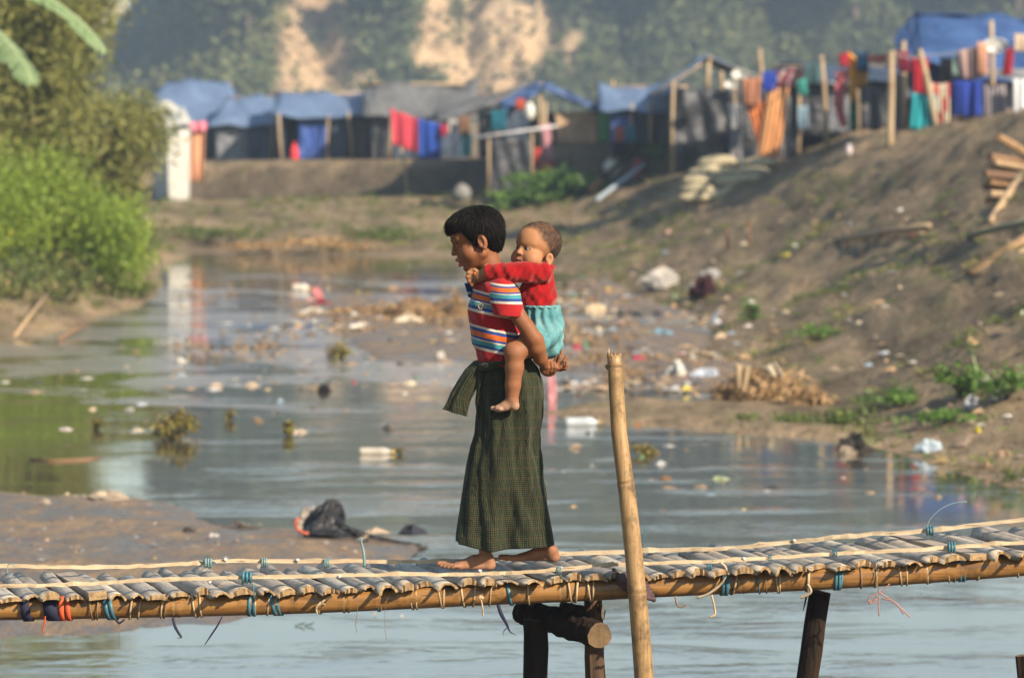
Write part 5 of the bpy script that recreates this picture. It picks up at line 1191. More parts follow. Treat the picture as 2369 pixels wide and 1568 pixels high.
V, Q = fc.mesh(); link('neck_band', mesh_np('neck_band', W3(V), Q, [KNIT], attrs={'weave': np.stack([V[:, 0] * KK, V[:, 1] * KK, 0 * V[:, 0]], 1)}), sweater)
# shorts
def teal_mat():
    m, N, L, P = nodes('faded_teal_cotton'); v = coords(N, L, 'Object'); n1 = noise(N, L, v, 16, 5, .7); n2 = noise(N, L, v, 60, 4, .7)
    c = ramp(N, L, n1, [(.32, (.04, .145, .165)), (.5, (.075, .195, .21)), (.7, (.15, .27, .27))]); c = mix(N, L, ramp(N, L, n2, [(.55, (0, 0, 0)), (.72, (.5,) * 3)]), c, (.27, .31, .29))
    L.new(c, P.inputs['Base Color']); P.inputs['Roughness'].default_value = .9; P.inputs['Specular IOR Level'].default_value = .15
    bump(N, L, noise(N, L, v, 45, 4, .6, .5), P, .4, .006); return m
TEAL = teal_mat()
fp = Field((780, 900, -330), (1170, 1420, 320), 4.8)
fp.chain([(950, 950, 5), (965, 1040, 5), (985, 1160, 5), (1000, 1270, 5)], [150, 154, 158, 128], 40, ds=.92); fp.chain([(985, 1200, -80), (880, 1265, -190)], [140, 128], 40); fp.chain([(985, 1200, 80), (880, 1265, 190)], [140, 128], 40); fp.ell((1040, 1300, -20), (78, 84, 110), 34)
def fold_p(x, y, d):
    ang = np.arctan2(d - 5, x - 965 + 0 * y); t = np.clip((y - 940) / 460, 0, 1)
    return 11 * np.sin(15 * ang + 1.5 * np.sin(y * .02)) * (1 - t) ** 1.1 + 16 * np.sin(.034 * (y + .6 * x) + .014 * d + 1) * t + 6 * np.sin(.05 * (x - .5 * y) + .03 * d) * t
fp.warp(fold_p); fp.halfspace((963, 946, 0), (0, -1, 0))
fp.cone((860, 1275, -235), (700, 1340, -320), 96, 110, 6, True); fp.cone((860, 1275, 235), (700, 1340, 320), 96, 110, 6, True)
fp.halfspace((835, 1290, 0), (-1, .38, 0), 4)
V, Q = fp.mesh(); shorts = link('shorts', mesh_np('shorts', W3(V), Q, [TEAL]), baby)
b = MB()         # gathered elastic waist
b.tube([w3(950 + 157 * math.cos(a) * (1 + .012 * math.sin(23 * a)), 958 + 3 * math.sin(17 * a), 5 + 166 * math.sin(a) * (1 + .012 * math.sin(23 * a))) for a in np.linspace(0, 2 * math.pi, 140)], .0046, 8, cap=False); b.build('waistband', TEAL, shorts, True)
b = MB(); b.tube([w3(398, 672, -150), w3(412, 682, -150), w3(416, 700, -140)], [.0055, .007, .004], 8)
c_ = b.build('snack', M('orange_snack', (.75, .20, .02), (.6, .13, .015), 30, .4), None, True); tag(c_, 'tiny orange morsel held in the small child\'s fist', 'snack')
# ------------------------------------------------------------------ the camp on the far bank
def tarp_mat(name, c1, c2, rough=.45, spec=.4, wr=.35, scale=3.0):
    if name in _mc: return _mc[name]
    m, N, L, P = nodes(name); v = coords(N, L, 'Object', (1, 1, 1), True); n1 = noise(N, L, v, scale, 5, .65, .8); n2 = noise(N, L, v, scale * 5, 4, .7)
    c = ramp(N, L, n1, [(.32, c2), (.68, c1)]); c = mix(N, L, ramp(N, L, n2, [(.58, (0, 0, 0)), (.75, (.35,) * 3)]), c, (.34, .32, .29))
    L.new(c, P.inputs['Base Color']); P.inputs['Roughness'].default_value = rough; P.inputs['Specular IOR Level'].default_value = spec
    bump(N, L, n1, P, wr, .12); _mc[name] = m; return m
BAMBOO_FRESH = M('bamboo_pole_camp', (.36, .27, .17), (.24, .17, .10), 8, .7, .2, .01, (1, 1, .2))
T_BLUE = tarp_mat('blue_tarpaulin', (.036, .085, .215), (.018, .045, .135)); T_PALE = tarp_mat('faded_blue_tarpaulin', (.125, .18, .28), (.07, .11, .195)); T_DEEP = tarp_mat('deep_blue_tarpaulin', (.035, .08, .30), (.02, .05, .2))
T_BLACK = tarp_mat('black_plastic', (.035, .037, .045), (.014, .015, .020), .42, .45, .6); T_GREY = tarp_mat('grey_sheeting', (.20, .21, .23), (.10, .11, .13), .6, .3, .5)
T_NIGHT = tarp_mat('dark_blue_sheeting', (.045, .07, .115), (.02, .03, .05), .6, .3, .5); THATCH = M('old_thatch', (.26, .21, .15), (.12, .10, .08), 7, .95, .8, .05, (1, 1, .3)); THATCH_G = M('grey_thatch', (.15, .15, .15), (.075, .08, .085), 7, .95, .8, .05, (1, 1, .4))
MATWALL = M('woven_mat', (.50, .35, .21), (.30, .20, .13), 8, .9, .5, .02); WHITE_SHEET = tarp_mat('white_sheeting', (.44, .43, .385), (.32, .325, .31), .6, .3); SHADE_SHEET = tarp_mat('shaded_white_sheeting', (.34, .38, .39), (.26, .30, .31), .6, .3)
EARTH_W = M('earth_wall', (.26, .18, .11), (.15, .11, .07), 5, .95, .6, .05)

def quad(a, b, c, d, nu=10, nv=8, sag=0.0, wr=0.0, seed=0):
    "sheet over four corners: a-b along the top, d-c along the bottom"
    a, b, c, d = (Vector(p) for p in (a, b, c, d)); rs = random.Random(seed); ph = [rs.uniform(0, 6.28) for _ in range(4)]; nrm = (b - a).cross(d - a).normalized()
    def fn(i, j):
        p = a.lerp(b, i).lerp(d.lerp(c, i), j); s = sag * 4 * i * (1 - i) * .5 + sag * 4 * j * (1 - j) * .5
        w = wr * (math.sin(9 * i + 3 * j + ph[0]) + .7 * math.sin(17 * i - 6 * j + ph[1]) + .5 * math.sin(5 * i + 13 * j + ph[2]))
        return p - Vector((0, 0, s)) + nrm * w
    return fn, nu, nv
def sheet_part(name, corners, mat, parent, sag=0, wr=0.0, seed=0, nu=12, nv=8, thick=.02):
    b = MB(); fn, u_, v_ = quad(*corners, nu, nv, sag, wr, seed); b.sheet(fn, u_, v_); return b.build(name, mat, parent, True, thick)
def pole(parent, a, b_, r=.035, name='pole', mat=None):
    b = MB(); a = Vector(a); b_ = Vector(b_); k = Vector((random.uniform(-.02, .02), 0, 0)); b.tube([a, a.lerp(b_, .5) + k, b_], [r, r * .95, r * .85], 8); return b.build(name, mat or BAMBOO_FRESH, parent, True)
def hut(label, u0, u1, vb, ve, vr, Y, dep, roof, wall, parts=(), gable=None, over=.25, poles=(), side=None, sag=.08, seed=0, group='shelters on the far bank', rw=.03, hip=0.0):
    "u0..u1 front width, vb foot, ve eave, vr ridge at the photo; ridge runs along the front unless gable gives its u"
    A, B = at(u0, vb, Y), at(u1, vb, Y); zb = min(A.z, B.z) - .25; root = empty('shelter_hut', ((A.x + B.x) / 2, Y, zb)); tag(root, label, 'hut', group)
    zt = at(u0, ve, Y).z; x0, x1 = A.x, B.x; Yb = Y + dep; side = side or wall
    if gable is None:
        zr = at(u0, vr, Y + dep / 2).z; m = Y + dep / 2
        sheet_part('roof', ((x0 - over + hip, m, zr), (x1 + over - hip, m, zr), (x1 + over, Y - over, zt), (x0 - over, Y - over, zt)), roof, root, sag, rw, seed)
        sheet_part('roof', ((x1 + over - hip, m, zr - .004), (x0 - over + hip, m, zr - .004), (x0 - over, Yb + over, zt), (x1 + over, Yb + over, zt)), roof, root, sag, rw, seed + 1)
        pole(root, (x0 - over - .1 + hip, m, zr - .05), (x1 + over + .1 - hip, m, zr - .05), .04, 'ridge_pole')
        for xx, nm in ((x0, 'wall'), (x1, 'wall')):
            b = MB(); b.add([(xx, Y, zb), (xx, Yb, zb), (xx, Yb, zt), (xx, m, zr - .06 if not hip else zt), (xx, Y, zt)], [(0, 1, 2, 3, 4)]); b.build(nm, side, root, False, .03)
    else:
        xr = at(gable, vr, Y).x; zr = at(gable, vr, Y).z
        sheet_part('roof', ((xr, Y - over, zr), (xr, Yb, zr), (x0 - over, Yb, zt), (x0 - over, Y - over, zt)), roof, root, sag, rw, seed)
        sheet_part('roof', ((xr, Yb, zr), (xr, Y - over, zr), (x1 + over, Y - over, zt), (x1 + over, Yb, zt)), roof, root, sag, rw, seed + 1)
        pole(root, (xr, Y - over - .1, zr - .05), (xr, Yb, zr - .05), .04, 'ridge_pole'); pole(root, (x0 - over - .1, Y - over + .05, zt - .05), (xr + .05, Y - over + .05, zr - .04), .035, 'rafter'); pole(root, (x1 + over + .1, Y - over + .05, zt - .05), (xr - .05, Y - over + .05, zr - .04), .035, 'rafter')
        for xx in (x0, x1): sheet_part('wall', ((xx, Y, zt), (xx, Yb, zt), (xx, Yb, zb), (xx, Y, zb)), side, root, 0, .01, seed + 5)
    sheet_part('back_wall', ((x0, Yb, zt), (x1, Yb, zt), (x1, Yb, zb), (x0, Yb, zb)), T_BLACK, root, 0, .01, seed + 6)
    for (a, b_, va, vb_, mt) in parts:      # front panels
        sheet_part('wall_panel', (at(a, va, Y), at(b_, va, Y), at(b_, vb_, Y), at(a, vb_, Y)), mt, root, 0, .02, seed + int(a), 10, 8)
    for (a, va, b_, vb_, dy, r) in poles: pole(root, at(b_, vb_, Y + dy), at(a, va, Y + dy), r)
    return root

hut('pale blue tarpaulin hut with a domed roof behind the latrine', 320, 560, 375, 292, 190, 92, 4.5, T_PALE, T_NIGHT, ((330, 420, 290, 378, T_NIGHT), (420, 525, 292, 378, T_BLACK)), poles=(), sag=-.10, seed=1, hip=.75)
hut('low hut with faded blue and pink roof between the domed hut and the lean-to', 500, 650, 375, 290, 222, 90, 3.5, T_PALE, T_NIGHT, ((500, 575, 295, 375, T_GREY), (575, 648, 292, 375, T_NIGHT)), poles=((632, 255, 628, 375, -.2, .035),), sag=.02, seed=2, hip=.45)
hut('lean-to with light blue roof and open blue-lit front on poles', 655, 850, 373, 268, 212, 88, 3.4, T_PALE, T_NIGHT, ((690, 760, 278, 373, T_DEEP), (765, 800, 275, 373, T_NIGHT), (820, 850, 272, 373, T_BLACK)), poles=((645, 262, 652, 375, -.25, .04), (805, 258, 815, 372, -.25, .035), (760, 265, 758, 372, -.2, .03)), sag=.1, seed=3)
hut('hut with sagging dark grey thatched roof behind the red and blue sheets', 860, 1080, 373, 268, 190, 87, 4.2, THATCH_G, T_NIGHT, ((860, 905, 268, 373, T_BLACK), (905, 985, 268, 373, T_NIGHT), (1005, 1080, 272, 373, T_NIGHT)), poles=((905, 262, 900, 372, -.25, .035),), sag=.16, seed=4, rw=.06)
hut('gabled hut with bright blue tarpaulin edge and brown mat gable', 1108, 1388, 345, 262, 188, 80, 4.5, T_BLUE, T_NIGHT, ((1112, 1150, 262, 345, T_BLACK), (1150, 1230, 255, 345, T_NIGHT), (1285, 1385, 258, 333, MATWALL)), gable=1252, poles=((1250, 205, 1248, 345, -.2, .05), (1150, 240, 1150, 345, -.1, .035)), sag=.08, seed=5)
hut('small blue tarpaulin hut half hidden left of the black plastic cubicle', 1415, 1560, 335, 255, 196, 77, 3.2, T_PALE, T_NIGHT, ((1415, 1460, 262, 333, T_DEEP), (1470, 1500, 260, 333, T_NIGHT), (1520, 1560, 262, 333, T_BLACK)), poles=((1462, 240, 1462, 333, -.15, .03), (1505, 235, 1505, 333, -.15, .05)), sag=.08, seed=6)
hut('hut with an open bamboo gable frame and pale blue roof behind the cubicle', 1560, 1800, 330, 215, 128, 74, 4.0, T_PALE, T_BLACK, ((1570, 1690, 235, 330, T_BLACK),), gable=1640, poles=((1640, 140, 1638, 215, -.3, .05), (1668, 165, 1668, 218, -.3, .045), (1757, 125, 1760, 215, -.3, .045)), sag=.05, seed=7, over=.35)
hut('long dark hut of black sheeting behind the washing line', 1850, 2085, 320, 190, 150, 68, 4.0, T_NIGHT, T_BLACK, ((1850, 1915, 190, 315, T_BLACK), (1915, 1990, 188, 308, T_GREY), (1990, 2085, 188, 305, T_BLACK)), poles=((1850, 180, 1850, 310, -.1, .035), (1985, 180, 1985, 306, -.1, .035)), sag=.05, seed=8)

# bright blue hem of the gabled hut's tarpaulin, hanging over the rafters
gab = [o for o in bpy.data.objects if o.get('label', '').startswith('gabled hut')][0]
sheet_part('roof_hem', (at(1150, 236, 79.7), at(1252, 186, 79.7), at(1252, 212, 79.68), at(1168, 268, 79.68)), T_BLUE, gab, .0, .02, 71); sheet_part('roof_hem', (at(1252, 186, 79.7), at(1400, 250, 79.7), at(1398, 264, 79.68), at(1252, 206, 79.68)), T_BLUE, gab, .0, .015, 72)
sheet_part('thatch_skirt', (at(1000, 262, 80.6), at(1240, 182, 81.4), at(1150, 238, 79.6), at(1010, 284, 79.6)), THATCH_G, gab, .05, .03, 73)

# big blue tarpaulin hut on the right
Y = 61.0; root = empty('shelter_hut', at(2230, 300, Y)); tag(root, 'largest hut under a big bright blue tarpaulin at the right edge', 'hut', 'shelters on the far bank')
z_b = at(2200, 305, Y).z
sheet_part('roof', (at(2112, 28, Y + 2.4), at(2560, 40, Y + 2.4), at(2600, 205, Y - .3), at(2125, 152, Y - .3)), T_BLUE, root, .22, .07, 3, 24, 14)
sheet_part('roof_flap', (at(2112, 28, Y + 2.4), at(2125, 152, Y - .3), at(2088, 140, Y + .3), at(2066, 92, Y + 1.6)), T_BLUE, root, .02, .03, 4, 8, 8)
sheet_part('roof', (at(2560, 40, Y + 2.4), at(2112, 28, Y + 2.4), at(2100, 150, Y + 4.8), at(2560, 160, Y + 4.8)), T_BLUE, root, .1, .03, 5)
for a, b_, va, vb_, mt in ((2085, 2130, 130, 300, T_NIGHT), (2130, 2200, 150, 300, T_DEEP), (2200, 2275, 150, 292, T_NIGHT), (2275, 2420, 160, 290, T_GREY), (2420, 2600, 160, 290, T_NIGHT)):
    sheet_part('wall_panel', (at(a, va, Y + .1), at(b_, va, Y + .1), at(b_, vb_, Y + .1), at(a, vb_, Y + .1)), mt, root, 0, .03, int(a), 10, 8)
for a, va, b_, vb_ in ((2293, 48, 2296, 282), (2090, 95, 2092, 305), (2470, 60, 2470, 290)): pole(root, at(b_, vb_, Y - .35), at(a, va, Y - .35), .045)
sheet_part('back_wall', (at(2100, 150, Y + 4.8), at(2560, 160, Y + 4.8), at(2560, 290, Y + 4.8), at(2100, 290, Y + 4.8)), T_BLACK, root)

# black plastic cubicle
Y = 68; root = empty('plastic_cubicle', at(1700, 395, Y)); tag(root, 'tall cubicle of creased black plastic beside the sandbags', 'cubicle')
for a, va, b_, vb_ in ((1558, 185, 1556, 400), (1700, 175, 1702, 395), (1850, 190, 1846, 392)): pole(root, at(b_, vb_, Y - .05), at(a, va, Y - .05), .035)
sheet_part('plastic_wall', (at(1560, 205, Y), at(1705, 210, Y), at(1700, 392, Y), at(1562, 402, Y)), T_BLACK, root, .0, .06, 9, 22, 18)
sheet_part('plastic_wall', (at(1705, 205, Y), at(1845, 200, Y), at(1840, 390, Y), at(1705, 392, Y)), T_BLACK, root, .0, .04, 19, 20, 16)
sheet_part('plastic_wall', (at(1560, 205, Y), at(1575, 215, Y + 1.6), at(1575, 392, Y + 1.6), at(1562, 402, Y)), T_BLACK, root, .0, .03, 29)
sheet_part('plastic_wall', (at(1845, 200, Y), at(1838, 215, Y + 1.6), at(1838, 385, Y + 1.6), at(1840, 390, Y)), T_BLACK, root, .0, .03, 39)
sheet_part('plastic_strip', (at(1685, 240, Y - .08), at(1712, 240, Y - .08), at(1716, 385, Y - .08), at(1690, 388, Y - .08)), T_GREY, root, .0, .03, 49)
# black plastic screen below the gabled hut
Y = 77.5; root = empty('plastic_screen', at(1180, 452, Y)); tag(root, 'black plastic screen on posts standing on the slope below the gabled hut', 'screen')
sheet_part('plastic_wall', (at(1132, 322, Y), at(1230, 315, Y), at(1228, 450, Y), at(1134, 455, Y)), T_BLACK, root, .02, .04, 3, 14, 12)
sheet_part('plastic_wall', (at(1132, 322, Y), at(1150, 322, Y + 1.4), at(1150, 440, Y + 1.4), at(1134, 455, Y)), T_BLACK, root, .02, .03, 4)
for a, va, b_, vb_ in ((1131, 315, 1131, 458), (1231, 300, 1232, 455)): pole(root, at(b_, vb_, Y - .04), at(a, va, Y - .04), .03)
pole(root, at(1092, 320, Y - .1), at(1290, 292, Y - .1), .028, 'rail', M('pale_pole', (.55, .55, .56), (.40, .40, .42), 6, .6))
# latrine
Y = 81.5; root = empty('latrine', at(395, 455, Y)); tag(root, 'pale sheet-walled latrine with white roof standing at the waterside', 'latrine')
c0, c1, c2 = at(357, 458, Y + .35), at(390, 460, Y - .35), at(438, 452, Y + .3)
h = at(390, 300, Y).z
for a, b_, mt in ((c0, c1, SHADE_SHEET), (c1, c2, WHITE_SHEET)): sheet_part('wall', ((a.x, a.y, h), (b_.x, b_.y, h), (b_.x, b_.y, a.z - .15), (a.x, a.y, a.z - .15)), mt, root, 0, .008, 3)  # the left wall's grey is shade painted into the white sheeting's colour
sheet_part('wall', ((c2.x, c2.y, h), (c2.x - .3, c2.y + .8, h), (c2.x - .3, c2.y + .8, c2.z - .1), (c2.x, c2.y, c2.z - .1)), SHADE_SHEET, root); sheet_part('wall', ((c0.x, c0.y, h), (c2.x - .3, c2.y + .8, h), (c2.x - .3, c2.y + .8, c2.z - .1), (c0.x, c0.y, c0.z - .1)), SHADE_SHEET, root)
sheet_part('roof', (at(345, 268, Y + .9), at(425, 250, Y + .9), at(440, 284, Y - .5), at(332, 312, Y - .5)), WHITE_SHEET, root, -.05, .02, 7)
b = MB(); b.sheet(lambda i, j: at(335 + 92 * i, 268 - 34 * math.sin(math.pi * min(1, max(0, i * .95 + .03))) * (1 - .35 * j) + 8 * j, Y + .95 - .5 * j), 14, 6); b.build('bundle', WHITE_SHEET, root, True, .05)
for a, va, b_, vb_ in ((390, 270, 390, 462), (438, 270, 438, 455), (356, 285, 356, 460)): pole(root, at(b_, vb_, Y - .37 if a == 390 else Y + .33), at(a, va, Y - .37 if a == 390 else Y + .33), .02, 'post', M('grey_post', (.4, .4, .38), None, 9, .8))

# ------------------------------------------------------------------ washing: every cloth hangs on its own
CLOTHM = {}
def cmat(c):
    k = 'cloth_%d_%d_%d' % tuple(int(x * 100) for x in c)
    return M(k, c, tuple(x * .72 for x in c), 7, .9, .4, .02, (1, 1, .3), .1)
def cloth(label, pts, Y, c, cat='cloth', fold=.05, n=5, group='washing hung out to dry', seed=0, c2=None, name=None):
    "pts: photo outline as (u, v) top-left, top-right, bottom-right, bottom-left"
    a, b_, cc, d = (at(u, v, Y) for u, v in pts); rs = random.Random(int(pts[0][0] * 7 + pts[0][1])); ph = rs.uniform(0, 6)
    b = MB()
    def fn(i, j):
        p = a.lerp(b_, i).lerp(d.lerp(cc, i), j); f = fold * (math.sin(n * 2 * i * 3.1 + ph) + .5 * math.sin(n * 3.3 * i * 3.1 + 2 * ph + j)) * (.35 + .65 * j)
        return p + Vector((0, f, -.02 * abs(math.sin(i * 7 + ph)) * j)) + Vector((0, 0, -.015 * math.sin(math.pi * i)))
    b.sheet(fn, 22, 10)
    if c2:
        for k in range(len(b.F)): b.M[k] = 1 if ((k % 22) // 5 + (k // 22) // 3) % 3 == 1 else 0
        o = b.build(name or 'hanging_cloth', [cmat(c), cmat(c2)], None, True, .018)
    else: o = b.build(name or 'hanging_cloth', cmat(c), None, True, .018)
    tag(o, label, cat, group); return o
R4 = lambda u0, u1, v0, v1, t=0, k=0: ((u0, v0), (u1, v0 + t), (u1 + k, v1 + t), (u0 + k, v1))
RED = (.45, .035, .05); BLU = (.02, .06, .30); TEALC = (.04, .28, .30); ORG = (.62, .24, .10)
cloth('large red sheet hanging left of the blue one', ((903, 250), (965, 272), (966, 352), (908, 332)), 85.6, (.46, .05, .075), n=2)
cloth('large deep blue sheet hanging right of the red one', ((966, 272), (1018, 284), (1020, 370), (970, 366)), 85.6, BLU, n=2)
cloth('orange-brown sheet hanging beside the pale latrine', ((432, 292), (474, 292), (470, 415), (440, 420)), 82.2, (.60, .30, .17), n=2); cloth('small pink cloth on top of the orange-brown sheet', ((428, 282), (478, 280), (476, 300), (436, 302)), 82.1, (.68, .22, .28), n=2)
cloth('small crimson cloth right of the blue sheet', R4(1020, 1034, 288, 312), 85.5, (.5, .03, .08)); cloth('white and dark shirt hanging beside the crimson cloth', R4(1038, 1056, 274, 306, 3), 85.5, (.6, .56, .52), 'shirt')
cloth('dull brown shirt above the pale teal cloth', R4(1064, 1086, 268, 312), 85.3, (.30, .17, .10), 'shirt'); cloth('pale teal cloth hanging lowest beside the brown shirt', R4(1068, 1091, 312, 358), 85.3, (.16, .46, .44))
cloth('dark teal cloth under the eave of the gabled hut', R4(1135, 1170, 255, 300), 79.6, (.02, .14, .20)); cloth('orange-red rag at the gable corner', R4(1195, 1212, 228, 252), 79.5, (.55, .10, .04), 'rag')
cloth('pink garment hanging on the bamboo pole before the gabled hut', ((1252, 288), (1272, 286), (1280, 372), (1262, 370)), 78.5, (.66, .34, .38), 'garment'); cloth('orange garment hanging lowest on the bamboo pole', ((1254, 372), (1278, 374), (1280, 440), (1260, 438)), 78.5, (.62, .14, .06), 'garment'); cloth('red garment on the near side of the bamboo pole', ((1238, 342), (1250, 342), (1246, 420), (1232, 418)), 78.5, (.48, .06, .05), 'garment')
b = MB(); p = at(1225, 258, 79.4); b.tube([p + Vector((0, 0, dz)) for dz in (.19, .12, 0, -.12, -.20)], [.02, .09, .115, .10, .04], 12); o = b.build('jerrycan', cmat((.62, .62, .56)), None, True); tag(o, 'white plastic can hanging under the gable', 'can')
cloth('bright green cloth hanging on a post right of the gabled hut', R4(1389, 1408, 262, 326), 78.0, (.12, .42, .14)); cloth('dull orange cloth in the doorway of the small blue hut', R4(1424, 1442, 292, 326), 76.7, (.45, .12, .05)); cloth('teal cloth beside the dull orange one', R4(1450, 1468, 288, 325), 76.6, (.04, .20, .26))
b = MB(); p = at(681, 372, 86.5); b.tube([p + Vector((0, 0, q)) for q in (-.05, .05, .22, .36)], [.09, .11, .10, .05], 10); b.tube([p + Vector((0, 0, .36)), p + Vector((0, 0, .42))], .035, 8); o = b.build('plastic_pitcher', cmat((.55, .05, .05)), None, True); tag(o, 'red plastic pitcher on the bank edge below the lean-to', 'pitcher')
YC = 66.6
cloth('brown towel folded over the line at the left of the orange drape', ((1716, 182), (1760, 176), (1757, 242), (1720, 238)), YC, (.42, .19, .11), 'towel', n=3)
cloth('orange drape, the shorter darker strand behind', ((1724, 236), (1772, 232), (1778, 300), (1758, 352)), YC + .12, (.62, .21, .07), 'drape', n=4); cloth('long bright orange drape hanging almost to the sandbags', ((1782, 196), (1826, 196), (1802, 364), (1752, 364)), YC, (.72, .36, .15), 'drape', n=4)
cloth('bright blue cloth between the towel and the maroon cloth', R4(1765, 1795, 166, 210, -3), YC, (.03, .07, .42)); cloth('maroon cloth with white print on the line', ((1796, 166), (1838, 156), (1836, 194), (1800, 202)), YC, (.22, .03, .05), c2=(.5, .42, .42)); cloth('dark brown cloth right of the maroon one', R4(1840, 1856, 155, 190, -3), YC, (.10, .05, .05))
cloth('dark grey-teal shirt on the line', ((1858, 150), (1900, 140), (1898, 184), (1866, 196)), YC, (.08, .16, .17), 'shirt'); cloth('small teal cloth below the dark shirt', ((1844, 186), (1862, 180), (1868, 216), (1850, 220)), YC - .1, (.08, .38, .33)); cloth('pale printed cloth hanging low left of the leaning pole', R4(1846, 1868, 244, 296), YC - .1, (.30, .42, .50))
cloth('red garment at the top of the line beside the yellow one', ((1942, 124), (1963, 122), (1964, 150), (1944, 152)), 64, (.5, .04, .06), 'garment'); cloth('mustard garment hanging down in two tails', ((1960, 116), (2010, 160), (2006, 192), (1966, 210)), 64.05, (.62, .29, .03), 'garment', n=3); cloth('mustard strip below the mustard garment', R4(1966, 1982, 200, 232), 64.0, (.62, .31, .05))
cloth('navy cloth in front of the mustard garment', R4(1984, 2008, 118, 162), 63.9, (.015, .09, .20)); cloth('coral strip of cloth at the right of the navy one', R4(2010, 2052, 124, 142), 64.0, (.70, .22, .16)); cloth('long coral-pink garment hanging like a sleeve', ((1936, 164), (1962, 160), (1950, 246), (1928, 240)), 64.1, (.60, .17, .18), 'garment', n=2)
cloth('lower end of the coral-pink garment kicked to the right', ((1928, 238), (1948, 244), (1962, 288), (1944, 292)), 64.12, (.58, .15, .16), 'garment', n=2); cloth('dark green cloth right of the coral-pink garment', R4(1966, 1984, 228, 300), 64.1, (.04, .20, .12)); cloth('grey cloth below the mustard garment', R4(1988, 2012, 186, 236), 64.2, (.22, .25, .26)); cloth('mid grey cloth left of the thick bamboo pole', R4(2012, 2036, 205, 300), 64.3, (.16, .16, .17)); cloth('slate grey cloth right of the thick bamboo pole', R4(2070, 2098, 170, 300), 61.6, (.18, .19, .21))
cloth('maroon cloth under the left corner of the big tarpaulin', R4(2074, 2100, 118, 164, 0, 6), 60.3, (.24, .02, .05)); cloth('long red cloth behind the leaning pole', R4(2112, 2146, 134, 222), 60.3, (.42, .02, .035), n=3); cloth('turquoise cloth bunched low on the leaning pole', ((2112, 214), (2164, 218), (2168, 300), (2104, 296)), 59.9, (.03, .34, .38), n=4); cloth('red and cream patterned garment right of the leaning pole', R4(2152, 2196, 192, 300), 60.1, (.50, .42, .32), 'garment', c2=(.45, .05, .05)); cloth('black shirt left of the patterned garment top', R4(2176, 2204, 132, 192), 60.2, (.015, .015, .02), 'shirt')
cloth('white and green cloth under the eave', R4(2204, 2222, 130, 172), 60.3, (.42, .56, .50)); cloth('mauve-brown blanket hung from the eave of the big tarpaulin', ((2214, 118), (2276, 100), (2270, 178), (2222, 180)), 60.2, (.36, .25, .23), 'blanket', n=3); cloth('peach garment at the right end of the mauve blanket', R4(2262, 2284, 96, 170, 4), 60.1, (.66, .36, .24), 'garment'); cloth('deep blue cloth in front of the big hut', R4(2206, 2272, 186, 266), 60.1, (.02, .04, .24), n=2); cloth('mauve-grey cloth at the foot of the big hut', R4(2276, 2326, 196, 272), 60.2, (.26, .23, .25)); cloth('dark red garment near the right edge', ((2328, 112), (2346, 108), (2340, 172), (2318, 170)), 60.0, (.36, .02, .03), 'garment', n=2); cloth('white cloth at the right edge below the dark red garment', R4(2344, 2384, 182, 276), 59.9, (.62, .64, .66), n=2); cloth('cream garment at the right edge above the white cloth', R4(2348, 2380, 78, 116), 60.0, (.66, .52, .40), 'garment')
def basin(u, v, Y, r, c, label):
    b = MB(); p = at(u, v, Y); rows = []
    for rr, zz in ((r, .0), (r * 1.08, .02), (r * .85, -.12), (r * .7, -.16), (.01, -.16)):
        rows.append([p + Vector((rr * math.cos(a), -.02 - zz * .35 + rr * .28 * math.sin(a), zz * .3 + rr * math.sin(a) * .55)) for a in np.linspace(0, 2 * math.pi, 18)])
    V = [q for r_ in rows for q in r_]; b.add(V, [(i*18+j, i*18+j+1, (i+1)*18+j+1, (i+1)*18+j) for i in range(4) for j in range(17)]); o = b.build('basin', cmat(c), None, True, .012); tag(o, label, 'basin')
basin(2302, 106, 60.2, .19, (.60, .60, .58), 'white basin hung under the edge of the big tarpaulin'); basin(1690, 196, 67.8, .1, (.70, .70, .68), 'small white bowl hung on the black plastic cubicle'); basin(1712, 172, 67, .14, (.62, .60, .55), 'pale pot on top of the cubicle frame')
# lines and free poles
LINE = M('washing_line', (.25, .25, .24), None, 9, .8)
def line(label, pts, r=.012):
    b = MB(); P = [at(*p) for p in pts]; Q = []
    for a, c in zip(P, P[1:]):
        for t in np.linspace(0, 1, 7)[:-1]: Q.append(a.lerp(c, t) - Vector((0, 0, .06 * math.sin(math.pi * t))))
    b.tube(Q + [P[-1]], r, 5); o = b.build('washing_line', LINE, None, True); tag(o, label, 'line', 'washing lines')
line('washing line carrying the red and blue sheets', ((895, 248, 85.6), (1030, 286, 85.6), (1095, 268, 85.4))); line('washing line from the cubicle to the leaning pole by the mustard garment', ((1700, 182, 66.6), (1840, 156, 66.6), (1905, 138, 66))); line('washing line from the leaning pole to the thick bamboo pole', ((1905, 136, 66), (1960, 118, 64), (2062, 122, 59.5))); line('washing line along the front of the big blue hut', ((2062, 122, 59.5), (2140, 128, 60.2), (2300, 96, 60.2), (2390, 90, 60)))
def free_pole(label, a, b_, r, Ya, Yb=None):
    p = at(*b_, Yb or Ya); q = at(*a, Ya); root = empty('bamboo_post', (p.x, p.y, p.z)); tag(root, label, 'post', 'poles standing in the camp'); e = p + (p - q).normalized() * .4
    m = MB(); m.tube([q, q.lerp(e, .3) + Vector((.01, 0, 0)), q.lerp(e, .65), e], [r * .8, r * .95, r, r], 9); m.build('culm', BAMBOO_FRESH, root, True)
    m = MB(); c = q.lerp(p, .33); d = (p - q).normalized(); m.tube([c - d * .02, c - d * .005, c + d * .005, c + d * .02], [r * .9, r * 1.1, r * 1.1, r * .9], 9); m.build('joint', BEAM_NODE, root, True)
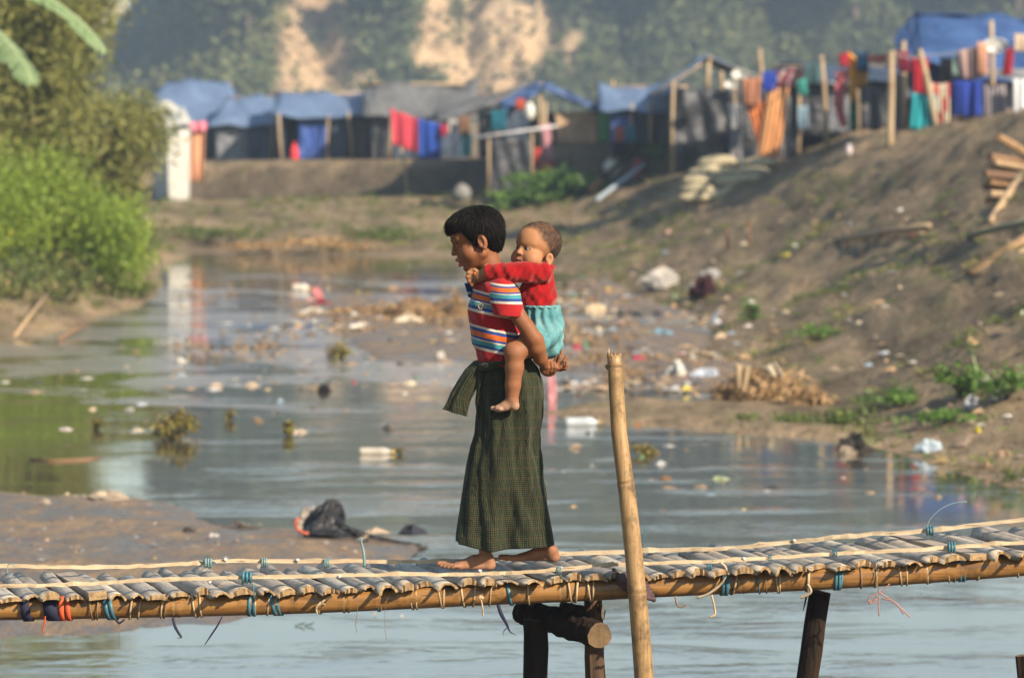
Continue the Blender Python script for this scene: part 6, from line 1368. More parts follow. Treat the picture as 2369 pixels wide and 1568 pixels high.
free_pole('thick bamboo post left of the big blue tarpaulin', (2062, 118), (2058, 358), .06, 59.5); free_pole('leaning bamboo pole with turquoise cloth on it', (2128, 115), (2168, 300), .05, 59.8); free_pole('crooked pole at the joint of two washing lines', (1900, 128), (1914, 330), .045, 66); free_pole('bamboo pole with pink and orange garments on the slope', (1262, 235), (1248, 470), .05, 78.7); free_pole('thin crooked pole below the red sheet', (928, 340), (944, 455), .03, 82); free_pole('short pole behind the small blue hut', (1417, 185), (1417, 235), .05, 84); free_pole('pole sticking up above the cubicle', (1757, 112), (1762, 215), .05, 71)

# ------------------------------------------------------------------ things on the far slope
SAND = M('sandbag_cloth', (.40, .34, .22), (.24, .215, .14), 9, .95, .5, .02)
def bag_mesh():
    V = []; F = []; n, m = 14, 9
    for i in range(m + 1):
        t = i / m; x = -.36 + .72 * t; s = math.sin(math.pi * min(.985, max(.015, t))) ** .42
        for j in range(n):
            a = 2 * math.pi * j / n; V.append((x, math.cos(a) * .2 * s + .008 * math.sin(9 * x + 3 * a), math.sin(a) * .095 * s * (1 if math.sin(a) > 0 else .85) + .01 * math.sin(7 * x)))
    F = [(i*n+j, (i+1)*n+j, (i+1)*n+(j+1) % n, i*n+(j+1) % n) for i in range(m) for j in range(n)] + [tuple(range(n)), tuple(m*n+j for j in range(n))[::-1]]
    return mesh_py('sandbag', V, F, [SAND], True)
SB = bag_mesh(); names = iter(('top left', 'top right', 'second row left', 'second row middle', 'second row right', 'third row left', 'third row middle', 'third row right', 'fourth row left', 'fourth row right', 'bottom row left', 'bottom row middle', 'bottom row right'))
for k, (u, v, s) in enumerate(((1658, 376, 1.0), (1760, 378, .95), (1632, 398, .9), (1668, 400, .8), (1740, 400, .95), (1618, 418, .9), (1690, 420, 1.0), (1735, 418, .8), (1612, 438, .85), (1712, 440, .95), (1605, 458, .8), (1660, 452, .85), (1700, 460, 1.0))):
    o = link('sandbag', SB); p = at(u, v, 66.6 - .035 * (v - 376) / 10 * 3); o.location = p; o.rotation_euler = (random.uniform(-.1, .1), random.uniform(-.06, .06), random.uniform(-.35, .35)); o.scale = (s, s, s * 1.35)
    tag(o, 'stuffed khaki sandbag in the heap beside the black cubicle, ' + next(names), 'sandbag', 'heap of sandbags')
def sack(u, v, Y, r, c, label, sx=1.0, sz=.8, name='sack', cat='sack', seed=0, ground_=True):
    rs = np.random.default_rng(seed + int(u)); p = at(u, v, Y) if Y else on_ground(u, v); b = MB(); n, m = 12, 8; V = []
    for i in range(m + 1):
        t = math.pi * (i + .02) / (m + .04)
        for j in range(n):
            a = 2 * math.pi * j / n; w = 1 + .14 * math.sin(3 * a + 2 * t + u) + .09 * math.sin(7 * a - 3 * t + v) + rs.normal() * .03
            V.append(p + Vector((r * sx * math.sin(t) * math.cos(a) * w, r * math.sin(t) * math.sin(a) * w * .9, r * sz * (math.cos(t) * w + .75))))
    b.add(V, [(i*n+j, (i+1)*n+j, (i+1)*n+(j+1) % n, i*n+(j+1) % n) for i in range(m) for j in range(n)]); o = b.build(name, cmat(c), None, True); tag(o, label, cat); return o
sack(1422, 424, None, .20, (.62, .60, .56), 'white sack lying on the green slope left of the blue board', 1.0, 1.0); sack(1068, 466, None, .22, (.20, .20, .19), 'grey block-like bundle at the foot of the earth bank', .95, .9, 'bundle', 'bundle'); sack(1160, 452, None, .2, (.36, .30, .27), 'brown bundle at the foot of the black plastic screen', .9, .9, 'bundle', 'bundle'); sack(1965, 360, 60, .09, (.60, .52, .50), 'small pale rag ball on the earth bank below the washing', .8, 1.2, 'rag', 'rag')
b = MB(); A, B = on_ground(1380, 482), on_ground(1492, 408); rise = Vector((0, 0, .12)); w = Vector((.0, .28, .05))
b.add([A + rise, B + rise * 2, B + rise * 2 + w, A + rise + w, A + rise - Vector((0, 0, .03)), B + rise * 2 - Vector((0, 0, .03)), B + rise * 2 + w - Vector((0, 0, .03)), A + rise + w - Vector((0, 0, .03))], [(0, 1, 2, 3), (7, 6, 5, 4), (0, 4, 5, 1), (1, 5, 6, 2), (2, 6, 7, 3), (3, 7, 4, 0)])
o = b.build('board', cmat((.42, .50, .56)), None); tag(o, 'pale blue board laid as a ramp on the slope', 'board')
b = MB(); A, B = on_ground(1362, 468), on_ground(1480, 398); b.tube([A + Vector((0, .1, .2)), B + Vector((0, .1, .35))], .05, 7); o = b.build('timber', DARKLOG, None); tag(o, 'dark timber lying along the pale blue board', 'timber')
# a person crouching on the slope
p = on_ground(1478, 414); kp = .0075
ff = Field((-40, -10, -40), (40, 75, 40), 2.4)
ff.ell((0, 62, 0), (9, 11, 9), 3); ff.cone((0, 50, 2), (2, 28, 4), 9, 13, 6); ff.cone((2, 24, 4), (4, 14, 2), 13, 13, 6)
for s in (-1, 1):
    ff.chain([(3, 16, 6 * s), (-14, 28, 8 * s), (-9, 4, 8 * s), (-15, 1, 8 * s)], [8, 7, 5, 3.5], 3); ff.chain([(0, 46, 10 * s), (-8, 34, 14 * s), (-18, 26, 6 * s), (-22, 26, 3 * s)], [5, 4.5, 3.5, 3], 3)
V, Q = ff.mesh(); colr = np.tile(np.array([.16, .075, .045]), (len(V), 1)); root = empty('person', p); tag(root, 'far-off person in pink crouching on the green slope below the huts', 'person')
Wp = np.stack([p.x + V[:, 0] * kp, p.y + V[:, 2] * kp, p.z + V[:, 1] * kp], -1); link('body', mesh_np('crouching_body', Wp, Q[:, ::-1], [SKIN], attrs={'col': colr}), root)
f2 = Field((-30, 0, -30), (30, 60, 30), 2.4); f2.cone((0, 50, 2), (2, 28, 4), 10.5, 15, 6); f2.cone((2, 26, 4), (2, 14, 2), 15.5, 15, 6)
for s in (-1, 1): f2.chain([(0, 46, 10 * s), (-7, 36, 13 * s)], [7, 6.5], 3); f2.chain([(3, 16, 6 * s), (-12, 27, 8 * s)], [10, 9], 3)
V, Q = f2.mesh(); link('clothes', mesh_np('clothes', np.stack([p.x + V[:, 0] * kp, p.y + V[:, 2] * kp, p.z + V[:, 1] * kp], -1), Q[:, ::-1], [cmat((.40, .08, .12))]), root)
f3 = Field((-16, 50, -16), (16, 80, 16), 2.4); f3.ell((2, 64, 0), (10, 11, 10), 2); f3.ell((-12, 58, 0), (10, 9, 10), 2, True)
V, Q = f3.mesh(); link('hair', mesh_np('far_hair', np.stack([p.x + V[:, 0] * kp, p.y + V[:, 2] * kp, p.z + V[:, 1] * kp], -1), Q[:, ::-1], [HAIR]), root)

# wood pile and timbers on the right bank
WOODS = [M('firewood_%d' % i, c, tuple(k * .5 for k in c), 9, .85, .5, .01, (1, 1, 4)) for i, c in enumerate(((.36, .22, .11), (.24, .14, .075), (.44, .31, .18), (.17, .10, .06)))]
YW = 44.0; k = 0
for (u0, v0, u1, v1, r) in ((2308, 316, 2400, 372, .045), (2290, 362, 2420, 380, .05), (2284, 388, 2420, 396, .04), (2278, 402, 2420, 414, .045), (2288, 420, 2420, 424, .05), (2276, 432, 2420, 444, .04), (2290, 448, 2420, 452, .045), (2282, 464, 2420, 470, .04), (2296, 480, 2420, 484, .045), (2288, 496, 2420, 500, .05), (2300, 376, 2420, 404, .035), (2310, 410, 2420, 436, .035)):
    b = MB(); A, B = at(u0, v0, YW + .1 * (k % 3)), at(u1, v1, YW + .5 + .2 * (k % 3)); b.tube([A, A.lerp(B, .5) + Vector((0, 0, random.uniform(-.02, .02))), B], [r, r * 1.1, r], 7, jit=.12)
    o = b.build('firewood', WOODS[k % 4], None); tag(o, 'split timber in the wood pile at the right edge, %s' % ('sticking out on top', 'thickest of the upper ones', 'just under the thickest', 'fourth from the top', 'fifth from the top', 'sixth from the top', 'seventh from the top', 'eighth from the top', 'last but one', 'lowest', 'wedged between the upper ones', 'wedged in the middle')[k], 'firewood', 'wood pile on the right bank'); k += 1
def timber(label, pts, r, mat, flat=.5, name='timber', cat='timber'):
    b = MB(); P = [on_ground(u, v, 20, 95, lift) if Y is None else at(u, v, Y) for u, v, Y, lift in pts]; b.tube([P[0], P[0].lerp(P[-1], .5) + Vector((0, 0, .01)), P[-1]] if len(P) == 2 else P, r, 8, jit=.06, flat=flat); o = b.build(name, mat, None, True); tag(o, label, cat); return o
timber('long pole propped against the wood pile', ((2292, 522, None, .03), (2362, 405, 43.4, 0)), .045, WOODS[2], 1); timber('broad brown plank lying down the right bank', ((2245, 645, None, .05), (2420, 545, None, .10)), .10, WOODS[0], .35, 'plank', 'plank'); timber('pale thin plank beside the broad brown one', ((2262, 648, None, .04), (2420, 572, None, .06)), .04, WOODS[2], .5, 'plank', 'plank')
timber('long pale bamboo lying across the upper right bank', ((1935, 562, None, .04), (2060, 545, None, .05), (2150, 533, None, .05)), .035, BAMBOO_FRESH, 1, 'bamboo_pole', 'bamboo'); timber('green-grey log lying above the broad plank', ((2240, 556, None, .03), (2400, 520, None, .05)), .045, M('mossy_log', (.20, .22, .14), (.12, .13, .08), 7, .9), .8, 'log', 'log')
timber('stick leaning from the left bank into the water', ((110, 712, None, .18), (32, 782, None, .0)), .022, WOODS[2], 1, 'stick', 'stick'); timber('branch lying half in the water off the left bank', ((135, 790, None, .02), (205, 768, None, .09)), .02, WOODS[1], 1, 'branch', 'branch'); timber('thin upright stake on the right slope', ((1734, 578, None, -.05), (1734, 505, on_ground(1734, 578).y, 0)), .025, WOODS[3], 1, 'stake', 'stake'); timber('second thin stake left of the other', ((1685, 575, None, -.05), (1683, 525, on_ground(1685, 575).y, 0)), .02, WOODS[3], 1, 'stake', 'stake')
# ------------------------------------------------------------------ plants along the water
def clump(label, u, v, h, w, n, mat, seed, leaf=.06, cat='plant', name='plant', group=None, droop=0.0, asp=.5):
    p = on_ground(u, v); return _clump(label, p, h, w, n, mat, seed, leaf, cat, name, group, asp)
def _clump(label, p, h, w, n, mat, seed, leaf, cat, name, group, asp=.5):
    rng = np.random.default_rng(seed); root = empty(name, p); tag(root, label, cat, group)
    b = MB()
    s = Vector(p)
    for k in range(5): a = rng.uniform(0, 6.28); b.tube([s, s + Vector((math.cos(a) * w * .2, math.sin(a) * w * .2, h * .45)), s + Vector((math.cos(a) * w * .4, math.sin(a) * w * .4, h * .8))], [.008, .006, .003], 5)
    b.build('stem', LEAF_STEM, root, True)
    P, t = crown_points(n, (p.x, p.y, p.z + h * .5), (w / 2, w / 2, h / 2), rng, 9, .5, -.9); k = P[:, 2] > max(0.0, p.z - .02); P, t = P[k], t[k]
    V, F, tt = leaves(P, rng.uniform(.6, 1.4, len(P)) * leaf, tint=t * .9, rng=rng, aspect=asp); link('foliage', mesh_np('foliage', V, F, [mat], False, attrs={'tint': tt}), root)
LEAF_STEM = M('plant_stem', (.10, .09, .04), None, 9, .8)
LEAF_FRESH = leaf_mat('leaf_fresh', [(0, (.05, .10, .02)), (.5, (.10, .19, .035)), (1, (.18, .28, .06))], .5, .3)
LEAF_DRY = leaf_mat('leaf_dry', [(0, (.16, .10, .045)), (.5, (.33, .21, .10)), (1, (.50, .34, .18))], .8, .15)
LEAF_HYA = leaf_mat('leaf_hyacinth', [(0, (.07, .055, .025)), (.4, (.17, .125, .04)), (.75, (.23, .215, .05)), (1, (.12, .155, .035))], .5, .2)
for lab, u, v, h, w, n, mt, lf in (('leafy green weed on the right bank below the wood pile', 2225, 925, .32, .42, 420, LEAF_FRESH, .07), ('green weed patch at the right edge of the shore', 2330, 935, .26, .5, 420, LEAF_FRESH, .06), ('low green weeds on the shore left of the leafy weed', 2080, 935, .14, .6, 420, LEAF_FRESH, .05),
        ('low yellow-green weeds by the water on the right', 1960, 985, .11, .6, 380, LEAF_GRASS, .05), ('green weeds at the water edge near the dark rubbish', 2180, 985, .12, .6, 420, LEAF_FRESH, .05), ('small green sprout halfway up the right bank', 1740, 745, .26, .24, 140, LEAF_FRESH, .07), ('green weeds in the crease of the right bank', 1890, 790, .16, .55, 260, LEAF_FRESH, .05),
        ('grassy tuft at the end of the straw heap', 1800, 985, .10, .6, 380, LEAF_GRASS, .05), ('bright weeds on the slope left of the pale blue board', 1330, 458, .55, 1.6, 1100, LEAF_FRESH, .12), ('weeds around the foot of the garment pole', 1245, 472, .6, 1.3, 900, LEAF_FRESH, .12), ('weeds at the left end of the far slope under the black screen', 1175, 485, .4, 1.2, 700, LEAF_FRESH, .12), ('weeds beside the crouching person', 1530, 385, .45, .7, 500, LEAF_FRESH, .10),
        ('dry reeds on the far shore', 700, 585, .28, 2.4, 800, LEAF_DRY, .10), ('olive reeds on the far shore left of the dry ones', 480, 555, .3, 2.4, 800, LEAF_GRASS, .10), ('olive scrub on the far shore right of the dry reeds', 900, 555, .25, 2.0, 600, LEAF_GRASS, .09), ('grass at the tip of the left bank beside the water', 330, 690, .2, .6, 400, LEAF_GRASS, .06)):
    clump(lab, u, v, h, w, n, mt, int(u + v), lf, group='weeds on the banks')
root = empty('young_banana', on_ground(2258, 905)); tag(root, 'single broad green banana shoot on the right bank', 'banana shoot'); p = on_ground(2258, 905)
banana_blade(root, [p + Vector((0, 0, -.02)), p + Vector((.0, 0, .12)), p + Vector((-.01, 0, .22)), p + Vector((-.03, 0, .30)), p + Vector((-.06, -.02, .35))], .065, 'leaf', 5)
_hy = (('largest floating hyacinth clump left of the bridge walker', 405, 1014, .20, .34, 700, .055), ('small yellow hyacinth ball left of the large clump', 224, 992, .085, .12, 160, .04), ('yellowed floating leaves right of the large clump', 668, 1008, .10, .10, 110, .06), ('green floating sprig above the large hyacinth clump', 532, 972, .10, .12, 70, .05), ('ragged yellow hyacinth clump in mid stream', 790, 836, .22, .30, 300, .06), ('yellow floating weed below the white bottle', 1490, 1050, .08, .24, 200, .05), ('yellow weed at the cap of the floating bottle', 925, 1050, .06, .06, 60, .035))
for lab, u, v, h, w, n, lf in _hy: _clump(lab, on_plane(u, v, .0), h, w, n, LEAF_HYA, int(u), lf, 'floating plant', 'water_hyacinth', 'plants floating on the creek', .38)
for lab, u, v, h, w, n in (('tangled heap of dry stalks in mid stream', 955, 735, .34, .75, 900), ('strand of brown debris left of the dry stalk heap', 840, 728, .10, .7, 350), ('dry stalks standing right of the debris heap', 1058, 735, .32, .3, 200), ('brown straw heap slumped on the right shore', 1770, 935, .32, .95, 1700), ('right end of the straw heap trailing to the water', 1860, 950, .16, .5, 500)):
    p = on_ground(u, v) if u > 1300 else on_plane(u, v, 0.0); rng = np.random.default_rng(int(u)); root = empty('debris_heap', p); tag(root, lab, 'debris', 'heaps of dry debris')
    P, t = crown_points(n, (p.x, p.y, p.z + h * .3), (w / 2, w / 3, h * .6), rng, 10, .55, -.5); P[:, 2] = np.maximum(P[:, 2], p.z); V, F, tt = leaves(P, rng.uniform(.06, .22, n), tint=t, rng=rng, aspect=.14)
    link('stalks', mesh_np('stalks', V, F, [LEAF_DRY], False, attrs={'tint': tt}), root)
    b = MB(); V = []; nn, mm = 16, 7
    for i in range(mm + 1):
        for j in range(nn): a = 2 * math.pi * j / nn; r = math.cos(i / mm * 1.5); V.append(p + Vector((w * .46 * r * math.cos(a) * (1 + .2 * math.sin(3 * a + u)), w * .30 * r * math.sin(a), h * .75 * math.sin(i / mm * 1.5) * (1 + .15 * math.sin(2 * a + u)) - .02)))
    b.add(V, [(i*nn+j, i*nn+(j+1) % nn, (i+1)*nn+(j+1) % nn, (i+1)*nn+j) for i in range(mm) for j in range(nn)]); b.build('core', M('rotten_straw', (.26, .16, .08), (.10, .065, .035), 12, .95, .9, .05), root, True)

for lab, pts, c in (('long tan rag draped down the front of the straw heap', ((1700, 838), (1738, 846), (1722, 912), (1708, 890)), (.44, .33, .20)), ('pale cloth slung over the top of the straw heap', ((1756, 846), (1792, 838), (1812, 866), (1770, 858)), (.50, .42, .32))):
    cloth(lab, pts, on_ground(1770, 935).y - .27, tuple(.7 * k for k in c), 'rag', .03, 1.3, 'rags on the straw heap', name='draped_rag')

# ------------------------------------------------------------------ rubbish that can be told apart
CLEAR = tarp_mat('clear_plastic', (.40, .42, .43), (.24, .27, .29), .25, .6)
def bottle(label, u, v, L_, r, rot, c, cap=None, ribs=6, Y=None, tilt=0.0, mat=None):
    p = on_plane(u, v, .0) + Vector((0, 0, r * .45)); root = empty('plastic_bottle', p); tag(root, label, 'bottle', 'plastic bottles'); d = Vector((math.cos(rot), math.sin(rot), tilt)).normalized()
    prof = [(0, .55), (.02, .92)] + [(.08 + .5 * k / ribs / 1.0, .93 if k % 2 else 1.0) for k in range(ribs + 1)] + [(.66, 1), (.78, .8), (.88, .36), (.93, .34)]
    b = MB(); b.tube([p + d * (L_ * (t - .5)) for t, _ in prof], [r * s for _, s in prof], 14); b.build('shell', mat or cmat(c), root, True)
    b = MB(); b.tube([p + d * (L_ * .43), p + d * (L_ * .5)], r * .42, 12); b.build('cap', cmat(cap or c), root, True)
bottle('clear plastic bottle on its side at the muddy spit behind the pole', 1348, 984, .31, .05, .12, (.6, .64, .66), (.4, .3, .08), mat=CLEAR); bottle('ribbed white bottle floating left of the walker', 872, 1050, .28, .036, -.05, (.42, .38, .32), (.55, .36, .04)); bottle('pale bottle with orange cap far up the stream', 698, 672, .26, .07, -.15, (.58, .53, .45), (.70, .40, .05)); bottle('clear bottle lying on the right bank above the leafy weed', 2045, 870, .25, .045, .6, (.6, .62, .62)); bottle('small white bottle upright in the litter at mid stream', 825, 760, .2, .035, .5, (.62, .56, .48))
def crumple(label, u, v, w, d, h, c, seed, cat='bag', name='plastic_bag', water_=True, mat=None, group='bags and scraps', lift=0.0, parent=None):
    rs = np.random.default_rng(seed); p = on_ground(u, v) if not water_ else on_plane(u, v, .0)
    n, m = 16, 9; V = []; ph = rs.uniform(0, 6.28, 6); jit = rs.normal(size=(m + 1, n)) * .10
    for i in range(m + 1):
        t = i / m * 1.45 + .08
        for j in range(n):
            a = 2 * math.pi * j / n; q = 1 + .25 * math.sin(2 * a + ph[0] + t) + .16 * math.sin(5 * a + ph[1] - 2 * t) + .10 * math.sin(9 * a + ph[2]) + jit[i, j]
            V.append(p + Vector((w / 2 * math.cos(t) * math.cos(a) * q, d / 2 * math.cos(t) * math.sin(a) * q, h * math.sin(t) * (.8 + .35 * math.sin(a * 2 + ph[3])) * q - .01 + lift)))
    c = tuple(.72 * k for k in c); b = MB(); b.add(V, [(i*n+j, i*n+(j+1) % n, (i+1)*n+(j+1) % n, (i+1)*n+j) for i in range(m) for j in range(n)] + [tuple(m*n+j for j in range(n))]); o = b.build(name, mat or cmat(c), parent, False)
    if parent is None: tag(o, label, cat, group)
    return o
WHT = (.66, .63, .58)
for k, (lab, u, v, w, d, h, c, wt) in enumerate((('white crumpled bag highest on the littered shore right of the baby', 1532, 668, .55, .4, .2, (.52, .49, .45), False), ('cream sack bulging out of the debris heap', 945, 748, .36, .3, .14, (.70, .60, .46), True), ('pale foam slab with yellow end in mid stream', 725, 726, .30, .2, .07, (.62, .57, .50), True), ('crimson bag in the water behind the foam slab', 742, 706, .26, .2, .10, (.32, .03, .06), True), ('pink bag on top of the crimson one', 735, 692, .14, .12, .12, (.66, .24, .24), True),
        ('white scrap floating left of the yellow hyacinth ball', 152, 993, .16, .12, .025, (.62, .55, .52), True), ('pale pink wrapper floating right of the yellowed leaves', 690, 1000, .16, .1, .03, (.60, .50, .40), True), ('white bag at the waterline right of the pole', 1565, 875, .34, .3, .14, WHT, False), ('pale blue bag right of the white one at the straw heap', 1632, 878, .30, .25, .10, (.48, .53, .62), False), ('grey-white bag lying on the straw heap', 1810, 905, .18, .16, .16, (.50, .50, .48), False),
        ('white torn bag on the grassy shore below the banana shoot', 2248, 945, .14, .12, .10, (.68, .66, .66), False), ('white scrap right of the torn bag', 2310, 925, .11, .1, .06, (.68, .64, .62), False), ('blue-white torn bag at the water edge on the right', 2150, 1045, .17, .12, .09, (.46, .55, .62), False), ('dark rag heap standing in the shallow water', 1975, 1045, .24, .2, .13, (.05, .045, .04), False), ('pale torn sack in front of the dark rag heap', 1955, 1052, .22, .12, .06, (.34, .28, .21), False), ('dark red and black cloth on the littered shore', 1630, 690, .55, .4, .22, (.045, .014, .016), False),
        ('grey-white bag above the dark cloth', 1645, 645, .32, .3, .14, (.44, .43, .42), False), ('light blue bag on the littered shore', 1532, 780, .24, .2, .08, (.20, .36, .46), False), ('pink pouch standing in the water right of the sarong', 1276, 925, .08, .06, .22, (.66, .30, .32), True), ('crimson scrap in the litter right of the pole top', 1480, 840, .16, .12, .06, (.46, .03, .10), False), ('green scrap beside a pink one right of the baby', 1358, 800, .12, .1, .06, (.03, .24, .13), True), ('pink scrap left of the green one', 1335, 806, .15, .1, .05, (.60, .10, .16), True),
        ('cream carton floating right of the baby', 1378, 718, .28, .16, .07, (.70, .55, .36), True), ('white foam box in mid stream below the debris heap', 835, 756, .26, .16, .05, (.66, .56, .44), True), ('pale peeling scrap left of the foam box', 688, 752, .14, .1, .04, (.66, .44, .28), True), ('white ball-like scrap left of the walker', 1020, 833, .09, .09, .08, (.68, .64, .58), True), ('dark bundle floating left of the walker', 750, 905, .11, .09, .06, (.02, .02, .022), True), ('orange peel scrap on the shore behind the pole', 1478, 985, .05, .04, .03, (.45, .15, .03), True), ('yellow scrap on the right shore', 2262, 1003, .06, .05, .05, (.60, .50, .05), False),
        ('pale scrap floating below the bridge on the left', 930, 1424, .065, .05, .012, (.62, .52, .40), True), ('tiny orange scrap below the bridge', 866, 1428, .022, .02, .01, (.55, .22, .06), True), ('pale orange scrap beside the tiny one', 868, 1419, .028, .02, .012, (.60, .42, .22), True), ('brown crumpled leaf floating right of the pole', 1540, 1108, .08, .06, .035, (.28, .15, .08), True), ('pale green scrap floating right of the pole', 1665, 1108, .12, .08, .03, (.40, .46, .28), True), ('small pale scrap floating on the right of the creek', 1722, 1178, .05, .04, .014, (.62, .58, .30), True), ('orange stone-like scrap on the right shore edge', 2285, 1085, .09, .06, .045, (.36, .23, .14), False), ('buff lump on the mud at the right edge', 2325, 1060, .10, .08, .05, (.40, .28, .18), False))):
    crumple(lab, u, v, w, d, h, c, 100 + k, 'scrap' if 'scrap' in lab else 'bag', 'litter_scrap' if 'scrap' in lab else 'plastic_bag', wt)
# black bag with a tail on the mud flat
root = empty('torn_bag', on_plane(740, 1235, .05)); tag(root, 'torn black plastic bag with long trailing strips on the mud flat', 'bag'); P_ = lambda u, v, Y=None: on_plane(u, v, .05) if Y is None else at(u, v, Y)
Yk = on_plane(740, 1238, .05).y; BK = tarp_mat('glossy_black_plastic', (.012, .012, .014), (.006, .006, .008), .3, .5, .8, 9)
b = MB(); rsb = np.random.default_rng(9)
def bagfn(i, j):      # a slumped sheet: peak at the right, draped down to the mud
    a = 2 * math.pi * i; r = j ** .8; hgt = (1 - r ** 1.3) * (.19 + .03 * math.sin(5 * a)); w = 1 + .16 * math.sin(3 * a + 1) + .12 * math.sin(7 * a + 4 * j) + .06 * math.sin(13 * a)
    p = on_plane(748, 1236, .045); return p + Vector((.15 * r * math.cos(a) * w + .05 * (1 - r) + .03 * math.sin(6 * j + 3 * a), .12 * r * math.sin(a) * w, hgt + .015 * math.sin(9 * a + 8 * j) * (1 - r)))
b.sheet(bagfn, 34, 12); b.build('bag_body', BK, root, True, .006)
for pts in ([(775, 1205), (810, 1225), (850, 1236), (885, 1248)], [(790, 1218), (830, 1232), (880, 1244), (930, 1254), (975, 1258)], [(720, 1232), (780, 1236), (830, 1242), (850, 1252)]):
    b = MB(); b.tube([at(u, v, Yk - .12 + .02 * k) for k, (u, v) in enumerate(pts)], [.05, .045, .035, .02][:len(pts)] + [.006] * max(0, len(pts) - 4), 6, flat=.4, jit=.2); b.build('strip', BK, root, True)
b = MB(); b.tube([at(u, v, Yk - .15) for u, v in ((690, 1198), (682, 1210), (688, 1224), (702, 1232), (714, 1233))], .009, 8); b.build('handle', cmat((.45, .11, .06)), root, True)
c = crumple('', 716, 1232, .15, .12, .15, (.50, .43, .36), 33, parent=root, name='pale_stuffing', lift=.02); c = crumple('', 758, 1240, .13, .10, .12, (.16, .15, .14), 34, parent=root, name='grey_stuffing', lift=.03)
b = MB(); b.tube([on_plane(u, v, .06) for u, v in ((740, 1238), (800, 1236), (850, 1240))], [.014, .018, .012], 6, flat=.4); b.build('pale_strip', cmat((.58, .44, .32)), root, True)
for k, (lab, u, v, w, h, c) in enumerate((('pale cloth scrap lying at the back of the mud flat', 250, 1168, .34, .05, (.50, .40, .30)), ('small pale heap at the left end of the mud flat', 105, 1185, .16, .05, (.40, .33, .26)), ('dark curled scrap in the middle of the mud flat', 437, 1248, .12, .035, (.07, .06, .055)), ('white scrap on the mud right of the dark curled one', 494, 1258, .06, .02, (.62, .58, .54)), ('wet grey rag on the mud near the black bag', 560, 1236, .24, .03, (.16, .14, .12)), ('dark wet rag at the water end of the black strips', 955, 1250, .22, .06, (.05, .055, .07)), ('pale lump by the black strips', 870, 1248, .12, .03, (.56, .44, .32)))):
    crumple(lab, u, v, w, w * .6, h, c, 300 + k, 'scrap', 'litter_scrap', True, lift=.05)
b = MB(); b.tube([on_plane(u, v, .006) for u, v in ((70, 1062), (130, 1066), (200, 1062), (230, 1058))], [.008, .012, .012, .008], 6); o = b.build('floating_stick', WOODS[1], None, True); tag(o, 'thin stick floating near the left edge of the creek', 'stick')
p = on_plane(700, 1448, .0); root = empty('water_sprig', p); tag(root, 'little green sprig floating under the bridge', 'floating plant')
for k in range(6):
    b = MB(); q = p + Vector((-.03 + .016 * k, .01 * (k % 2), .004)); b.sheet(lambda i, j, q=q, k=k: q + Vector((.010 * (i - .5) * 2, .014 * (j - .5), .008 * i * (k % 3) + .004 * math.sin(3 * j))), 3, 3); b.build('leaf', cmat((.06, .09, .04)), root, True, .002)

# ------------------------------------------------------------------ small litter, twigs and tufts nobody could count
PALETTE = .72 * np.array([(.62, .58, .52), (.66, .62, .55), (.50, .48, .45), (.55, .42, .28), (.46, .30, .16), (.36, .25, .15), (.30, .22, .15), (.22, .17, .12), (.12, .10, .085), (.06, .055, .05), (.60, .50, .34), (.40, .42, .46), (.30, .38, .46), (.50, .12, .10), (.16, .28, .14), (.58, .46, .10), (.62, .34, .30)])
def scatter(name, label, P, size, seed, wts=None, flat=.45, cat='litter', parent=None):
    rs = np.random.default_rng(seed); n = len(P); base = np.array([(0, 0, 1), (1, 0, 0), (.31, .95, 0), (-.81, .59, 0), (-.81, -.59, 0), (.31, -.95, 0), (0, 0, -.4)]); F0 = np.array([(0, 1, 2), (0, 2, 3), (0, 3, 4), (0, 4, 5), (0, 5, 1), (6, 2, 1), (6, 3, 2), (6, 4, 3), (6, 5, 4), (6, 1, 5)])
    V = base[None] * (1 + rs.normal(size=(n, 7, 1)) * .28) + rs.normal(size=(n, 7, 3)) * .12; s = np.broadcast_to(size, n); a = rs.uniform(0, 6.28, n); asp = rs.uniform(.45, 1.0, n)
    V = V * (np.stack([s, s * asp, s * flat * rs.uniform(.5, 1.5, n)], 1)[:, None]); X = V[..., 0] * np.cos(a)[:, None] - V[..., 1] * np.sin(a)[:, None]; Y_ = V[..., 0] * np.sin(a)[:, None] + V[..., 1] * np.cos(a)[:, None]
    V = np.stack([X, Y_, V[..., 2]], -1) + P[:, None]; F = (np.arange(n) * 7)[:, None, None] + F0[None]; ci = rs.choice(len(PALETTE), n, p=wts); col = np.repeat(PALETTE[ci] * rs.uniform(.75, 1.1, (n, 1)), 7, 0)
    o = link(name, mesh_np(name, V.reshape(-1, 3), F.reshape(-1, 3), [LITTER], False, attrs={'col': col})); tag(o, label, cat, None, 'stuff'); return o
LITTER = attr_mat('small_litter', 'col', .7, .3)
rs = np.random.default_rng(55); wl_ = np.array([1.6, 1.3, 2, 3, 4, 4, 4, 4, 4, 3, 1.5, 1.5, 1, .5, .6, .5, .5]); wl_ /= wl_.sum()
def wpts(n, u0, u1, v0, v1): 
    u = rs.uniform(u0, u1, n); v = rs.uniform(v0, v1, n); Pn = np.array([tuple(on_plane(a, b)) for a, b in zip(u, v)]); k = (ground_z(Pn[:, 0], Pn[:, 1]) < .02); return Pn[k]
Pw = np.concatenate([wpts(420, 380, 1500, 640, 900), wpts(260, 650, 1150, 690, 800), wpts(420, 1290, 1620, 640, 900), wpts(70, 0, 1000, 800, 1000), wpts(40, 1300, 2200, 960, 1200)]); nb = fbm(Pw[:, 0] / 1.1, Pw[:, 1] / 2.6, 3, 44); Pw = Pw[nb > -.12]
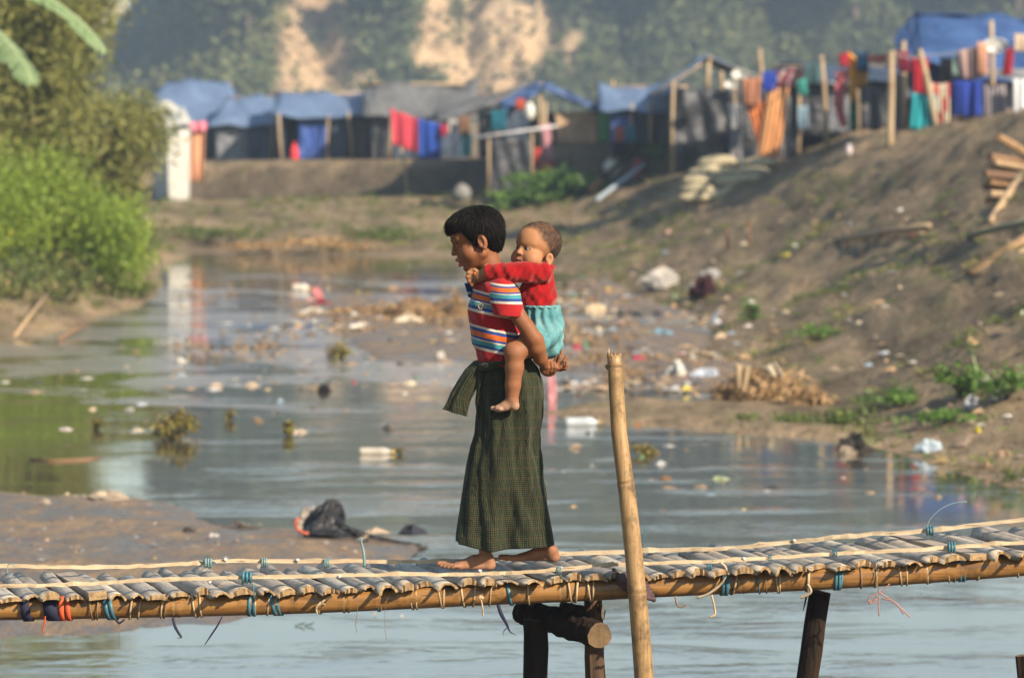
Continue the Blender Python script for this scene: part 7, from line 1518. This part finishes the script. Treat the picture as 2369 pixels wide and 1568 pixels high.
Ps_ = np.concatenate([wpts(900, 1290, 1680, 650, 910), wpts(260, 640, 1150, 690, 830)]); nb = fbm(Ps_[:, 0] / .9, Ps_[:, 1] / 2.0, 3, 47); Ps_ = Ps_[nb > -.1]; Ps_[:, 2] += .03; Pw = np.concatenate([Pw, Ps_])
Pf = np.concatenate([wpts(900, 400, 1600, 650, 900), wpts(700, 1280, 1660, 650, 920), wpts(500, 700, 1150, 700, 830)]); nb = fbm(Pf[:, 0] / 1.0, Pf[:, 1] / 2.2, 3, 49); Pf = Pf[nb > .22]; r_ = np.random.default_rng(91); kf = np.repeat(np.arange(len(Pf)), 6)
Vf, Ff, tf = leaves(Pf[kf] + np.stack([r_.normal(size=len(kf)) * .12, r_.normal(size=len(kf)) * .2, r_.uniform(.0, .05, len(kf))], 1), r_.uniform(.05, .18, len(kf)), tint=r_.random(len(kf)) * .6, rng=r_, aspect=.22, up=2); Vf[:, 2] = np.maximum(Vf[:, 2], .004)
tag(link('floating_debris', mesh_np('floating_debris', Vf, Ff, [LEAF_DRY], False, attrs={'tint': tf})), 'matted brown stalks and leaves drifting in mid stream', 'debris', None, 'stuff')
scatter('floating_litter', 'countless small scraps of rubbish floating on the creek', Pw, rs.uniform(.45, 1.5, len(Pw)) ** 2 * .042, 61, wl_, .3)
def gpts(n, u0, u1, v0, v1):
    out = []
    A = np.stack([rs.uniform(-2, 14, n * 8), rs.uniform(24, 66, n * 8)], 1); Z = ground_z(A[:, 0], A[:, 1]); u = CU + A[:, 0] / A[:, 1] * FPX; v = HORIZON + (CAM_Z - Z) / A[:, 1] * FPX
    k = (u > u0) & (u < u1) & (v > v0) & (v < v1) & (Z > .0); P = np.stack([A[:, 0], A[:, 1], Z], 1)[k]; return P[:n]
Pg = np.concatenate([gpts(520, 1450, 2420, 480, 1150), gpts(900, 1280, 1750, 640, 930), gpts(300, 1900, 2420, 930, 1180)]); Pg[:, 2] += .012
wg = np.array([.8, .7, 1.2, 2, 4, 6, 8, 8, 6, 3, 1.2, 1.2, .8, .4, .5, .25, .3]); wg /= wg.sum()
scatter('shore_litter', 'countless small scraps and clods strewn over the right bank', Pg, rs.uniform(.35, 1.5, len(Pg)) ** 2.2 * .036, 62, wg, .5)
Pm = np.stack([rs.uniform(-4.5, -.6, 420), rs.uniform(18.5, 26.5, 420)], 1); kk = poly_sd(MUD, Pm[:, 0], Pm[:, 1]) < -.25; Pm = Pm[kk]; Pm = np.concatenate([Pm, np.full((len(Pm), 1), .06)], 1)
scatter('mud_crumbs', 'small crumbs and chips lying on the wet mud', Pm, rs.uniform(.3, 1.3, len(Pm)) * .018, 63, np.array([.5, .5, .5, 1, 4, 4, 4, 5, 5, 4, 1, .5, .2, .1, .1, .1, .1]) / 30.6 * 1.0 if False else None, .4)
def tufts(name, label, P, mat, n_per, h, seed, lo=0.0, hi=1.0):
    r = np.random.default_rng(seed); k = np.repeat(np.arange(len(P)), n_per); c = P[k] + np.stack([r.normal(size=len(k)) * h * .5, r.normal(size=len(k)) * h * .5, r.random(len(k)) * h * .5], 1)
    V, F, t = leaves(c, r.uniform(.5, 1.3, len(k)) * h, tint=r.uniform(lo, hi, len(P))[k] * .8 + .2 * r.random(len(k)), rng=r, aspect=.14, up=0); V = V.reshape(-1, 4, 3); V[:, :, 2] = np.maximum(V[:, :, 2], c[:, None, 2] - h * .4); o = link(name, mesh_np(name, V.reshape(-1, 3), F, [mat], False, attrs={'tint': t})); tag(o, label, 'grass', None, 'stuff')
Pt = gpts(1100, 1300, 2420, 400, 1150); nb = fbm(Pt[:, 0] / 1.3, Pt[:, 1] / 2.2, 3, 70); tufts('bank_grass', 'sparse dry grass and weeds over the right bank', Pt[nb > -.05], LEAF_GRASS, 16, .10, 71)
Pt = gpts(420, 1750, 2420, 870, 1080); tufts('shore_grass', 'fresh short grass along the right shore', Pt, LEAF_FRESH, 18, .06, 72)
A = np.stack([rs.uniform(-9.5, 3, 900), rs.uniform(60, 84, 900)], 1); Z = ground_z(A[:, 0], A[:, 1]); k = (Z > .05) & (Z < 1.6); tufts('far_grass', 'dull grass on the far shore below the huts', np.stack([A[:, 0], A[:, 1], Z], 1)[k], LEAF_GRASS, 14, .16, 73)
A = np.stack([rs.uniform(-16, -4.5, 1500), rs.uniform(38, 62, 1500)], 1); Z = ground_z(A[:, 0], A[:, 1]); k = (Z > .05); tufts('left_bank_grass', 'dry grass and roots along the left bank', np.stack([A[:, 0], A[:, 1], Z], 1)[k], LEAF_GRASS, 16, .12, 74)
# ------------------------------------------------------------------ the hazy air
def haze():
    m = bpy.data.materials.new('hazy_air'); m.use_nodes = True; N = m.node_tree.nodes; N.clear()
    o = N.new('ShaderNodeOutputMaterial'); v = N.new('ShaderNodeVolumePrincipled'); v.inputs['Color'].default_value = (.62, .79, 1.0, 1); v.inputs['Density'].default_value = HAZE_DENSITY; v.inputs['Anisotropy'].default_value = .3
    m.node_tree.links.new(v.outputs[0], o.inputs['Volume'])
    b = MB(); b.box((0, 250, 46), (1100, 720, 100)); h = b.build('haze', m); tag(h, 'thin pale morning haze hanging over the creek', None, None, 'stuff')
HAZE_DENSITY = .0011
haze()
